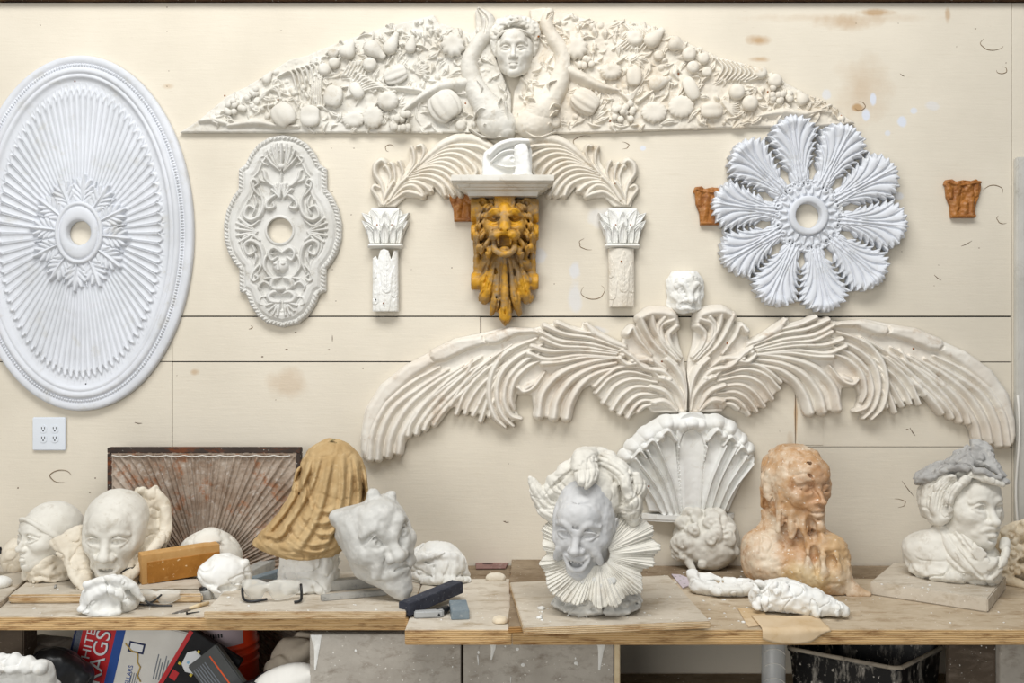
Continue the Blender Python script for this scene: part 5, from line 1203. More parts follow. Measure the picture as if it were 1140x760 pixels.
# ------------------------------------------------------------ lion bracket, shelf and the casts on it
def lion():
    cx, cy = 562, 290
    root = thing('lion_bracket', hang(cx, 362), 'ochre painted plaster bracket with a roaring lion head over acanthus leaves', 'bracket')
    S = Clay((-37, -54, -88), (37, 2, 72), .75)
    z = lambda u, v: ((u - 195) / 4.47, 280 - (v / 4.47 + 200) )         # crop pixel -> local x,z  (z=0 at row 280)
    def pt(u, v, y): a = z(u, v); return (a[0], y, a[1])
    # body: console curve
    for i in range(26):
        t = i / 25; zz_ = 56 - 100 * t; d = 30 - 16 * math.sin(min(t * 1.3, 1) * PI / 2) + 6 * max(0, (t - .72) / .28)
        hw = 31 if t < .42 else 30 - 4 * (t - .42)
        if i % 1 == 0: S.ell((0, 0, zz_), (hw * 1.0, d * .62, 6), 4)
    S.half((-33.5, 0, 0), (-1, 0, 0), 2); S.half((33.5, 0, 0), (1, 0, 0), 2); S.half((0, 0, 58), (0, 0, 1), 2)
    # scroll cheeks: upper volute and lower volute rolls seen at both sides
    for s in (1, -1):
        S.tube([(s * 27, -14, 44), (s * 34, -14, 44)], 13, 2); S.tube([(s * 24, -13, 22), (s * 33, -13, 20)], [9, 9], 3)
        S.tube([(s * 26, -9, -34), (s * 34.5, -9, -34)], 9, 2); S.tube([(s * 32, -6, 34), (s * 31, -8, 0), (s * 31, -8, -28)], [4, 3.5, 4], 2)
    # leaf skirt
    for s in (1, -1):
        S.tube([pt(200 + s * 20, 370, -17), pt(200 + s * 50, 450, -17), pt(200 + s * 70, 520, -17), pt(200 + s * 105, 590, -11), pt(200 + s * 112, 600, -8)], [3, 5.5, 7.5, 7, 3], 2.2)
        S.tube([pt(200 + s * 14, 380, -19), pt(200 + s * 32, 500, -19), pt(200 + s * 48, 600, -18), pt(200 + s * 66, 665, -11)], [2.4, 4, 6, 3.5], 1.6)
        S.tube([pt(200 + s * 60, 375, -14), pt(200 + s * 95, 420, -14), pt(200 + s * 120, 445, -9)], [4, 6, 3], 2); S.tube([pt(200 + s * 80, 360, -16), pt(200 + s * 105, 350, -15), pt(200 + s * 95, 385, -15)], [4, 5, 3], 1.5)
        for (u, v, r) in ((85, 475, 5.5), (108, 500, 5), (70, 510, 5), (95, 530, 5), (60, 545, 4)): S.ell(pt(200 + s * u, v, -17), (r * 1.1, r * .8, r * .8), 1.5, rot=(0, s * .7, 0))
        S.ell(pt(200 + s * 45, 465, -20), (1.5, 6, 3.2), 1, 'sub'); S.ell(pt(200 + s * 45, 590, -19), (1.4, 5, 2), 1, 'sub')
        for (a, b) in (((30, 400), (62, 560)), ((44, 390), (85, 545)), ((22, 430), (40, 640))):
            S.tube([pt(200 + s * a[0], a[1], -24), pt(200 + s * (a[0] + b[0]) * .5, (a[1] + b[1]) / 2, -26), pt(200 + s * b[0], b[1], -22)], 1.0, 1.5, 'sub', n=10)
    S.tube([pt(198, 380, -20), pt(197, 500, -21), pt(198, 600, -20), pt(198, 680, -15), pt(198, 722, -8)], [3, 4.2, 6, 7.5, 1.5], 2)
    S.tube([pt(198, 640, -25), pt(198, 715, -16)], .8, 1, 'sub')
    S.ell((0, -8, -24), (27, 9, 36), 5); S.ell((0, -7, -50), (15, 8, 22), 4)
    # lion head
    S.ell((0, -22, 27), (25, 17, 24), 5); S.ell((0, -34, 16), (16, 12, 10), 5)
    S.tube([(0, -33, 42), (0, -42, 27), (0, -45, 19)], [7, 6, 6.5], 3)                 # nose bridge
    S.ell((0, -47.5, 20), (6.2, 4, 4), 2); 
    for s in (1, -1):
        S.tube([(s * 5, -40, 35), (s * 10, -39, 39), (s * 19, -32, 34)], [3.4, 4.2, 2.4], 2)   # brow
        S.ell((s * 11.5, -38, 31), (5.2, 4, 2.8), 1.6, 'sub', rot=(0, s * .35, 0)); S.ell((s * 11, -34.5, 31), (4, 3, 2.6), 1)
        S.ell((s * 8.5, -41, 14), (9, 8.5, 6.5), 2.5); S.ell((s * 15, -33, 22), (7, 7, 6), 3)
        S.ell((s * 3.2, -50, 18), (1.6, 2, 1.2), .8, 'sub')
        S.ell((s * 24, -18, 51), (6, 6, 7), 2); S.ell((s * 24, -24, 51), (3, 4, 4), 1.5, 'sub')
        for (x, y, zz2, x2, z2) in ((20, -27, 40, 29, 30), (23, -26, 32, 30, 18), (20, -28, 22, 29, 6), (16, -30, 10, 25, -4), (13, -32, 2, 18, -10), (15, -28, 48, 22, 40), (26, -22, 22, 31, 8), (22, -25, 6, 30, -2)):
            S.tube([(s * x, y, zz2), (s * (x + x2 + 3) / 2, y - 1, (zz2 + z2) / 2), (s * x2, y + 6, z2)], [2.6, 4.2, 2.0], 1.4)
    S.ell((0, -40, 4.5), (10, 14, 9.5), 2, 'sub')                                      # open jaw
    S.tube([(-11, -34, 8), (-10, -40, -2), (0, -43, -7), (10, -40, -2), (11, -34, 8)], [3, 3.4, 3.8, 3.4, 3], 1.5, n=16)
    S.ell((0, -36, -1), (6, 7, 3.5), 1.5)
    for s in (1, -1): S.tube([(s * 7, -41, 10), (s * 6.5, -42, 4)], [2, .8], .8)
    for i in range(7): S.tube([(-9 + 3 * i, -31, 45), (-10 + 3.4 * i, -27, 56)], [1.8, 2.4], 1.2)
    et = []
    for s_ in (1, -1):
        for pts in ([(3, -8), (5, -40), (4, -74)], [(8, -8), (12, -34), (16, -58)], [(13, -8), (20, -30), (24, -50)], [(18, -12), (25, -26), (29, -34)], [(6, -50), (10, -66), (14, -74)], [(22, -44), (27, -52), (26, -60)]): et.append(([(s_ * x, z_) for x, z_ in pts], 1.0, -1.3))
        for pts in ([(21, 44), (26, 34), (24, 22)], [(23, 34), (29, 24), (26, 12)], [(20, 22), (27, 12), (22, 0)], [(18, 14), (23, 4), (17, -6)], [(14, 50), (20, 44), (22, 36)], [(10, 52), (14, 57), (22, 56)]): et.append(([(s_ * x, z_) for x, z_ in pts], .9, -2.0))
        et.append(([(s_ * 4, 33), (s_ * 11, 30), (s_ * 19, 33)], 1.3, -3.0)); et.append(([(s_ * 4, 38), (s_ * 10, 42), (s_ * 19, 37)], 1.4, 1.6)); et.append(([(s_ * 6, 25), (s_ * 13, 25), (s_ * 18, 29)], 1.2, -1.2)); et.append(([(s_ * 5, 20), (s_ * 12, 19), (s_ * 17, 12)], 1.0, -1.4))
    S.etch(et, front=False)
    S.half((0, -.5, 0), (0, 1, 0)); S.half((0, 0, 60), (0, 0, 1), 1); S.rough(.5, .3, 5)
    t = NT('ochre_paint')
    base = t.mix(t.ramp(t.noise(11, 5, .65), [(.4, 0), (.6, 1)]), srgb(150, 122, 82), srgb(172, 128, 50))
    base = t.mix(t.ramp(t.noise(26, 5, .7), [(.5, 0), (.62, .9)]), base, srgb(186, 136, 36))
    base = t.mix(t.ramp(t.noise(19, 4, .7, vec=t.mapping((1, 1, 1), loc=(3, 1, 2))), [(.55, 0), (.64, 1)]), base, srgb(142, 122, 96))
    def blob(c, r, col, a=1.0):
        nonlocal base
        v = t.mapping(tuple(1 / (x * S0) for x in r), loc=tuple(-c[i] / r[i] for i in range(3)))
        ln = t.n('ShaderNodeVectorMath', operation='LENGTH'); t.l(v, ln.inputs[0])
        d = t.math('ADD', ln.outputs['Value'], t.math('MULTIPLY', t.math('SUBTRACT', t.noise(45, 4, .7), .5), 1.4))
        base = t.mix(t.ramp(d, [(.6, a), (.95, 0)]), base, srgb(*col))
    for c, r in (((0, -48, 22), (8, 9, 7)), ((0, -44, 14), (14, 12, 8)), ((-10, -40, 40), (9, 8, 5)), ((10, -40, 40), (9, 8, 5)), ((0, -40, -6), (10, 9, 4)), ((0, -34, 44), (8, 12, 10)), ((-12, -34, 26), (8, 9, 6)), ((12, -34, 26), (8, 9, 6)), ((0, -14, -70), (9, 18, 14)), ((0, -20, -34), (4, 9, 30)), ((-34, -16, 30), (6, 14, 26)), ((34, -16, 30), (6, 14, 26)), ((-33, -10, -34), (7, 14, 12)), ((33, -10, -34), (7, 14, 12)), ((-21, -18, -40), (10, 12, 14)), ((21, -18, -40), (10, 12, 14))):
        blob(c, r, (208, 152, 26), .8)
    nr = t.bump(t.noise(140, 4, .6), .35, .0012)
    t.out(base, .5, nr, .4)
    o = link('lion_relief', S.mesh('lion_relief', S0), t.m, root, loc=(0, 0, 82 * S0))
lion()
def shelf():
    y = -.0; root = thing('bracket_shelf', hang(560, 222), 'moulded cream plaster shelf sitting on the ochre lion bracket', 'shelf')
    prof = [(54, 19.5), (54.5, 18), (54.5, 13.5), (53, 13), (52, 11.5), (49, 10.5), (46.5, 8), (44, 7.2), (43.5, 6), (41, 5.6), (38.5, 4), (37.5, 2), (37, 0)]
    V = []; Q = []
    for (hx, z) in prof:
        d = 52 - (54.5 - hx) * 1.1
        V += [(-hx, -1e-4, z), (-hx, -d, z), (hx, -d, z), (hx, -1e-4, z)]
    m = len(prof)
    for i in range(m - 1):
        for k in range(3): Q.append((i * 4 + k, (i + 1) * 4 + k, (i + 1) * 4 + k + 1, i * 4 + k + 1))
    Q.append((0, 1, 2, 3)); Q.append(((m - 1) * 4 + 3, (m - 1) * 4 + 2, (m - 1) * 4 + 1, (m - 1) * 4))
    for i in range(m - 1): Q.append((i * 4 + 3, (i + 1) * 4 + 3, (i + 1) * 4, i * 4))
    o = link('shelf_moulding', mesh_np('shelf_moulding', np.array(V) * S0, np.array(Q)), M['aged_plaster'], root); soften(o, 25)
    # the shelf stands forward: its front is nearer the camera, so it is set a touch lower on the wall
    root.location.z -= 0.003
    return root
sh = shelf(); SHELF_TOP = sh.location.z + 19.5 * S0
def eye_cast():
    Y = -.085; s = scale_at(Y); p = at(562, 200, Y); root = thing('eye_cast', (p.x, Y, SHELF_TOP), 'white plaster cast of an eye standing on the shelf above the lion bracket', 'eye cast')
    R = Relief(-30, -44, 32, 2, 3)
    R.poly([(-25, 0), (-25, -22), (-23, -28), (-15, -34), (-4, -39), (6, -41), (18, -42), (26, -40), (30, -30), (30, 0)], 6, 3)
    R.stroke([(-16, -24), (-6, -33), (8, -38), (28, -38)], [5, 6.5, 6, 5], [12, 15, 15, 16], 2, 'dome', mask=False)
    R.stroke([(-15, -16), (-4, -25), (8, -28), (22, -24)], [2, 3, 3, 2], [9, 13, 13, 11], 2, 'dome', mask=False)
    R.blob(8, -19, 15, 9, 10, -.05, 2, mask=False); R.stroke([(-12, -14), (4, -10), (20, -13)], [1.5, 2.4, 1.5], [8, 11, 9], 2, 'dome', mask=False)
    R.blob(8, -19, 2.4, 2.4, -2.5, mode='add', mask=False, prof='flat'); R.rough(.3, .2, 4); R.blur(1)
    link('eye_relief', R.mesh('eye_relief', s, 4, (0, 0)), M['bright_plaster'], root)
    Y = -.125; s = scale_at(Y); p = at(581, 200, Y); r2 = thing('plaster_cast', (p.x, Y, SHELF_TOP), 'small bright white plaster stump in front of the eye cast on the bracket shelf', 'plaster cast')
    S = Clay((-14, -12, -2), (16, 12, 40), .7)
    S.tube([(1, 0, 0), (0, 0, 12), (-1, 0, 24), (-1, 0, 33)], [9, 7.5, 8.5, 7], 3); S.tube([(5, -3, 3), (5, -4, 20), (3, -3, 34)], [6, 3.4, 3], 2); S.ell((-5, -2, 30), (4, 6, 5), 2); S.ell((1, 0, 0), (13, 10, 4), 3)
    S.half((0, 0, 0.2), (0, 0, -1)); S.half((0, 0, 36.5), (-.2, 0, 1), 2); S.rough(.5, .2, 2)
    link('stump', S.mesh('stump', s), M['bright_plaster'], r2)
eye_cast()
# ------------------------------------------------------------ workbench
def edge_mat(o, top, edge):                     # top faces one material, the cut plywood edges another
    me = o.data; me.materials.clear(); me.materials.append(M[top]); me.materials.append(M[edge])
    for p in me.polygons: p.material_index = 0 if p.normal.z > 0.6 or p.normal.z < -0.6 else 1
    return o
def plank(name, corners, z0, th, top, edge, parent=None, bw=0.002, rag=0.0, seed=0):
    rng = random.Random(seed); pts = []
    n = len(corners)
    for i in range(n):
        a, b = Vector(corners[i][:2]), Vector(corners[(i + 1) % n][:2])
        k = max(1, int((b - a).length / 0.05)) if rag else 1
        for j in range(k):
            p = a.lerp(b, j / k)
            if rag and j: p += Vector((rng.uniform(-rag, rag), rng.uniform(-rag, rag)))
            pts.append(p)
    bm = bmesh.new(); slab(bm, pts, z0, z0 + th)
    if bw: bevel(bm, bw, 2)
    o = link(name, bm_mesh(name, bm), None, parent); edge_mat(o, top, edge); soften(o, 30); return o
def on2(px, py, z): p = on(px, py, z); return (p.x, p.y)
BZ = BENCH_Z
bench = thing('workbench', (0, -0.4, 0), 'long plaster-dusted plywood workbench under the wall of casts', 'workbench')
def bch(o): o.parent = bench; o.location = (o.location.x, o.location.y + 0.4, o.location.z); return o
yl, yr = depth_of(687), depth_of(701)
xs = at(455.5, 690, yl).x
bch(plank('tabletop', [(-2.6, yl), (xs - .0015, yl), (xs - .0015, -.10), (-2.6, -.10)], BZ - .036, .036, 'bench_dust', 'ply_edge'))
xm = at(570, 700, yr).x
bch(plank('tabletop', [(xs + .001, yr), (xm, yr), (xm, -.20), (xs + .001, -.20)], BZ - .040, .040, 'bench_dust', 'ply_edge'))
bch(plank('tabletop', [(xm + .001, yr), (2.7, yr), (2.7, -.20), (xm + .001, -.20)], BZ - .040, .040, 'bench_bare', 'ply_edge'))
bch(plank('back_board', [(xs + .001, -.199), (2.7, -.199), (2.7, -.012), (xs + .001, -.012)], BZ - .030, .029, 'bench_dark', 'ply_edge_dark'))
bch(box_obj('leg', -1.53, -1.40, -.55, -.47, 0, BZ - .036, M['panel_brown'], bw=.003))
bch(box_obj('leg', -.55, -.47, -.20, -.12, 0, BZ - .04, M['panel_brown'], bw=.003)); bch(box_obj('leg', 2.0, 2.08, -.7, -.62, 0, BZ - .04, M['panel_brown'], bw=.003))
a = at(1056, 720, -.58); b = at(1104, 720, -.58)
bch(box_obj('side_panel', a.x, b.x + .012, -.58, -.56, 0, BZ - .04, M['panel_brown'], bw=.002)); bch(box_obj('front_rail', b.x + .013, 2.6, -.60, -.56, 0, BZ - .04, M['panel_dust'], bw=.002))
bch(box_obj('apron', at(690, 700, -.3).x, a.x, -.135, -.10, BZ - .13, BZ - .04, M['bench_dust'], bw=.002))
# dusty cabinet below
cab = thing('storage_cabinet', (at(516, 720, -.62).x, -.62, 0), 'plaster-spattered grey cabinet under the middle of the workbench', 'cabinet')
def cb(name, x0, x1, y0, y1, z0, z1, m, bw=.002, parent=None):
    o = box_obj(name, x0 - cab.location.x, x1 - cab.location.x, y0 + .62, y1 + .62, z0, z1, M[m], parent or cab, bw); return o
X = lambda px: at(px, 720, -.62).x
cb('carcass', X(345) + .004, X(688) - .006, -.60, -.14, .02, BZ - .045, 'panel_brown')
d1 = cb('door', X(345), X(513), -.622, -.602, .03, BZ - .05, 'panel_dust'); d2 = cb('door', X(516), X(683), -.622, -.602, .03, BZ - .05, 'panel_dust')
cb('side_strip', X(684), X(690), -.628, -.58, .02, BZ - .045, 'wood_pale')
def spatter(name, parent, seed, x0, x1, z0, z1, y, n, mat='bright_plaster'):
    rng = random.Random(seed); ps = []
    for _ in range(n):
        x, z, r = rng.uniform(x0, x1), rng.uniform(z0, z1), rng.uniform(.001, .006) * rng.random() ** .5
        if rng.random() < .25: ps.append(tube([(x, y, z), (x + rng.uniform(-.004, .004), y, z - r * 6)], [r * .6, r * .3], 6))
        else:
            V, Q = lathe([(.0001, .6), (.6, .5), (1, 0)], 9); V = np.stack([V[:, 0], -V[:, 2] * .3, V[:, 1]], -1) * r * np.array([rng.uniform(.7, 1.4), 1, rng.uniform(.7, 1.4)]) + np.array([x, y, z]); ps.append((V, Q))
    V, Q, T = merge_np(ps); return link(name, mesh_np(name, V, Q, T), M[mat], parent)
ox = cab.location.x
tag(spatter('plaster_spatter', d1, 1, X(350) - ox, X(508) - ox, .55, BZ - .06, -.0025, 34), kind='stuff'); tag(spatter('plaster_spatter', d2, 2, X(520) - ox, X(678) - ox, .55, BZ - .06, -.0025, 40), kind='stuff')
for (px, w, parent) in ((352, 7, d1), (548, 6, d2), (668, 8, d2)):
    R = Relief(-12, 0, 12, 60, 2); R.stroke([(0, 0), (1, 14), (-1, 40 if w > 6 else 28)], [w * .55, w * .62, w * .35, w * .15], [.6, .8, .5], 0, 'dome'); R.stroke([(-w * .5, 0), (-w * .4, 12)], [w * .4, .6], [.6, .3], 0, 'dome'); R.stroke([(w * .6, 0), (w * .5, 17)], [w * .35, .6], [.6, .3], 0, 'dome'); R.rough(.2, .3)
    o = link('plaster_drip', R.mesh('plaster_drip', .0024, .3), M['bright_plaster'], parent); o.location = (X(px) - ox, -.0025, BZ - .052)

# ------------------------------------------------------------ sunburst panel behind the bench
def sunburst():
    Y = -.075; s = scale_at(Y); cx, cy = 229, 645; an = at(cx, cy, Y)
    x0, x1, y0, y1 = 125 - cx, 336 - cx, 498 - cy, 800 - cy
    root = thing('sunburst_panel', (an.x, Y, 0.05), 'weathered dark wooden panel carved with a sunburst of ridges standing behind the workbench', 'carved panel')
    zc = an.z - .05
    R = Relief(x0, y0, x1, y1, 2.4)
    X_, Y_ = np.meshgrid(R.X, R.Y); th = np.arctan2(X_, -Y_ + 1e-6); r = np.hypot(X_, Y_)
    n = 38; f = (th * n / (2 * PI)) % 1; g = np.abs(2 * f - 1); w = np.clip(r / 60, .25, 1)
    ridge = np.exp(-((g - .0) / .17) ** 2) * 3.2 + np.exp(-((g - .62) / .13) ** 2) * 1.8
    inner = (X_ > x0 + 5) & (X_ < x1 - 5) & (Y_ > y0 + 7)
    R.H = np.where(inner, 2.0 + ridge * w, 4.5).astype(np.float32); R.M[:] = 1
    R.M = np.minimum.reduce([X_ - x0, x1 - X_, Y_ - y0, y1 - Y_]).astype(np.float32)
    wav = np.abs(Y_ - (y0 + 7.5 + 1.2 * np.abs(np.sin(X_ * .16)))) < 1.0; R.H = np.where(wav & inner, 4.5, R.H); R.rough(.3, .4, 2)
    t = NT('sunburst_wood')
    col = t.mix(t.ramp(t.noise(9, 6, .7), [(.42, 0), (.62, 1)]), srgb(172, 158, 144), srgb(136, 116, 99))
    col = t.mix(t.ramp(t.noise(16, 4, .7, vec=t.mapping(loc=(4, 1, 1))), [(.55, 0), (.66, .8)]), col, srgb(150, 98, 62))
    col = t.mix(t.ramp(t.noise(60, 4, .6), [(.55, 0), (.7, .5)]), col, srgb(204, 198, 190))
    t.out(col, .8, t.bump(t.noise(150, 4, .6), .4, .001), .2)
    o = link('ridged_board', R.mesh('ridged_board', s, 6, (0, 0)), t.m, root); o.location = (0, 0, zc)
    for nm, a in (('frame_rail', (x0 - 1, x1 + 1, y0 - 1, y0 + 5)), ('frame_stile', (x0 - 1, x0 + 4, y0 + 5, y1)), ('frame_stile', (x1 - 4, x1 + 1, y0 + 5, y1))):
        box_obj(nm, a[0] * s, a[1] * s, -.034, -.002, zc - a[3] * s, zc - a[2] * s, M['slat_frame'], root, .002)
    V, Q, T = merge_np([tube([((x0 + 5 + i * 2.2) * s, -.036, zc - (y0 + 7.2 + 1.4 * abs(math.sin(i * .35))) * s) for i in range(90)], .0016, 5)])
    link('plaster_line', mesh_np('plaster_line', V, Q, T), M['paper_white'], root)
sunburst()

# ------------------------------------------------------------ loose boards on the bench
def loose(name, px, label, cat, z0, th, top, edge, rag=0, seed=0, group=None, bw=.002):
    c = [on2(x, y, z0 + th) for x, y in px]; cx, cy = sum(p[0] for p in c) / len(c), sum(p[1] for p in c) / len(c)
    o = plank(name, [(p[0] - cx, p[1] - cy) for p in c], 0, th, top, edge, None, bw, rag, seed); o.location = (cx, cy, z0)
    return tag(o, label, cat, group)
EP = .0006
loose('wooden_board', [(9, 662), (226, 661), (216, 637), (60, 633), (36, 641)], 'pale round-edged board under the capped head and the bald head', 'board', BZ + EP, .026, 'board_dust', 'board_edge', bw=.006)
loose('wooden_board', [(-40, 690), (2, 668), (34, 640), (20, 636), (-60, 652)], 'grey plank lying askew at the end of the bench beside the capped head', 'board', BZ + EP, .018, 'board_dust', 'slab_edge')
loose('wooden_board', [(227, 680.5), (452, 680.5), (452, 645), (262, 645)], 'thin board along the bench edge below the draped bust and horned head', 'board', BZ + EP, .021, 'bench_dust', 'board_edge')
B2 = loose('wooden_board', [(566, 698), (776, 690), (730, 632), (569, 616.5)], 'dark dirty board under the other board of the ruffed bust', 'board', BZ + EP, .016, 'bench_dark', 'ply_edge_dark', .004, 3)
B3 = loose('wooden_board', [(583, 699), (791, 691.5), (744, 640), (567.5, 648)], 'pale dusty board directly under the ruffed bust', 'board', BZ + .0175, .019, 'board_dust', 'board_edge')
Z3 = BZ + .0175 + .019
B4 = loose('stone_slab', [(969, 647), (1100, 666), (1120, 641), (995, 625.5)], 'thick pale grey slab under the bust with the clay cap', 'slab', BZ + EP, .040, 'board_dust', 'board_dust', bw=.003)
Z4 = BZ + EP + .040
# ------------------------------------------------------------ busts and heads on the bench
def seat(name, px, py, z, label, cat, group=None):
    p = on(px, py, z); th = -math.atan((px - 570) / F_PX)
    root = thing(name, p, label, cat, group, rot=(0, 0, th)); return root, scale_at(p.y)
def clump(S, pts, r, k=2.0, n=None): S.tube(pts, r, k, n=n)
def facets(S, seed, n, lo, hi, rr, k=1.5, op='add'):
    rng = random.Random(seed)
    for _ in range(n):
        c = [rng.uniform(lo[i], hi[i]) for i in range(3)]; S.ell(c, [rng.uniform(*rr) for _ in range(3)], k, op, rot=(rng.uniform(0, 3), rng.uniform(0, 3), rng.uniform(0, 3)))

# ---- ruffed bust
def ruffed():
    root, s = seat('ruffed_bust', 664, 679, Z3 + .0006, 'clay bust of a grinning man with tufted hair and a pleated ruff', 'bust')
    S = Clay((-48, -62, 14), (46, 46, 160), .85)
    R = rotm(-13, 9, 2); S.frame(R, (-13, -4, 98), 102)
    face(S, dict(cran=(.315, .40, .37), jaw=.15, chin=.085, chinz=-.45, frown=.055, browin=.082, browout=.12, brow=.038, open=.85, eye=.06, nose=.052, mouthw=.165, smile=.085, gape=.06, lips=.026, teeth=6, cheek=.12, fold=1.3, ears=True, mouthz=-.29, pupil=True))
    for i in range(3): S.tube([(-.14, -.33 + i * .02, .19 + i * .07), (0, -.385 + i * .03, .17 + i * .07), (.14, -.33 + i * .02, .19 + i * .07)], .008, .03, 'sub', n=8)
    for sd in (1, -1): S.tube([(sd * .02, -.40, .08), (sd * .03, -.395, .15)], .01, .02, 'sub')
    S.frame(); S.tube([(0, 4, 20), (-4, 2, 60)], [24, 22], 6); S.rough(.55, .16, 2)
    link('head', S.mesh('head', s), M['clay_face'], root)
    Hh = Clay((-82, -56, 60), (62, 66, 180), 1.0)
    Hh.frame(R, (-13, -4, 98), 102)
    Hh.ell((0, .20, .22), (.37, .36, .36), .04); Hh.ell((-.02, -.22, .06), (.34, .34, .40), .04, 'sub')
    Hh.frame()
    tufts = [([(-30, 20, 118), (-50, 12, 116), (-62, 6, 126), (-74, 2, 146)], [14, 15, 11, 3]), ([(-28, 20, 100), (-44, 10, 104), (-58, 6, 112), (-68, 4, 128)], [10, 12, 10, 4]), ([(-24, 8, 130), (-40, 2, 134), (-50, 0, 146)], [9, 10, 5]),
             ([(24, 20, 120), (38, 12, 124), (46, 4, 136), (44, 0, 150)], [13, 14, 11, 4]), ([(26, 16, 112), (38, 4, 112), (40, -6, 122), (34, -8, 134)], [11, 12, 10, 6]), ([(30, 20, 100), (40, 8, 100), (44, 2, 112)], [9, 9, 4]),
             ([(-10, 18, 166), (-14, -4, 168), (-16, -24, 160), (-16, -36, 148)], [15, 14, 10, 6]), ([(-8, 12, 168), (-8, -10, 166), (-6, -28, 154), (-10, -38, 144)], [10, 10, 9, 5]), ([(-24, 14, 156), (-34, 2, 152), (-42, -2, 144)], [12, 11, 7]), ([(10, 14, 164), (22, 4, 158), (30, -4, 150), (32, -10, 140)], [13, 12, 9, 6]), ([(-34, 10, 148), (-46, 4, 140), (-52, 0, 130)], [10, 10, 6]), ([(0, 20, 172), (14, 10, 168)], [9, 7])]
    for p, r in tufts: Hh.tube(p, r, 5)
    Hh.rough(1.2, .11, 6); Hh.crease(.9, .075, 21); Hh.etch([([(x, z_) for x, y, z_ in p], 1.2, -1.6) for p, r in tufts] + [([(x + 6, z_ + 4) for x, y, z_ in p], 1.0, -1.4) for p, r in tufts] + [([(x - 5, z_ - 4) for x, y, z_ in p], 1.0, -1.4) for p, r in tufts], front=False)
    link('hair', Hh.mesh('hair', s), M['clay_white'], root)
    # pleated ruff: a continuous ring of folds
    nt, nu = 1160, 30; th = np.linspace(0, 2 * PI, nt, endpoint=False)[None]; u = np.linspace(0, 1, nu)[:, None]
    N = 78; ph = N * th + 3.2 * np.sin(3 * th + 1) + 2.0 * np.sin(7 * th) + 1.2 * np.sin(11 * th + 2) + .9 * u * np.sin(5 * th)
    wob = .07 * np.sin(5 * th + .6) + .05 * np.sin(9 * th + 2)
    ns = noise3(np.stack([np.cos(th) * 9, np.sin(th) * 9, 0 * th], -1), 14)
    r = 13 + (47 + 3 * np.sin(2 * th + .4)) * u * (1 + wob + .05 * ns) + .6 * u * np.sin(ph)
    x = 1 + r * np.cos(th) * 1.03 ; zc = 64 + r * np.sin(th) * .90
    amp = (1.5 + .7 * ns) * u ** .7; sc2 = np.sin(15 * th + 1.4 * np.sin(4 * th)) * u ** 1.6
    y0 = -22 + .42 * r * np.sin(th) + 9 * u ** 2 * (1 + .6 * np.sin(th)) + 10 * u * np.abs(np.cos(th)) ** 2
    r = r + 1.6 * sc2; x = 1 + r * np.cos(th) * 1.03; zc = 67 + r * np.sin(th) * .88
    front = y0 - 3.4 * sc2 - amp * (2.2 * np.abs(np.sin(ph * .5)) ** .7 - 1) - 1.2 * u * np.sin(2 * ph + 1) + noise3(np.stack([np.cos(th) * 6 + u * 2, np.sin(th) * 6 + 0 * u, u * 4 + 0 * th], -1), 4) * 1.4
    back = front + 6.5 + 5 * np.sin(PI * u)
    VF = np.stack([x, front, zc], -1); VB = np.stack([x * 1.0, back, zc], -1)
    V = np.concatenate([VF.reshape(-1, 3), VB.reshape(-1, 3)]) * s
    i = np.arange(nu - 1)[:, None] * nt; j = np.arange(nt)[None]; j2 = (j + 1) % nt; off = nu * nt
    QF = np.stack([i + j, i + j2, i + nt + j2, i + nt + j], -1).reshape(-1, 4); QB = QF[:, ::-1] + off
    e = (nu - 1) * nt; QE = np.stack([e + j[0], e + j2[0], off + e + j2[0], off + e + j[0]], -1); QI = np.stack([j2[0], j[0], off + j[0], off + j2[0]], -1)
    link('ruff', mesh_np('ruff', V, np.concatenate([QF[:, ::-1], QB[:, ::-1], QE[:, ::-1], QI[:, ::-1]])), M['clay_white'], root)
    Bs = Clay((-60, -44, -2), (60, 52, 62), 1.1)
    for i in range(5): Bs.ell((0, 4, 6 + i * 9), (50 - i * 2, 37, 9), 4)
    Bs.half((0, 0, 0), (0, 0, -1)); Bs.rough(3.0, .05, 3, 3); Bs.crease(2.6, .05, 31, 1.0); Bs.rough(1.2, .14, 3)
    link('base', Bs.mesh('base', s), M['clay_grey'], root)
ruffed()

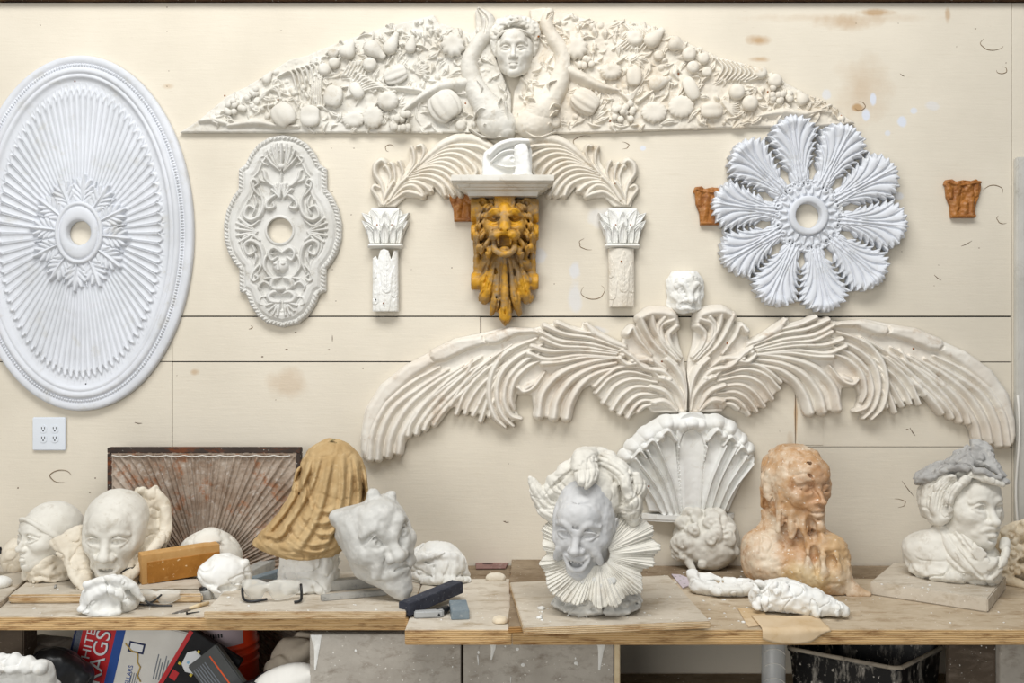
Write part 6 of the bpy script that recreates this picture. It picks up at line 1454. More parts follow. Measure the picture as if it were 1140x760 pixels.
# ---- bald head with an open collar
BZA = BZ + EP + .026
def bald():
    root, s = seat('bald_head', 126, 645, BZA + .0006, 'white clay bald head with a gap-toothed open mouth inside a raised collar', 'bust')
    S = Clay((-48, -60, -2), (50, 52, 112), .9)
    S.frame(rotm(-17, 8, 2), (3, -4, 55), 96)
    face(S, dict(cran=(.345, .40, .32), jaw=.20, chin=.10, frown=.012, brow=.034, open=1.0, eye=.058, nose=.062, mouthw=.115, gape=.05, smile=-.02, lips=.034, teeth=2, cheek=.10, fold=.9, ears=False, mouthz=-.30))
    for i in range(2): S.tube([(-.02 + .04 * i, -.39, .085), (-.02 + .04 * i, -.385, .15)], .008, .02, 'sub')
    S.frame(); S.tube([(6, 6, 0), (4, 2, 30)], [30, 26], 8); S.half((0, 0, 0), (0, 0, -1)); S.rough(.5, .12, 3)
    link('head', S.mesh('head', s), M['clay_white'], root)
    K = Clay((-68, -50, -2), (62, 50, 104), 1.0)
    def sheet(p0, p1, r0, r1, n=12):
        for i in range(n):
            t = i / (n - 1); a = [p0[0][q] + (p0[1][q] - p0[0][q]) * t for q in range(3)]; b = [p1[0][q] + (p1[1][q] - p1[0][q]) * t for q in range(3)]
            m = [(a[q] + b[q]) / 2 for q in range(3)]; m[1] += 3
            K.tube([a, m, b], [r0, (r0 + r1) / 2, r1], 2.5, n=6)
    sheet([(-28, 4, 62), (-24, -26, 2)], [(-60, -4, 46), (-30, -32, 0)], 3.5, 3.2)
    sheet([(-34, -2, 60), (-26, -26, 4)], [(-56, -6, 50), (-34, -30, 6)], 4, 3.5)
    K.tube([(-61, -4, 47), (-50, -10, 34), (-40, -22, 16), (-30, -32, 0)], [3, 4, 4.5, 4], 2)
    sheet([(44, 12, 92), (14, -30, 10)], [(56, 8, 46), (20, -28, 0)], 5, 4.5, 14); sheet([(38, 14, 80), (30, -14, 20)], [(54, 10, 50), (40, 2, 0)], 6, 8, 10)
    K.tube([(43, 12, 92), (52, 6, 82), (56, 2, 60), (52, -8, 46), (30, -28, 22), (10, -38, 4)], [6, 6.5, 7, 6.5, 5.5, 4], 3)
    K.tube([(34, 14, 88), (26, 20, 94), (30, 18, 84)], [4, 5, 4], 2); facets(K, 3, 16, (26, 8, 60), (44, 18, 96), (2.5, 6), 2)
    K.tube([(-20, 20, 4), (10, 30, 4), (40, 12, 4)], 12, 4); K.half((0, 0, 0), (0, 0, -1)); K.rough(1.2, .12, 5); K.crease(1.5, .07, 41)
    link('collar', K.mesh('collar', s), M['clay_tan'], root)
bald()

# ---- capped woman's head
def capped():
    root, s = seat('capped_head', 54, 643, BZA + .0006, 'white clay head of a woman in a close cap and scarf looking aside', 'bust')
    S = Clay((-40, -42, -2), (36, 40, 92), .75)
    S.frame(rotm(-56, -4, 0), (-1, -2, 47), 72)
    face(S, dict(cran=(.34, .40, .36), jaw=.165, chin=.08, brow=.026, open=.9, eye=.06, nose=.046, mouthw=.085, lips=.033, cheek=.095, ears=False, pupil=False, nosel=-.01))
    S.frame(); S.tube([(4, 2, 0), (0, 0, 26)], [20, 16], 6); S.half((0, 0, 0), (0, 0, -1)); S.rough(.3, .15, 3)
    link('head', S.mesh('head', s), M['clay_white'], root)
    K = Clay((-40, -42, -2), (40, 42, 94), .85)
    K.frame(rotm(-56, -4, 0), (-1, -2, 47), 72); K.ell((0, .10, .15), (.385, .45, .38), .02); K.ell((0, -.46, -.12), (.46, .42, .42), .03, 'sub'); K.half((0, 0, -.14), (0, -.25, -1), .03)
    K.tube([(-.26, -.24, .14), (-.12, -.37, .26), (0, -.40, .29), (.12, -.37, .26), (.26, -.24, .14), (.34, -.02, -.02), (.33, .12, -.10)], [.03, .035, .03, .035, .04, .045, .04], .03)
    K.frame(); K.rough(.4, .12, 7); link('cap', K.mesh('cap', s), M['clay_white'], root)
    N = Clay((-44, -46, -2), (46, 44, 60), .9)
    for i, (a, z_) in enumerate(((0, 6), (1, 13), (2, 20), (3, 27))): N.ell((4, 2, z_ - 1), (29 - i * 2.2, 27 - i * 2, 6.5), 3)
    N.ell((-17, -14, 40), (13, 16, 19), 2, 'sub')
    rng = random.Random(9)
    for i in range(9):
        t0 = rng.uniform(-2.6, -.2); z_ = rng.uniform(4, 26); N.tube([(4 + 29 * math.cos(t0 + k * .25), 2 + 27 * math.sin(t0 + k * .25), z_ + k * rng.uniform(-1, 2.4)) for k in range(6)], [1.5, 3.4, 2.4], 2)
    N.tube([(26, -10, 4), (27, -4, 26), (26, 2, 46), (22, 8, 56)], [7, 8, 7, 4], 4); N.tube([(16, -24, 14), (20, -18, 32), (24, -8, 48)], [5, 5.5, 4], 3); N.half((0, 0, 0), (0, 0, -1)); N.rough(2.4, .08, 2, 3); N.crease(2.8, .08, 51, 1.2)
    link('scarf', N.mesh('scarf', s), M['clay_tan'], root)
capped()

# ---- draped bust
def draped():
    ZD = BZ + EP + .021
    root, s = seat('plaster_bust', 344, 655, ZD + .0006, 'rough cream plaster bust hidden under the tan cloth', 'bust')
    B = Clay((-50, -44, -2), (46, 46, 150), 1.2)
    B.tube([(0, 4, 0), (2, 4, 30), (6, 4, 60)], [33, 31, 27], 6); B.ell((24, 4, 112), (31, 32, 42), 8); B.half((0, 0, 0), (0, 0, -1)); B.rough(4.0, .045, 4, 3); B.crease(2.6, .06, 71, 1.0); B.rough(1.0, .16, 5)
    link('bust_body', B.mesh('bust_body', s), M['bright_plaster'], root)
    c, s2 = seat('draped_cloth', 344, 655, ZD + .0006, 'tan cloth draped like a hood over the plaster bust', 'cloth')
    K = Clay((-68, -62, 18), (74, 56, 176), 1.0)
    K.ell((25, 2, 116), (39, 40, 50), 6); K.ell((12, -2, 78), (42, 42, 40), 14); K.ell((-8, -6, 56), (46, 40, 24), 12); K.tube([(20, -4, 90), (-20, -12, 64), (-54, -10, 52)], [30, 20, 7], 10); K.ell((38, 6, 84), (24, 34, 30), 10)
    # the cloth hangs open below
    K.ell((2, 6, 20), (40, 40, 34), 4, 'sub'); K.half((-30, 0, 42), (-.35, 0, -1), 2); K.half((40, 0, 34), (.35, -.2, -1), 3); K.half((0, 0, 30), (0, -.25, -1), 3)
    fo = [[(4, 150), (-8, 122), (-26, 92), (-48, 66)], [(12, 154), (2, 120), (-14, 92), (-34, 64)], [(24, 152), (16, 112), (6, 82), (-12, 52)], [(36, 150), (36, 112), (28, 78), (12, 48)], [(50, 146), (54, 110), (52, 84)], [(60, 130), (64, 106), (60, 88)], [(-8, 128), (0, 104), (14, 92), (30, 96)], [(-18, 96), (-4, 76), (14, 68), (30, 74)], [(-42, 74), (-22, 58), (2, 50), (26, 52)], [(-54, 60), (-38, 50), (-14, 42), (8, 40)], [(-12, 138), (-16, 122), (-18, 110)], [(2, 140), (-6, 116), (-6, 98)], [(-30, 84), (-18, 68), (0, 58), (20, 60)], [(44, 132), (42, 104), (36, 84)], [(-6, 88), (8, 80), (26, 84)], [(-50, 68), (-34, 66), (-20, 76)]]
    st = []
    for i, f in enumerate(fo):
        st.append((f, 3.2, 3.4)); st.append(([(x + 4.5, z_ - 3.5) for x, z_ in f], 2.4, -3.4)); st.append(([(x - 4, z_ + 3.5) for x, z_ in f], 1.6, -1.4))
    K.etch(st); K.crease(.9, .05, 61); K.rough(.9, .07, 6); K.rough(.4, .3, 7)
    K.ell((2, 6, 18), (38, 36, 33), 4, 'sub')
    t = NT('tan_cloth')
    col = t.mix(t.ramp(t.noise(14, 5, .6), [(.4, 0), (.65, 1)]), srgb(194, 168, 126), srgb(176, 147, 104))
    col = t.mix(t.ramp(t.noise(40, 5, .7), [(.58, 0), (.7, .6)]), col, srgb(214, 192, 154))
    t.out(col, .9, t.bump(t.noise(300, 3, .6), .3, .0008), .1)
    o = link('hood_cloth', K.mesh('hood_cloth', s), t.m, c)
    V = []
    parts = []
    rng = random.Random(1)
    for i in range(9):
        x, z_ = 30 + rng.uniform(-8, 10), 164 + rng.uniform(-5, 2); vv, q = lathe([(.01, .5), (rng.uniform(.8, 2.4), .3), (.01, 0)], 6); parts.append((vv * np.array([1.4, 1, 1]) + np.array([x, -6 + rng.uniform(-6, 4), z_]), q))
    M['moss'] = flat('moss', (58, 92, 40)); vv, q, _ = merge_np(parts); link('moss_flecks', mesh_np('moss_flecks', vv * s, q), M['moss'], c)
draped()

# ---- horned head
def horned():
    root, s = seat('horned_head', 426, 660, BZ + EP + .021 + .0006, 'grey clay horned scowling head with a pointed beard leaning on its bars', 'bust')
    S = Clay((-68, -60, -4), (48, 44, 118), .85)
    S.frame(rotm(27, -4, -13), (-12, 0, 66), 118)
    face(S, dict(cran=(.32, .36, .31), jaw=.15, chin=.085, chinz=-.44, frown=.085, brow=.060, browin=.105, browout=.150, open=1.25, eye=.074, iris=False, pupil=True, nose=.062, nosel=.0, mouthw=.13, smile=-.055, lips=.05, cheek=.13, fold=1.6, ears=False, mouthz=-.275))
    S.tube([(0, -.30, -.40), (.01, -.33, -.50), (.02, -.36, -.58)], [.125, .10, .035], .05)                     # beard
    for sd in (1, -1):
        S.tube([(sd * .12, -.34, -.28), (sd * .10, -.34, -.42), (sd * .02, -.36, -.55)], [.02, .03, .015], .02); S.tube([(sd * .05, -.39, -.37), (sd * .03, -.39, -.52)], .008, .02, 'sub')
        S.ell((sd * .20, -.27, -.08), (.09, .07, .09), .04)
    S.half((0, .16, 0), (0, 1, .1), .02)
    S.frame(); S.half((-30, 0, 98), (-.35, .1, .94), 4)
    S.tube([(-20, 0, 84), (-38, -6, 87), (-51, -10, 88)], [15, 12, 8], 6); S.tube([(-8, -6, 86), (-10, -10, 100), (-11, -12, 112)], [13, 9.5, 7], 5); S.tube([(8, 0, 88), (9, 0, 100), (9, 0, 108)], [9, 7, 6], 4)
    S.tube([(-46, 6, 80), (-44, 4, 60), (-36, 4, 44), (-22, 0, 22)], [5, 4, 4, 3], 4)
    S.half((0, 0, 0), (0, 0, -1), 1); S.rough(.9, .12, 4)
    link('head', S.mesh('head', s), M['clay_grey'], root)
horned()

# ---- melted wax bust
def wax():
    root, s = seat('wax_bust', 890, 652, BZ + EP, 'melted tan wax bust with drips and holes below its face', 'bust')
    S = Clay((-64, -56, -2), (74, 56, 156), 1.0)
    S.frame(rotm(38, -2, 0), (-2, 2, 113), 92)
    face(S, dict(cran=(.35, .43, .36), jaw=.15, chin=.08, brow=.03, open=.2, eye=.055, pupil=False, nose=.046, mouthw=.08, lips=.030, cheek=.09, ears=False))
    S.frame()
    S.tube([(-14, 10, 50), (-14, 10, 100)], [26, 22], 10); S.tube([(-40, 6, 38), (0, 10, 48), (30, 0, 34)], [24, 26, 24], 12); S.ell((-6, 4, 24), (54, 38, 30), 10); S.ell((-36, 0, 26), (24, 26, 30), 8)
    S.ell((28, -16, 40), (23, 20, 26), 6); S.ell((22, -20, 18), (30, 22, 22), 8); S.tube([(20, -12, 12), (48, -18, 4), (70, -20, 0)], [20, 12, 5], 8)
    for p, r in (([(6, -22, 80), (4, -27, 68), (10, -28, 52)], 4.5), ([(-6, -22, 92), (-9, -26, 76), (-8, -26, 60)], 4.5), ([(22, -27, 72), (23, -28, 64), (24, -29, 54)], 4.5), ([(-16, -20, 100), (-20, -22, 82), (-22, -24, 64)], 4.5), ([(10, -34, 44), (8, -38, 28), (10, -38, 14)], 4), ([(24, -38, 44), (24, -42, 28), (22, -42, 16)], 3.4), ([(38, -34, 42), (40, -36, 28), (40, -34, 16)], 3.4), ([(-30, -10, 126), (-36, -8, 104), (-34, -6, 84)], 5), ([(-36, 0, 118), (-40, 4, 96), (-36, 6, 74)], 5)):
        S.tube(p, [r, r * .6, r * .8], 7)
    for c, r in (((12, -30, 74), (5, 12, 9)), ((29, -26, 79), (4, 12, 7)), ((15, -38, 46), (4, 10, 10)), ((32, -40, 36), (5, 12, 9)), ((20, -42, 30), (2.4, 8, 6)), ((-37, -4, 88), (4, 10, 10)), ((-50, 2, 46), (8, 8, 2))): S.ell(c, r, 3, 'sub')
    S.ell((-28, 0, 142), (5, 5, 6), 3); S.ell((10, -18, 142), (6, 6, 5), 3); S.tube([(10, -26, 138), (12, -32, 126)], [3, 1], 2, 'sub')
    S.half((0, 0, 0), (0, 0, -1)); S.rough(1.6, .07, 4); S.rough(.6, .25, 5); S.crease(1.4, .05, 91)
    t = NT('melted_wax')
    col = t.mix(t.ramp(t.noise(10, 5, .65), [(.42, 0), (.6, 1)]), srgb(188, 148, 106), srgb(216, 198, 174))
    col = t.mix(t.ramp(t.noise(16, 4, .7, vec=t.mapping(loc=(2, 5, 1))), [(.53, 0), (.66, .8)]), col, srgb(160, 112, 68))
    def zone(c, r, colr, a):
        nonlocal col
        v = t.mapping(tuple(1 / (x * s) for x in r), loc=tuple(-c[i] / r[i] for i in range(3))); ln = t.n('ShaderNodeVectorMath', operation='LENGTH'); t.l(v, ln.inputs[0])
        d = t.math('ADD', ln.outputs['Value'], t.math('MULTIPLY', t.math('SUBTRACT', t.noise(26, 4, .7), .5), 1.2)); col = t.mix(t.ramp(d, [(.5, a), (1.0, 0)]), col, srgb(*colr))
    zone((20, -24, 110), (34, 40, 34), (182, 134, 92), .7); zone((40, -30, 44), (26, 26, 34), (208, 178, 134), .6); zone((6, -36, 16), (36, 30, 20), (214, 190, 140), .6); zone((-36, -4, 30), (30, 40, 34), (222, 210, 190), .75); zone((66, -20, 4), (20, 20, 16), (200, 176, 146), .4)
    col = t.mix(t.ramp(t.noise(110, 2, .5), [(.66, 0), (.72, .9)]), col, srgb(236, 228, 214))
    t.out(col, .45, t.bump(t.noise(90, 4, .6), .35, .0015), .45); t.b.inputs['Subsurface Weight'].default_value = .0
    link('wax_body', S.mesh('wax_body', s), t.m, root)
wax()

# ---- bust with the clay cap
def moustached():
    root, s = seat('moustached_bust', 1060, 642, Z4 + .0006, 'pale clay bust of a moustached man with long hair on the thick grey slab', 'bust')
    S = Clay((-62, -56, -4), (62, 50, 140), .9)
    S.frame(rotm(40, -3, 0), (16, -2, 82), 88)
    face(S, dict(cran=(.325, .40, .35), jaw=.18, chin=.088, frown=.02, brow=.036, open=.95, eye=.058, nose=.052, mouthw=.09, lips=.03, cheek=.095, fold=.8, ears=False, mouthz=-.295))
    for sd in (1, -1): S.tube([(sd * .01, -.425, -.235), (sd * .06, -.405, -.24), (sd * .12, -.355, -.275)], [.03, .036, .018], .02)
    S.frame(); S.tube([(4, 4, 24), (14, 2, 58)], [21, 19], 6)
    S.ell((-4, 4, 20), (46, 32, 22), 6); S.ell((-20, 0, 30), (31, 28, 20), 8); S.tube([(-34, -6, 28), (-12, -8, 42), (6, -4, 54)], [15, 15, 13], 8); S.ell((30, -8, 18), (20, 22, 26), 6)
    S.crease(2.6, .07, 97, 1.2) if False else None; S.ell((-2, -2, 8), (46, 33, 14), 6); S.tube([(-46, -22, 18), (-30, -32, 14), (-8, -36, 8)], 2.0, 2, 'sub')
    S.half((0, 0, 0), (0, 0, -1)); S.rough(.7, .12, 4)
    S.field(lambda P: np.clip((26 - P[:, 2]) / 12, 0, 1) * (3.2 * (np.exp(-(noise3(P * .07 + 3, 98) / .12) ** 2) - .3) + 1.4 * noise3(P * .2, 99)))
    link('figure', S.mesh('figure', s), M['clay_white'], root)
    K = Clay((-36, -40, 8), (60, 40, 90), .9)
    for p, r in (([(-12, -14, 60), (0, -22, 40), (16, -30, 24), (30, -34, 10)], [5, 7, 8, 4]), ([(2, -18, 60), (14, -26, 46), (26, -32, 34), (34, -34, 26)], [4, 5.5, 5.5, 4]), ([(-18, -8, 54), (-8, -20, 34), (12, -30, 14)], [4, 6, 5]), ([(52, -12, 46), (48, -24, 28), (36, -34, 10)], [5, 6, 4]), ([(14, -28, 22), (28, -34, 22), (40, -32, 26)], [6, 7, 6])): K.tube(p, r, 6)
    K.etch([([(-10, 58), (4, 38), (20, 20), (32, 8)], 1.6, -2.4), ([(4, 58), (16, 42), (30, 28)], 1.4, -2.2), ([(50, 42), (44, 24), (34, 10)], 1.6, -2.2), ([(-16, 50), (-4, 30), (14, 14)], 1.5, -2)]); K.crease(1.2, .08, 95)
    for i in range(6): K.ell((26 + 4 * math.cos(i), -39, 36 + 4 * math.sin(i)), (4, 3, 3), 1, rot=(0, i, 0))
    K.rough(.6, .15, 3); link('scarf', K.mesh('scarf', s), M['clay_white'], root)
    Hh = Clay((-40, -46, 50), (66, 50, 132), .9)
    Hh.frame(rotm(40, -3, 0), (16, -2, 82), 88); Hh.ell((0, .12, .16), (.385, .42, .38), .03); Hh.ell((0.02, -.42, -.02), (.37, .40, .44), .03, 'sub'); Hh.half((0, 0, -.2), (0, 0, -1), .03); Hh.frame()
    for p, r in (([(0, -30, 112), (-10, -26, 100), (-14, -22, 82), (-10, -22, 70)], [6, 9, 10, 7]), ([(-8, -20, 112), (-20, -14, 98), (-22, -12, 78), (-16, -14, 66)], [8, 10, 11, 8]), ([(-16, -4, 108), (-26, 2, 90), (-24, 4, 70)], [9, 11, 9]), ([(14, -34, 114), (4, -34, 106), (-4, -32, 94), (-4, -30, 80)], [5, 6, 7, 5]), ([(-4, -26, 74), (-12, -24, 66), (-20, -16, 66)], [5, 6, 5]), ([(20, -30, 120), (34, -32, 116), (48, -28, 110)], [5, 5, 4])): Hh.tube(p, r, 3)
    rng = random.Random(6)
    for _ in range(16):
        x = rng.uniform(-26, 2); Hh.tube([(x + 8, -34, 114), (x, -32, 96), (x + 2, -32, 72)], 1.0, 2, 'sub')
    Hh.etch([([(-2 + i * 3, 114), (-14 + i * 3.4, 98), (-18 + i * 3, 76)], 1.1, -1.6) for i in range(-3, 5)]); Hh.rough(.9, .12, 8); Hh.crease(1.0, .08, 96); link('hair', Hh.mesh('hair', s), M['clay_white'], root)
    cap, _ = seat('clay_beret', 1060, 642, Z4 + .0006, 'ragged grey clay cap lying on the moustached bust', 'clay cap')
    T = Clay((-46, -52, 90), (66, 44, 158), .9)
    T.ell((-12, -4, 118), (30, 24, 9), 4, rot=(0, -.42, 0)); T.ell((18, -10, 134), (22, 20, 11), 4, rot=(.2, -.3, 0)); T.ell((26, -8, 146), (12, 10, 9), 3, rot=(0, .4, 0)); T.tube([(32, -14, 138), (44, -24, 124), (53, -24, 114)], [7, 4.5, 3], 3); T.tube([(-36, -4, 104), (-20, -20, 114), (6, -30, 126), (30, -34, 122), (50, -28, 114)], [4, 4, 4, 3.5, 3], 3)
    for i, (n_, d) in enumerate((((.3, -.6, .7), (24, -16, 148)), ((-.5, -.4, .8), (-2, -14, 134)), ((.8, -.3, .5), (40, -14, 142)), ((-.8, -.3, .3), (-36, -6, 112)))): T.half(d, n_, 1)
    T.ell((4, 4, 96), (34, 34, 22), 2, 'sub')
    T.field(lambda P: 2.6 * (np.exp(-(noise3(P * .08 + 3, 18) / .14) ** 2) - .35) + 1.8 * noise3(P * .17, 19, 2))
    link('cap_slab', T.mesh('cap_slab', s), M['clay_cap'], cap)
moustached()
# ------------------------------------------------------------ things lying on the bench
def lump(name, px, py, z, label, cat, mat, build, h=.9, lo=(-50, -40, -2), hi=(50, 40, 70), part='body', group=None):
    root, s = seat(name, px, py, z, label, cat, group); S = Clay(lo, hi, h); build(S); S.half((0, 0, 0), (0, 0, -1))
    link(part, S.mesh(part, s), M[mat], root); return root, s
def block(name, px, py, L, W, H, yaw, z, mat, label, cat, pitch=0, group=None, bw=.0015, roll=0):
    """a bar centred at a bench pixel, L along its own x before the turn (metres)"""
    p = on(px, py, z); bm = bmesh.new(); add_box(bm, -L / 2, L / 2, -W / 2, W / 2, 0, H); bevel(bm, bw, 2)
    o = link(name, bm_mesh(name, bm), M[mat], None, loc=p, rot=(math.radians(roll), math.radians(pitch), math.radians(yaw))); soften(o, 35); return tag(o, label, cat, group)
ZT = BZ + EP + .021                               # on the thin front board
# crumpled half mask at the bench edge
def b(S):
    S.ell((0, 0, 13), (31, 23, 26), 4); S.ell((-4, -10, 20), (22, 16, 20), 5); S.tube([(-24, -14, 34), (0, -22, 40), (22, -18, 28), (32, -14, 12)], [4, 4, 4, 3], 4); S.tube([(-8, -22, 30), (8, -26, 24), (20, -24, 10)], [3, 4, 3], 3); S.tube([(-30, -8, 6), (-10, -24, 4), (8, -24, 3)], [4, 4, 3], 3); S.ell((-6, -27, 14), (16, 8, 10), 4, 'sub'); S.crease(1.8, .07, 11, 1.0); S.rough(.8, .14, 3)
lump('plaster_mask', 123, 679, BZ, 'crumpled bright white plaster half mask at the bench edge below the bald head', 'plaster cast', 'bright_plaster', b)
# smaller masks and moulds
def b(S):
    S.ell((0, 0, 22), (36, 24, 34), 4); S.ell((2, -4, 46), (14, 12, 12), 5); S.tube([(-30, -8, 20), (-14, -18, 34), (0, -20, 40)], [3, 4, 3], 4); S.ell((-14, -19, 40), (7, 5, 3), 3, 'sub'); S.ell((10, -19, 41), (7, 5, 3), 3, 'sub'); S.ell((-2, -20, 32), (4, 5, 6), 3); S.tube([(-34, 0, 3), (0, -24, 2), (34, 0, 3)], 3, 3); S.crease(1.2, .06, 12); S.rough(.6, .12, 4)
lump('plaster_mould', 233, 645, BZ, 'rounded cream plaster face mould lying between the gold box and the sunburst panel', 'plaster cast', 'clay_white', b)
def b(S):
    S.ell((0, 0, 24), (26, 22, 22), 4); S.tube([(0, 0, 0), (2, 0, 14)], [17, 20], 5); S.ell((-16, -8, 26), (13, 12, 12), 4); S.tube([(-20, -12, 18), (-6, -22, 10), (14, -18, 14)], [3, 3, 2], 3); S.ell((4, -22, 12), (12, 8, 4), 3, 'sub'); S.tube([(22, -8, 36), (26, -4, 18), (20, -10, 4)], [4, 4, 3], 3); S.crease(1.4, .08, 13); S.rough(.7, .13, 5)
lump('plaster_mask', 250, 662, BZ, 'small jagged white plaster mask leaning against the gold box', 'plaster cast', 'bright_plaster', b)
def b(S):
    S.ell((0, 0, 14), (18, 16, 22), 4); S.ell((-4, -6, 20), (12, 12, 12), 4); S.crease(1.0, .09, 14); S.rough(.6, .12, 5)
lump('plaster_lump', 20, 634, BZ + .02, 'small rounded clay lump behind the capped head', 'clay lump', 'clay_tan', b)
def b(S): S.ell((0, 0, 4), (14, 12, 8), 3); S.ell((0, -6, 5), (8, 6, 4), 2); S.rough(.5, .15, 5)
lump('plaster_disc', -2, 653, BZ + .019, 'small white plaster button lying on the grey skewed plank', 'plaster cast', 'bright_plaster', b)
def b(S):
    S.ell((0, 4, 12), (34, 24, 30), 5); S.tube([(-28, 0, 8), (-20, -14, 26), (6, -20, 32), (26, -10, 24), (34, 0, 4)], [3, 4, 4, 4, 3], 4); S.ell((8, -12, 14), (20, 16, 18), 4); S.tube([(-14, -18, 4), (0, -26, 6), (20, -26, 6), (34, -14, 2)], [5, 5, 4, 4], 3); S.ell((-30, -2, 22), (10, 6, 9), 3); S.crease(2.0, .07, 15, 1.2); S.rough(1.0, .14, 4)
r_, s_ = lump('face_mould', 486, 645, BZ, 'crumpled white plaster face mould behind the dark sharpening block', 'plaster cast', 'bright_plaster', b)
def b(S):
    S.ell((0, 0, 30), (37, 30, 36), 5); S.ell((4, -16, 24), (26, 16, 24), 5)
    rng = random.Random(7); pts = [(rng.uniform(-34, 34), rng.uniform(-30, -12), rng.uniform(14, 62)) for _ in range(60)]
    pts = [p for p in pts if (p[0] / 37) ** 2 + ((p[2] - 30) / 36) ** 2 < 1.0 and not (-16 < p[0] < 24 and p[2] < 34)]
    for p in pts:
        q = 1 - (p[0] / 38) ** 2 - ((p[2] - 30) / 37) ** 2; S.ell((p[0], -29 * math.sqrt(max(q, .02)), p[2]), (rng.uniform(5, 9), 5, rng.uniform(3.5, 6)), 2, rot=(0, rng.uniform(0, 3), 0))
    curls(S, [(p[0], -30 * math.sqrt(max(1 - (p[0] / 38) ** 2 - ((p[2] - 30) / 37) ** 2, .02)) - 2, p[2]) for p in pts[:26]], 6, 2, seed=8)
    S.ell((-10, -30, 2), (8, 14, 9), 3, 'sub'); S.ell((18, -30, 0), (8, 14, 6), 3, 'sub'); S.tube([(-20, -22, 10), (-14, -28, 2)], [5, 3], 2); S.ell((-4, -28, 8), (5, 5, 5), 2); S.rough(1.0, .13, 6)
lump('curly_head_cast', 786, 630, BZ, 'white plaster cast of a curly head lying face down beneath the shell', 'plaster cast', 'clay_white', b, hi=(50, 40, 80))
def b(S):
    S.tube([(-30, 6, 16), (-20, 0, 10), (0, -4, 8), (28, -2, 10)], [7, 11, 12, 9], 6); S.ell((0, 0, 6), (34, 16, 7), 4); S.ell((2, -2, 18), (28, 12, 8), 4, 'sub'); S.tube([(-34, 8, 20), (-14, -14, 8), (12, -18, 8), (34, -8, 10), (34, 6, 14)], [3, 3.5, 4, 4, 3], 3); S.tube([(-30, 10, 20), (0, 12, 14), (30, 10, 14)], 3, 3); S.crease(1.6, .08, 17, 1.1); S.rough(1.2, .12, 8)
lump('plaster_dish', 802, 661, BZ, 'shallow broken white plaster piece with a raw rim before the curly head cast', 'plaster cast', 'bright_plaster', b)
def b(S):
    S.tube([(-40, 4, 14), (-16, 0, 18), (14, -2, 14), (48, -6, 7)], [15, 19, 15, 6], 6); rng = random.Random(12)
    for _ in range(46):
        x = rng.uniform(-46, 44); S.ell((x, rng.uniform(-18, -4), rng.uniform(3, 32 - max(0, x) * .4)), (rng.uniform(3, 7), 4, rng.uniform(2.5, 5)), 2, rot=(0, rng.uniform(0, 3), 0))
    S.crease(2.2, .08, 18, 1.2); S.rough(1.5, .13, 9)
lump('plaster_chunk', 890, 682, BZ + .004, 'jagged very white plaster chunk on the brown paper before the wax bust', 'plaster chunk', 'bright_plaster', b, lo=(-60, -40, -2), hi=(60, 40, 50))
M['cast_cream'] = plaster('cast_cream', (226, 214, 192), (208, 192, 164), (184, 160, 126), 9, rough=.55, spec=.4)
def b(S):
    rng = random.Random(4)
    S.ell((20, 6, 34), (38, 18, 36), 5)
    for (x, z, r) in ((2, 56, 11), (20, 62, 13), (40, 56, 12), (4, 36, 12), (24, 42, 12), (44, 36, 12), (2, 20, 10), (24, 20, 13), (46, 16, 12)):
        S.ell((x, -12, z), (r, 10, r), 2); S.ell((x, -22, z), (r * .5, 5, r * .5), 2, 'sub'); S.ell((x, -19, z), (r * .28, 5, r * .28), 1)
        for k in range(5): t = k * 1.257 + rng.random(); S.ell((x + r * .7 * math.cos(t), -17, z + r * .7 * math.sin(t)), (r * .42, 4, r * .3), 1.5, rot=(0, -t, 0))
    for c in ((12, 28), (34, 26), (16, 6), (34, 6)): S.ell((c[0], -18, c[1]), (5, 16, 3.4), 2, 'sub', rot=(0, rng.uniform(-.6, .6), 0))
    S.tube([(-18, -10, 10), (0, -16, 6), (20, -18, 0)], [6, 6, 4], 3); S.rough(.6, .13, 4)
lump('flower_cast', 1124, 648, BZ, 'cream plaster cast of clustered flowers beside the grey door post', 'plaster cast', 'cast_cream', b, lo=(-30, -34, -2), hi=(70, 32, 84))

# gold cardboard box standing on its edge
p = on(158, 651, BZ + .031); gb = thing('cardboard_box', p, 'tan cardboard box standing on its long edge before the bald head', 'box', rot=(math.radians(5), math.radians(-2), math.radians(33)))
bm = bmesh.new(); add_box(bm, 0, .235, 0, .045, 0, .090); bevel(bm, .0012, 2); soften(link('lid', bm_mesh('lid', bm), M['cardboard_gold'], gb), 35)
bm = bmesh.new(); add_box(bm, .016, .2345, -.0025, .004, .0005, .067); bevel(bm, .0008, 1); soften(link('tray_face', bm_mesh('tray_face', bm), M['box_face'], gb), 35)
block('plaster_slab', 191, 656, .20, .10, .030, 6, BZ + EP + .0005, 'paper_white', 'white slab beneath the tan cardboard box', 'slab', bw=.004) if False else None
loose('plaster_slab', [(151, 655.5), (228, 655), (220, 644), (158, 646)], 'thin white slab under the tan cardboard box', 'slab', BZ + EP + .027, .0035, 'board_dust', 'slab_edge')
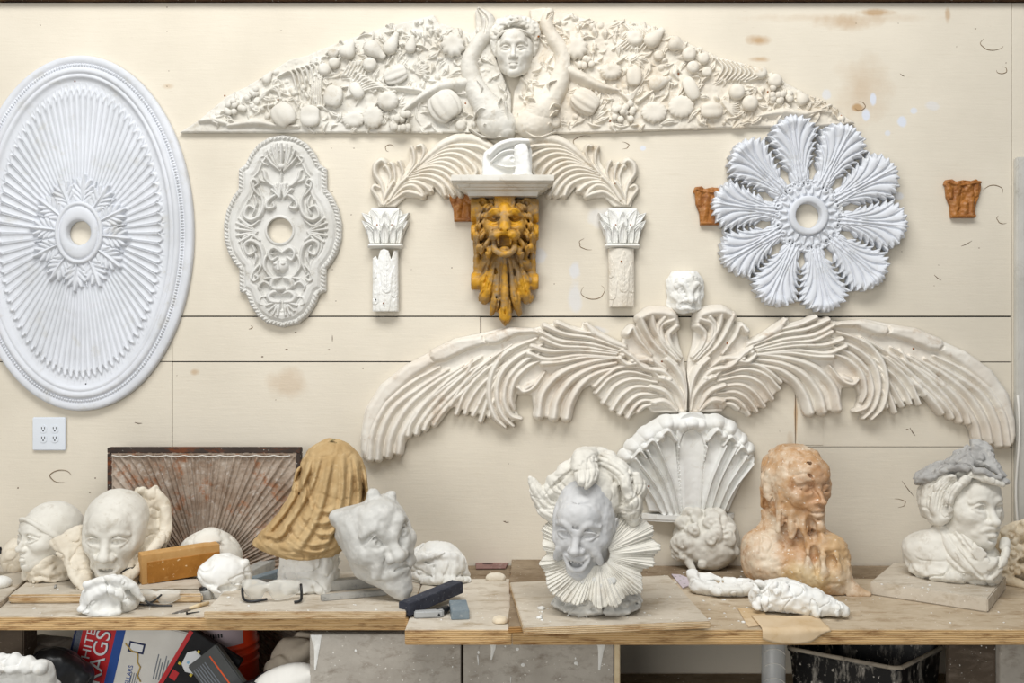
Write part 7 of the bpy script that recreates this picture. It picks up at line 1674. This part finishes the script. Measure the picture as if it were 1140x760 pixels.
# grey whetstones, pliers behind the goggles
block('whetstone', 290, 638, .11, .045, .032, 62, BZ + EP, 'stone_light', 'pale grey whetstone leaning behind the safety glasses, topmost of its pair', 'whetstone', pitch=-8, group='whetstones by the draped bust')
block('whetstone', 298, 647, .12, .035, .026, 52, BZ + EP, 'stone_blue', 'dark grey whetstone beside the foot of the draped bust', 'whetstone', pitch=-3, group='whetstones by the draped bust')
def pliers():
    p = on(284, 651, BZ + .021); r = thing('pliers', p, 'steel pliers lying between the safety glasses and the whetstones', 'pliers', rot=(0, 0, math.radians(28)))
    for sd in (1, -1): tube_obj('handle', [(-.05, sd * .012, .006), (-.02, sd * .014, .008), (.0, sd * .006, .008), (.012, -sd * .004, .008)], [.004, .005, .005, .004], M['wood_pale'], r)
    for sd in (1, -1): tube_obj('jaw', [(.008, sd * .003, .008), (.03, sd * .006, .008), (.06, sd * .002, .007)], [.006, .006, .003], M['steel'], r)
    V, Q = lathe([(.0001, .016), (.006, .015), (.008, .008), (.008, .0)], 16); link('rivet', mesh_np('rivet', V + np.array([.006, 0, 0]), Q), M['steel'], r)
pliers()
# grey bars under the horned head
block('whetstone', 385, 655, .20, .032, .030, 20, ZT + .0006, 'stone_light', 'long grey sharpening bar under the horned head, the taller of two', 'whetstone', group='bars under the horned head')
block('whetstone', 394, 664.5, .19, .026, .014, 21, ZT + .0006, 'stone_light', 'flat grey sharpening bar just before the taller bar under the horned head', 'whetstone', group='bars under the horned head')
# dark block, knife, blue block
block('whetstone', 481, 671, .235, .042, .034, 54, BZ + .014, 'stone_dark', 'big dark navy sharpening block resting across the grey knife', 'whetstone', pitch=-3.5, group='blocks before the crumpled mould')
block('whetstone', 511, 683, .115, .050, .024, 97, BZ + .0006, 'stone_blue', 'short blue grey whetstone beside the dark sharpening block', 'whetstone', group='blocks before the crumpled mould')
def knife():
    p = on(478, 687, BZ); r = thing('utility_knife', p, 'light grey folding utility knife under the dark sharpening block', 'knife', rot=(0, 0, math.radians(9)))
    bm = bmesh.new(); slab(bm, [(-.042, -.009), (.025, -.012), (.038, -.008), (.042, .004), (.036, .014), (-.042, .008)], .001, .020); bevel(bm, .003, 3); soften(link('handle', bm_mesh('handle', bm), plastic('knife_grey', (176, 178, 178)), r), 40)
    bm = bmesh.new(); prism(bm, [(.022, .007), (.030, .007), (.026, .014)], -.0126, -.0115); link('button', bm_mesh('button', bm), M['black_matte'], r)
    tube_obj('clip', [(.02, .006, .012), (.045, .022, .014), (.052, .036, .012), (.04, .045, .010)], [.010, .011, .010, .008], M['black_plastic'], r)
knife()
# reddish metal plate, pebble, drip
def plate():
    p = on(547, 629.5, BZ); r = thing('metal_plate', p, 'dull red metal plate with a slot lying at the back of the bench', 'plate')
    c = [on2(530, 634, BZ), on2(563, 633.5, BZ), on2(567, 626, BZ), on2(529, 625.5, BZ)]; c = [(x - p.x, y - p.y) for x, y in c]
    bm = bmesh.new(); slab(bm, c, .001, .006); bevel(bm, .001, 1); link('plate', bm_mesh('plate', bm), M['red_metal'], r)
    bm = bmesh.new(); slab(bm, [(-.012 + .018 * math.cos(t) * 1.0, -.001 + .004 * math.sin(t)) for t in np.linspace(0, 2 * PI, 16, endpoint=False)], .0058, .0068); link('slot', bm_mesh('slot', bm), M['dark_slot'], r)
plate()
def b(S): S.ell((0, 0, 2), (11, 6, 6), 2); S.ell((-5, -1, 3), (6, 5, 4), 2); S.ell((5, 1, 3), (5, 4, 4), 2); S.rough(.5, .2, 3)
lump('pebble', 552, 645.5, BZ, 'small pale stone lying before the dull red plate', 'stone', 'clay_tan', b, h=.6, lo=(-16, -12, -1), hi=(16, 12, 12))
def b(S): S.ell((0, 6, 0), (10, 9, 4), 2); S.ell((0, -2, -2), (9, 6, 8), 4)
root, s = seat('plaster_puddle', 557, 692, BZ + .001, 'cream plaster blob hardened at the bench edge beside the stacked boards', 'plaster blob'); S = Clay((-14, -14, -1), (14, 18, 8), .5); S.ell((0, 2, 1), (9, 11, 5), 2); S.ell((1, -4, 2), (7, 5, 4), 2); S.half((0, 0, 0), (0, 0, -1)); S.rough(.4, .2, 2); link('blob', S.mesh('blob', s), M['cast_cream'], root)
# safety glasses
def goggles(px, py, z, yaw, label, folded, sc=1.0):
    p = on(px, py, z); s = scale_at(p.y) * sc; r = thing('safety_glasses', p, label, 'safety glasses', rot=(0, 0, math.radians(yaw)))
    V = []; nu, nv = 41, 9
    for i in range(nu):
        u = -1 + 2 * i / (nu - 1); top = 25 - 5 * abs(u) ** 3 - 3 * math.exp(-(u / .18) ** 2); bot = 2 + 11 * math.exp(-(u / .16) ** 2) + 8 * abs(u) ** 4
        for j in range(nv):
            v = j / (nv - 1); zz = bot + (top - bot) * v; V.append((33 * u * s, (-15 * (1 - u * u) - 4 * math.sin(PI * v) + 4 * (1 - v) * 0) * s, zz * s))
    Q = [(i * nv + j, (i + 1) * nv + j, (i + 1) * nv + j + 1, i * nv + j + 1) for i in range(nu - 1) for j in range(nv - 1)]
    o = link('lens', mesh_np('lens', np.array(V), np.array(Q)), M['lens'], r); md = o.modifiers.new('thick', 'SOLIDIFY'); md.thickness = 1.0 * s
    tube_obj('lens_rim', [V[i * nv] for i in range(nu)], .5 * s, M['lens'], r, 6)
    A = ([[(-33, 2, 16), (-30, -8, 8), (-24, -18, 3), (-14, -20, 2), (0, -14, 3)], [(33, 2, 16), (36, -6, 8), (38, -16, 3), (32, -20, 2)]] if not folded else [[(-34, -14, 3), (-16, -22, 3), (10, -26, 3), (30, -24, 3)], [(-20, -22, 19), (-14, -23, 12), (-6, -24, 6), (8, -25, 3)], [(12, -22, 19), (4, -23, 12), (-8, -24, 5), (-14, -24, 3)]])
    for a in A: tube_obj('temple_arm', [tuple(c * s for c in q) for q in spline(a)], 1.5 * s, M['black_plastic'], r, 8)
goggles(302, 666, ZT, -4, 'clear safety glasses with dark arms below the sunburst panel and beside the draped bust', False)
goggles(178, 671, BZ, -3, 'folded clear safety glasses with crossed dark arms beside the crumpled half mask', True, .72)
# little glass jar, chisel, screw
def jar():
    p = on(231, 666, BZ); s = scale_at(p.y); r = thing('glass_jar', p, 'tiny glass jar with a black cap before the small jagged mask', 'jar', rot=(0, math.radians(-8), math.radians(-20)))
    V, Q = lathe([(.001, 0), (8.5, 0), (9, 1), (9, 9), (8, 10)], 24); link('glass', mesh_np('glass', V * s, Q), M['lens'], r)
    V, Q = lathe([(6.5, 1), (7.6, 1.5), (7.8, 12), (7.4, 13.5), (6, 14), (.001, 14)], 24); link('cap', mesh_np('cap', V * s, Q), M['black_plastic'], r)
    V, Q = lathe([(4.6, 14), (4.4, 14.3), (.001, 14.35)], 20); link('cap_label', mesh_np('cap_label', V * s, Q), M['stone_light'], r)
jar()
def chisel():
    p = on(206, 680, BZ); r = thing('clay_knife', p, 'grey steel clay knife lying beside the folded safety glasses', 'knife', rot=(0, 0, math.radians(52)))
    bm = bmesh.new(); slab(bm, [(-.042, 0), (-.02, -.009), (.012, -.010), (.016, 0), (.012, .007), (-.02, .006)], .0012, .0034); soften(link('blade', bm_mesh('blade', bm), M['steel'], r), 30)
    tube_obj('handle', [(.012, -.002, .0055), (.04, -.001, .007), (.078, 0, .007)], [.004, .0058, .0045], M['wood_pale'], r)
    p = on(214, 683, BZ); r = thing('screw', p, 'dark screw lying before the little glass jar', 'screw', rot=(0, 0, math.radians(38)))
    tube_obj('shank', [(-.014, 0, .003), (.02, 0, .0025)], [.0022, .0012], M['black_matte'], r); V, Q = lathe([(.0001, .003), (.004, .0025), (.0045, 0), (.0001, -.001)], 12); V = np.stack([-V[:, 2] - .014, V[:, 0], V[:, 1] + .0045], -1); link('head', mesh_np('head', V, Q), M['black_matte'], r)
chisel()
# hook beside the wax bust
def hook():
    p = on(842, 654, BZ); s = scale_at(p.y); r = thing('steel_hook', p, 'bent steel hook lying between the white plaster piece and the wax bust', 'hook')
    tube_obj('rod', [(c[0] * s, c[1] * s, c[2] * s) for c in spline([(-12, 4, 3), (-6, -2, 3), (2, -10, 3), (7, -8, 4), (4, 2, 10), (2, 10, 18)])], 2.2 * s, M['steel'], r, 10)
    tube_obj('wooden_grip', [(1.6 * s, 12 * s, 19 * s), (-4 * s, 16 * s, 44 * s)], [2.4 * s, 2.8 * s], M['bench_bare'], r, 10)
hook()
# brown paper hanging over the edge, wood sliver, foam
def paper():
    r = thing('brown_paper', on(884, 690, BZ), 'stiff tan paper sheet draped over the bench edge below the white chunk', 'paper')
    t = plaster('tan_paper', (212, 190, 158), (200, 174, 136), (188, 156, 112), 8, rough=.7, bump=.2); lx, ly = r.location.x, r.location.y
    nu, nv = 30, 26; V = []
    yf = yr - .003; L1, R1 = at(848, 700, yr).x - lx, at(924, 698, yr).x - lx
    for i in range(nu):
        u = i / (nu - 1); x = L1 + (R1 - L1) * u
        hang = .036 * (1 - abs(2 * u - .85) ** 2.6 * .55) * (1 - max(0, u - .72) * 2.6)
        for j in range(nv):
            v = j / (nv - 1); topl = .12
            d = v * (topl + max(hang, .004)) - topl          # -topl .. hang
            if d < -.008: y, z = yf - d - .003, .0045
            elif d < .006:
                a = (d + .008) / .014 * PI / 2; y, z = yf + .005 - .009 * math.sin(a), .0045 - .009 * (1 - math.cos(a))
            else: y, z = yf - .004 - .003 * math.sin(u * 5), -.0045 - (d - .006)
            V.append((x + .012 * (1 - v) * math.sin(u * 3), y - ly, z + .0012 * math.sin(u * 9 + v * 4) * (d < -.01)))
    Q = [(i * nv + j, i * nv + j + 1, (i + 1) * nv + j + 1, (i + 1) * nv + j) for i in range(nu - 1) for j in range(nv - 1)]
    o = link('sheet', mesh_np('sheet', np.array(V), np.array(Q)), t, r); md = o.modifiers.new('thick', 'SOLIDIFY'); md.thickness = .002; md.offset = 1
    c = [on2(x, y, BZ + .004) for x, y in ((821, 676), (833, 697), (856, 694), (850, 676))]; o = plank('paper_flap', [(x - lx, y - ly) for x, y in c], .001, .0022, 'bench_bare', 'bench_bare', r, .0005); o.data.materials.clear(); o.data.materials.append(t)
paper()
block('wood_sliver', 934, 685, .12, .018, .013, 3, BZ + EP, 'bench_bare', 'splintered brown wood strip under the tip of the white chunk', 'wood strip')
def foam():
    r = thing('pink_sheet', on(744, 647, BZ), 'pale pink perforated sheet lying behind the boards of the ruffed bust', 'sheet'); c = [on2(x, y, BZ) for x, y in ((747.5, 640), (757, 640.5), (768, 645), (767, 653), (760, 655.5))]
    bm = bmesh.new(); slab(bm, [(x - r.location.x, y - r.location.y) for x, y in c], .001, .004); link('sheet', bm_mesh('sheet', bm), M['pink_foam'], r); ps = []
    for (x, y) in ((752, 643), (757, 647), (762, 651), (761, 645.5), (757, 642.5)):
        q = on(x, y, BZ); V, Q = lathe([(.0001, .0045), (.004, .0044), (.004, .003)], 10); link('hole', mesh_np('hole', V + np.array([q.x - r.location.x, q.y - r.location.y, 0]), Q), M['clay_cap'], r)
foam()
# dark clutter at the far end
def coil():
    r = thing('black_cable', on(4, 634, BZ + .019), 'black coiled cable behind the small clay lump', 'cable'); tube_obj('cable', [(.03 * math.cos(a * .7) - .02, .03 * math.sin(a * .7), .006 + .004 * a) for a in range(0, 18)], .006, M['black_plastic'], r)
    o = block('dark_box', 82, 628, .05, .05, .05, 5, BZ + EP, 'black_matte', 'small black box in the gap between the two heads', 'box')
    r = thing('clay_peg', on(62, 653, BZA), 'short grey clay peg lying before the scarf of the capped head', 'peg'); tube_obj('peg', [(0, 0, .004), (.008, -.022, .004)], [.004, .003], M['stone_light'], r)
    r = thing('wire_loop', on(134, 652, BZA), 'black wire loop tool between the collar and the tan box', 'wire tool'); tube_obj('wire', [tuple(c) for c in spline([(-.02, -.01, .006), (-.01, .0, .03), (.02, .01, .05), (.05, .012, .05)])], .0022, M['black_matte'], r)
coil()
# crumbs of plaster
def crumbs():
    rng = random.Random(22); ps = []
    def put(n, x0, x1, y0, y1, z, rr):
        for _ in range(n):
            p = on(rng.uniform(x0, x1), rng.uniform(y0, y1), z); r = rng.uniform(*rr) * rng.random() ** .7 + .0008; bm = bmesh.new(); bmesh.ops.create_icosphere(bm, subdivisions=1, radius=1)
            V = np.array([(v.co.x * r * rng.uniform(.7, 1.5), v.co.y * r * rng.uniform(.7, 1.5), max(v.co.z, -.3) * r * .6) for v in bm.verts]); T = np.array([[v.index for v in f.verts] for f in bm.faces]); bm.free()
            a = rng.uniform(0, 6); c, s = math.cos(a), math.sin(a); V = np.stack([V[:, 0] * c - V[:, 1] * s, V[:, 0] * s + V[:, 1] * c, V[:, 2]], -1); ps.append((V + np.array([p.x, p.y, z + r * .18]), None, T))
    put(40, 596, 780, 652, 692, Z3, (.001, .004)); put(10, 600, 640, 676, 692, Z3, (.004, .012)); put(70, 730, 850, 634, 698, BZ, (.001, .006)); put(14, 735, 800, 640, 652, BZ, (.004, .012)); put(30, 850, 1130, 655, 698, BZ, (.001, .003)); put(24, 980, 1100, 640, 660, Z4, (.001, .005)); put(24, 456, 560, 650, 694, BZ, (.001, .003)); put(24, 230, 450, 660, 680, ZT, (.001, .005)); put(20, 0, 225, 673, 685, BZ, (.001, .005)); put(20, 20, 200, 652, 660, BZA, (.001, .004))
    V, Q, T = merge_np(ps); o = link('plaster_crumbs', mesh_np('plaster_crumbs', V, None, T, smooth=False), M['bright_plaster']); tag(o, 'white plaster crumbs scattered over the bench and its boards', 'crumbs', kind='stuff')
crumbs()
# ------------------------------------------------------------ under the bench
sh2 = plank('lower_shelf', [(-2.4, -.60), (X(343), -.60), (X(343), -.10), (-2.4, -.10)], .50, .022, 'panel_dust', 'ply_edge_dark'); bch(sh2)
sh3 = plank('lower_shelf', [(X(691), -.50), (2.4, -.50), (2.4, -.012), (X(691), -.012)], .49, .022, 'bench_dark', 'ply_edge_dark'); bch(sh3)
LZ = .5225
def text_part(name, body, size, loc, ang, mat, parent, y=-.001, ext=.0003, squash=1.0):
    cu = bpy.data.curves.new(name, 'FONT'); cu.body = body; cu.size = size; cu.align_x = 'LEFT'; cu.extrude = ext
    tmp = bpy.data.objects.new(name, cu); C.objects.link(tmp); bpy.context.view_layer.update()
    me = bpy.data.meshes.new_from_object(tmp.evaluated_get(bpy.context.evaluated_depsgraph_get())); bpy.data.objects.remove(tmp); bpy.data.curves.remove(cu)
    a = math.radians(ang); c, s = math.cos(a), math.sin(a)
    for v in me.vertices:
        x, z, d = v.co.x * squash, v.co.y, v.co.z; v.co = (loc[0] + x * c - z * s, y - d, loc[1] + x * s + z * c)
    return link(name, me, mat, parent)
def rect(name, x0, x1, z0, z1, mat, parent, y=-.0006, d=.0006):
    return box_obj(name, x0, x1, y, y + d + .0002, z0, z1, mat, parent)
PR = {k: flat('print_' + k, c, .45) for k, c in dict(red=(190, 34, 40), blue=(30, 74, 150), navy=(24, 34, 74), white=(226, 228, 230), grey=(120, 126, 134), tan=(196, 166, 96), orange=(226, 92, 40), yellow=(214, 190, 60), sky=(140, 186, 214), charcoal=(46, 46, 48)).items()}
def rags():
    Y = -.47; s = scale_at(Y); p = at(107, 780, Y)
    r = thing('rag_box', (p.x, Y, LZ + .055), 'white cardboard box of rags with red and blue print on the shelf under the bench', 'box', rot=(0, math.radians(13), math.radians(2)))
    W, Hh, D = 150 * s, 100 * s, .22
    box_obj('carton', -42 * s, 100 * s, 0, D, -4 * s, Hh, M['paper_white'], r, .003)
    Zb = lambda py: 0
    rect('side_band', -41.5 * s, -33 * s, -3 * s, Hh - .002, PR['navy'], r); rect('red_band', -33 * s, 12 * s, -3 * s, Hh - .002, PR['red'], r); rect('blue_band', 3 * s, 13 * s, -3 * s, Hh - .002, PR['blue'], r, -.0009); rect('plate', -32 * s, -8 * s, 40 * s, 92 * s, PR['navy'], r, -.0008) if False else None
    text_part('lettering', 'WHITE', 13.5 * s, (-19 * s, 30 * s), 90, PR['white'], r, -.0012, squash=1.25); text_part('lettering', 'RAGS', 25 * s, (-1.0 * s, 21 * s), 90, PR['navy'], r, -.0011, ext=.0002, squash=1.02); text_part('lettering', 'RAGS', 22.5 * s, (-2.0 * s, 22 * s), 90, PR['white'], r, -.0014, squash=1.1)
    text_part('lettering', 'SELLARS', 7 * s, (30 * s, 26 * s), 90, PR['blue'], r, -.0010, squash=1.0); text_part('lettering', 'BOX', 9 * s, (-33.5 * s, 16 * s), 90, PR['white'], r, -.0012)
    rect('label', 5 * s, 11 * s, 14 * s, 26 * s, PR['white'], r, -.0012); rect('panel_outline', 20 * s, 38 * s, 66 * s, 78 * s, PR['navy'], r); rect('panel_fill', 22 * s, 36 * s, 68 * s, 76 * s, PR['white'], r, -.0009)
    for k in range(7): rect('print_lines', (54 + k * 3.0) * s, (55.2 + k * 3.0) * s, 42 * s, (70 - (k % 3) * 4) * s, PR['grey'], r)
    for k in range(4): rect('print_lines', (30 + k * 2.4) * s, (31 + k * 2.4) * s, 14 * s, 44 * s, PR['grey'], r)
    for k in range(4): rect('print_lines', (54 + k * 2.4) * s, (55 + k * 2.4) * s, 16 * s, 36 * s, PR['blue'], r)
    for k in range(6): rect('print_lines', (-39 + k * 1.1) * s, (-38.4 + k * 1.1) * s, 44 * s, 84 * s, PR['grey'], r, -.0011)
    V, Q, T = tube([(c[0] * s, -.001, c[1] * s) for c in ((16, 74), (24, 68), (32, 66), (34, 56), (38, 52), (37, 42), (42, 36))], .9 * s, 5); link('paint_drip', mesh_np('paint_drip', V, Q, T), PR['tan'], r)
rags()
def pack():
    Y = -.52; s = scale_at(Y); p = at(184, 800, Y)
    r = thing('respirator_package', (p.x, Y, LZ + .004), 'black and red printed package with a white respirator picture leaning beside the rag box', 'package', rot=(math.radians(-6), math.radians(30), math.radians(-8)))
    box_obj('card', -34 * s, 34 * s, 0, .03, 10 * s, 108 * s, M['black_matte'], r, .002)
    rect('red_edge', -34 * s, -29 * s, 12 * s, 106 * s, PR['red'], r); rect('red_label', -27 * s, -19 * s, 50 * s, 60 * s, PR['red'], r)
    R = Relief(-14, -16, 14, 16, 2); R.poly([(-11, -6), (-4, -13), (6, -11), (11, 0), (8, 10), (-2, 13), (-10, 8)], 3, 6); o = link('respirator', R.mesh('respirator', s, .5), PR['white'], r); o.location = (-12 * s, -.0005, 78 * s); o.scale = (1, .5, 1)
    for (x, z, c) in ((-16, 76, 'sky'), (-9, 77, 'sky'), (-24, 70, 'yellow'), (-6, 66, 'yellow'), (-12, 92, 'yellow')): rect('dots', (x - 1.4) * s, (x + 1.4) * s, (z - 1.4) * s, (z + 1.4) * s, PR[c], r, -.006, .003)
    text_part('lettering', 'N95', 8 * s, (-17 * s, 54 * s), 90, PR['white'], r, -.001) if False else None
    for k in range(6): rect('print_lines', (-16 + k * 4) * s, (-15 + k * 4) * s, (26 - k) * s, (46 - (k % 2) * 6) * s, PR['grey'], r)
    Y = -.575; p = at(292, 800, Y)
    r = thing('tool_package', (p.x, Y, LZ), 'grey striped plastic package leaning across the orange bucket', 'package', rot=(math.radians(-4), math.radians(-38), 0))
    box_obj('sleeve', -20 * s, 20 * s, 0, .025, 30 * s, 112 * s, plastic('sleeve_grey', (70, 72, 72), .3), r, .003)
    rect('orange_stripe', 6 * s, 7.6 * s, 60 * s, 106 * s, PR['orange'], r)
    for k in range(6): rect('print_lines', (-17 + k * 3.0) * s, (-16 + k * 3.0) * s, 50 * s, 104 * s, PR['grey'], r)
    rect('flap', -19 * s, 8 * s, 30 * s, 48 * s, PR['charcoal'], r, -.001)
pack()
def bucket():
    Y = -.36; s = scale_at(Y) * .86; p = at(262, 800, Y); r = thing('plastic_bucket', (p.x, Y, LZ + .004), 'orange plastic bucket with a pale printed label under the bench', 'bucket', rot=(0, math.radians(-6), 0))
    pr = [(.001, 0), (30, 0), (31, 2), (34, 60), (36.5, 61), (36.5, 64), (34.5, 65), (35.2, 72), (37.8, 73), (37.8, 76), (35.5, 77), (36, 82), (38.5, 83), (38.5, 87), (36.6, 88), (38, 118), (40, 119), (40, 122), (37, 122), (36, 90), (33, 4), (.001, 3)]
    V, Q = lathe(pr, 48); link('pail', mesh_np('pail', V * s, Q), plastic('bucket_orange', (226, 66, 28), .35), r)
    th = np.linspace(-2.5, -.75, 24); Vv = []
    for t in th:
        for z in (90, 117): rr = 37.1 + (z - 88) * .045; Vv.append((rr * math.cos(t) * s, rr * math.sin(t) * s, z * s))
    Q = [(2 * i, 2 * i + 2, 2 * i + 3, 2 * i + 1) for i in range(23)]; link('label', mesh_np('label', np.array(Vv), np.array(Q)), flat('label_mauve', (176, 160, 166)), r)
    Vv = []; Q = []
    for k in range(9):
        t0 = -2.2 + k * .09
        for t in (t0, t0 + .06):
            for z in (103, 108): rr = 37.3 + (z - 88) * .045; Vv.append((rr * math.cos(t) * s, rr * math.sin(t) * s, z * s))
        b_ = 4 * k; Q.append((b_, b_ + 2, b_ + 3, b_ + 1))
    link('label_pattern', mesh_np('label_pattern', np.array(Vv), np.array(Q)), PR['charcoal'], r)
    # handle bail
    tube_obj('bail', [(38 * s * math.cos(a), -6 * s - 10 * s * math.sin(a), (112 - 20 * math.sin(a)) * s) for a in np.linspace(0, PI, 14)], 1.0 * s, M['steel'], r, 6)
bucket()
def sack(name, px, Y, label, cat, mat, build, lo, hi, h=1.4, zoff=0.0, part='sack'):
    s = scale_at(Y); p = at(px, 780, Y); r = thing(name, (p.x, Y, LZ + zoff), label, cat); S = Clay(lo, hi, h); build(S); link(part, S.mesh(part, s), mat, r)
M['burlap'] = plaster('burlap', (134, 126, 118), (116, 108, 102), (150, 142, 134), 20, rough=.95, bump=.8, bscale=420)
def b(S): S.tube([(-50, 0, 30), (-10, 0, 44), (40, 0, 40)], [50, 44, 46], 10); S.tube([(30, -20, 70), (0, -30, 78), (-30, -30, 66)], [10, 6, 4], 6); S.crease(3.0, .03, 5, 1.0); S.rough(2, .05, 3); S.half((0, 0, 2), (0, 0, -1), 3)
sack('burlap_sack', 30, -.42, 'brown grey burlap sack slumped on the shelf under the bench end', 'sack', M['burlap'], b, (-100, -60, 0), (90, 60, 100))
def b(S):
    for k in range(5): S.tube([(-34 + 16 * k, 0, 10), (-30 + 16 * k, -8, 34), (-28 + 15 * k, -16, 52 - abs(k - 1.5) * 3), (-26 + 15 * k, -24, 44)], [9, 9, 8, 7], 4)
    S.ell((0, 6, 16), (44, 22, 24), 6); S.rough(1.2, .08, 4); S.crease(1.5, .06, 7)
sack('work_glove', 22, -.60, 'white work glove with curled fingers below the bench end', 'glove', M['bright_plaster'], b, (-60, -44, -10), (70, 40, 70), 1.1, .115, 'glove')
def b(S): S.tube([(-20, 0, 40), (10, -6, 62), (34, 0, 50)], [26, 22, 18], 8); S.crease(2, .05, 8); S.rough(1.5, .07, 3)
sack('black_glove', 52, -.53, 'black rubber glove bundle between the burlap sack and the rag box', 'glove', M['black_plastic'], b, (-60, -40, -10), (70, 40, 96), 1.3, .03, 'glove')
def b(S):
    S.tube([(-20, 0, 10), (14, -10, 30), (48, 0, 44), (62, 4, 62)], [20, 26, 20, 9], 8); S.tube([(0, -20, 40), (24, -26, 54), (52, -16, 62)], [6, 8, 6], 5); S.tube([(54, 0, 58), (70, 2, 66), (76, 0, 54)], [7, 9, 6], 4); S.crease(3.2, .035, 9, 1.2); S.rough(1.6, .07, 4)
sack('black_bag', 232, -.575, 'crumpled glossy black plastic bag before the orange bucket', 'plastic bag', M['black_plastic'], b, (-100, -60, -10), (110, 50, 110), 1.3, .0, 'bag')
M['kraft'] = plaster('kraft', (196, 184, 166), (178, 166, 150), (208, 200, 186), 8, rough=.8)
def b(S): S.ell((6, 0, 44), (40, 34, 50), 8); S.tube([(-20, -10, 56), (6, -24, 72), (30, -16, 88)], [12, 10, 8], 6); S.crease(4.0, .03, 11, 1.0); S.rough(1.5, .06, 4)
sack('paper_sack', 330, -.42, 'crumpled beige paper sack squeezed beside the grey cabinet', 'sack', M['kraft'], b, (-56, -50, -10), (56, 50, 130), 1.3, .0)
def b(S): S.tube([(-30, 0, 10), (-6, -12, 38), (20, -14, 52), (46, -6, 50)], [22, 24, 20, 16], 8); S.tube([(-24, -24, 36), (10, -30, 52), (40, -22, 64)], [5, 5, 4], 4); S.crease(3.4, .04, 13, 1.1)
sack('white_bag', 312, -.55, 'crumpled white plastic bag before the beige paper sack', 'plastic bag', M['paper_white'], b, (-64, -50, -10), (70, 40, 100), 1.2, .03, 'bag')
# black tub
def tub():
    z = .729; F_, L_, R_ = [on(x, y, z) for x, y in ((1001, 744), (873, 720), (1053, 718.5))]; B_ = L_ + R_ - F_; cx = (L_.x + R_.x) / 2; cy = (L_.y + R_.y) / 2
    r = thing('plastic_tub', (cx, cy, z - .36), 'black plastic tub splashed with white plaster under the bench', 'tub')
    P = [Vector((q.x - cx, q.y - cy)) for q in (F_, R_, B_, L_)]
    def ring(k, n=8, rad=.03):
        pts = []
        for i in range(4):
            a, b_, c = P[i - 1] * k, P[i] * k, P[(i + 1) % 4] * k; d0, d1 = (a - b_).normalized(), (c - b_).normalized()
            for j in range(n + 1):
                t = j / n; p0 = b_ + d0 * rad * (1 - t); p1 = b_ + d1 * rad * t; pts.append(p0 + (p1 - p0) * t if False else (b_ + d0 * rad) * (1 - t) ** 2 + b_ * 2 * t * (1 - t) + (b_ + d1 * rad) * t * t)
        return pts
    prof = [(.84, 0), (.97, .345), (.985, .348), (1.0, .35), (1.005, .356), (1.0, .362), (.95, .362), (.94, .355), (.82, .02)]
    V = []; m = None
    for k, zz in prof:
        q = ring(k); m = len(q); V += [(a.x, a.y, zz) for a in q]
    Q = [(i * m + j, i * m + (j + 1) % m, (i + 1) * m + (j + 1) % m, (i + 1) * m + j) for i in range(len(prof) - 1) for j in range(m)]
    bmf = bmesh.new(); vs = [bmf.verts.new(v) for v in V]; [bmf.faces.new([vs[i] for i in q]) for q in Q]; bmf.faces.new(vs[:m][::-1]); bmf.faces.new(vs[-m:])
    t = NT('splashed_black'); v = t.mapping((3, 3, 1)); col = t.mix(t.ramp(t.noise(9, 6, .75, vec=v), [(.52, 0), (.64, .75)]), srgb(16, 16, 18), srgb(176, 170, 160)); col = t.mix(t.ramp(t.noise(60, 3, .6), [(.62, 0), (.68, .9)]), col, srgb(206, 200, 190)); t.out(col, .4, t.bump(t.noise(60, 3, .6), .3, .001), .5)
    soften(link('body', bm_mesh('body', bmf), t.m, r), 40)
    rim = [(a.x, a.y, .358) for a in ring(.985)]; rim.append(rim[0]); M['rim_dust'] = plaster('rim_dust', (168, 158, 142), (120, 112, 104), (60, 58, 56), 14); V, Q, T = tube(rim, .006, 8); link('rim', mesh_np('rim', V, Q, T), M['rim_dust'], r)
tub()
def roll():
    Y = -.50; s = scale_at(Y); p = at(861, 780, Y); r = thing('plastic_roll', (p.x, Y, .5125), 'tall roll of clear plastic film beside the black tub', 'plastic roll')
    V, Q = lathe([(.001, 0), (12.5, 0), (13, 2), (13, 118), (12, 119), (8, 119), (7.5, 117), (7.5, 2), (.001, 2)], 32); link('film', mesh_np('film', V * s, Q), M['clear_film'], r)
    for k in range(5): tube_obj('film_fold', [(13.2 * s * math.cos(a), 13.2 * s * math.sin(a), (40 + 16 * k + 8 * math.sin(a * 1.4 + 4)) * s) for a in np.linspace(-2.6, -.5, 12)], .5 * s, M['paper_white'], r, 5)
roll()
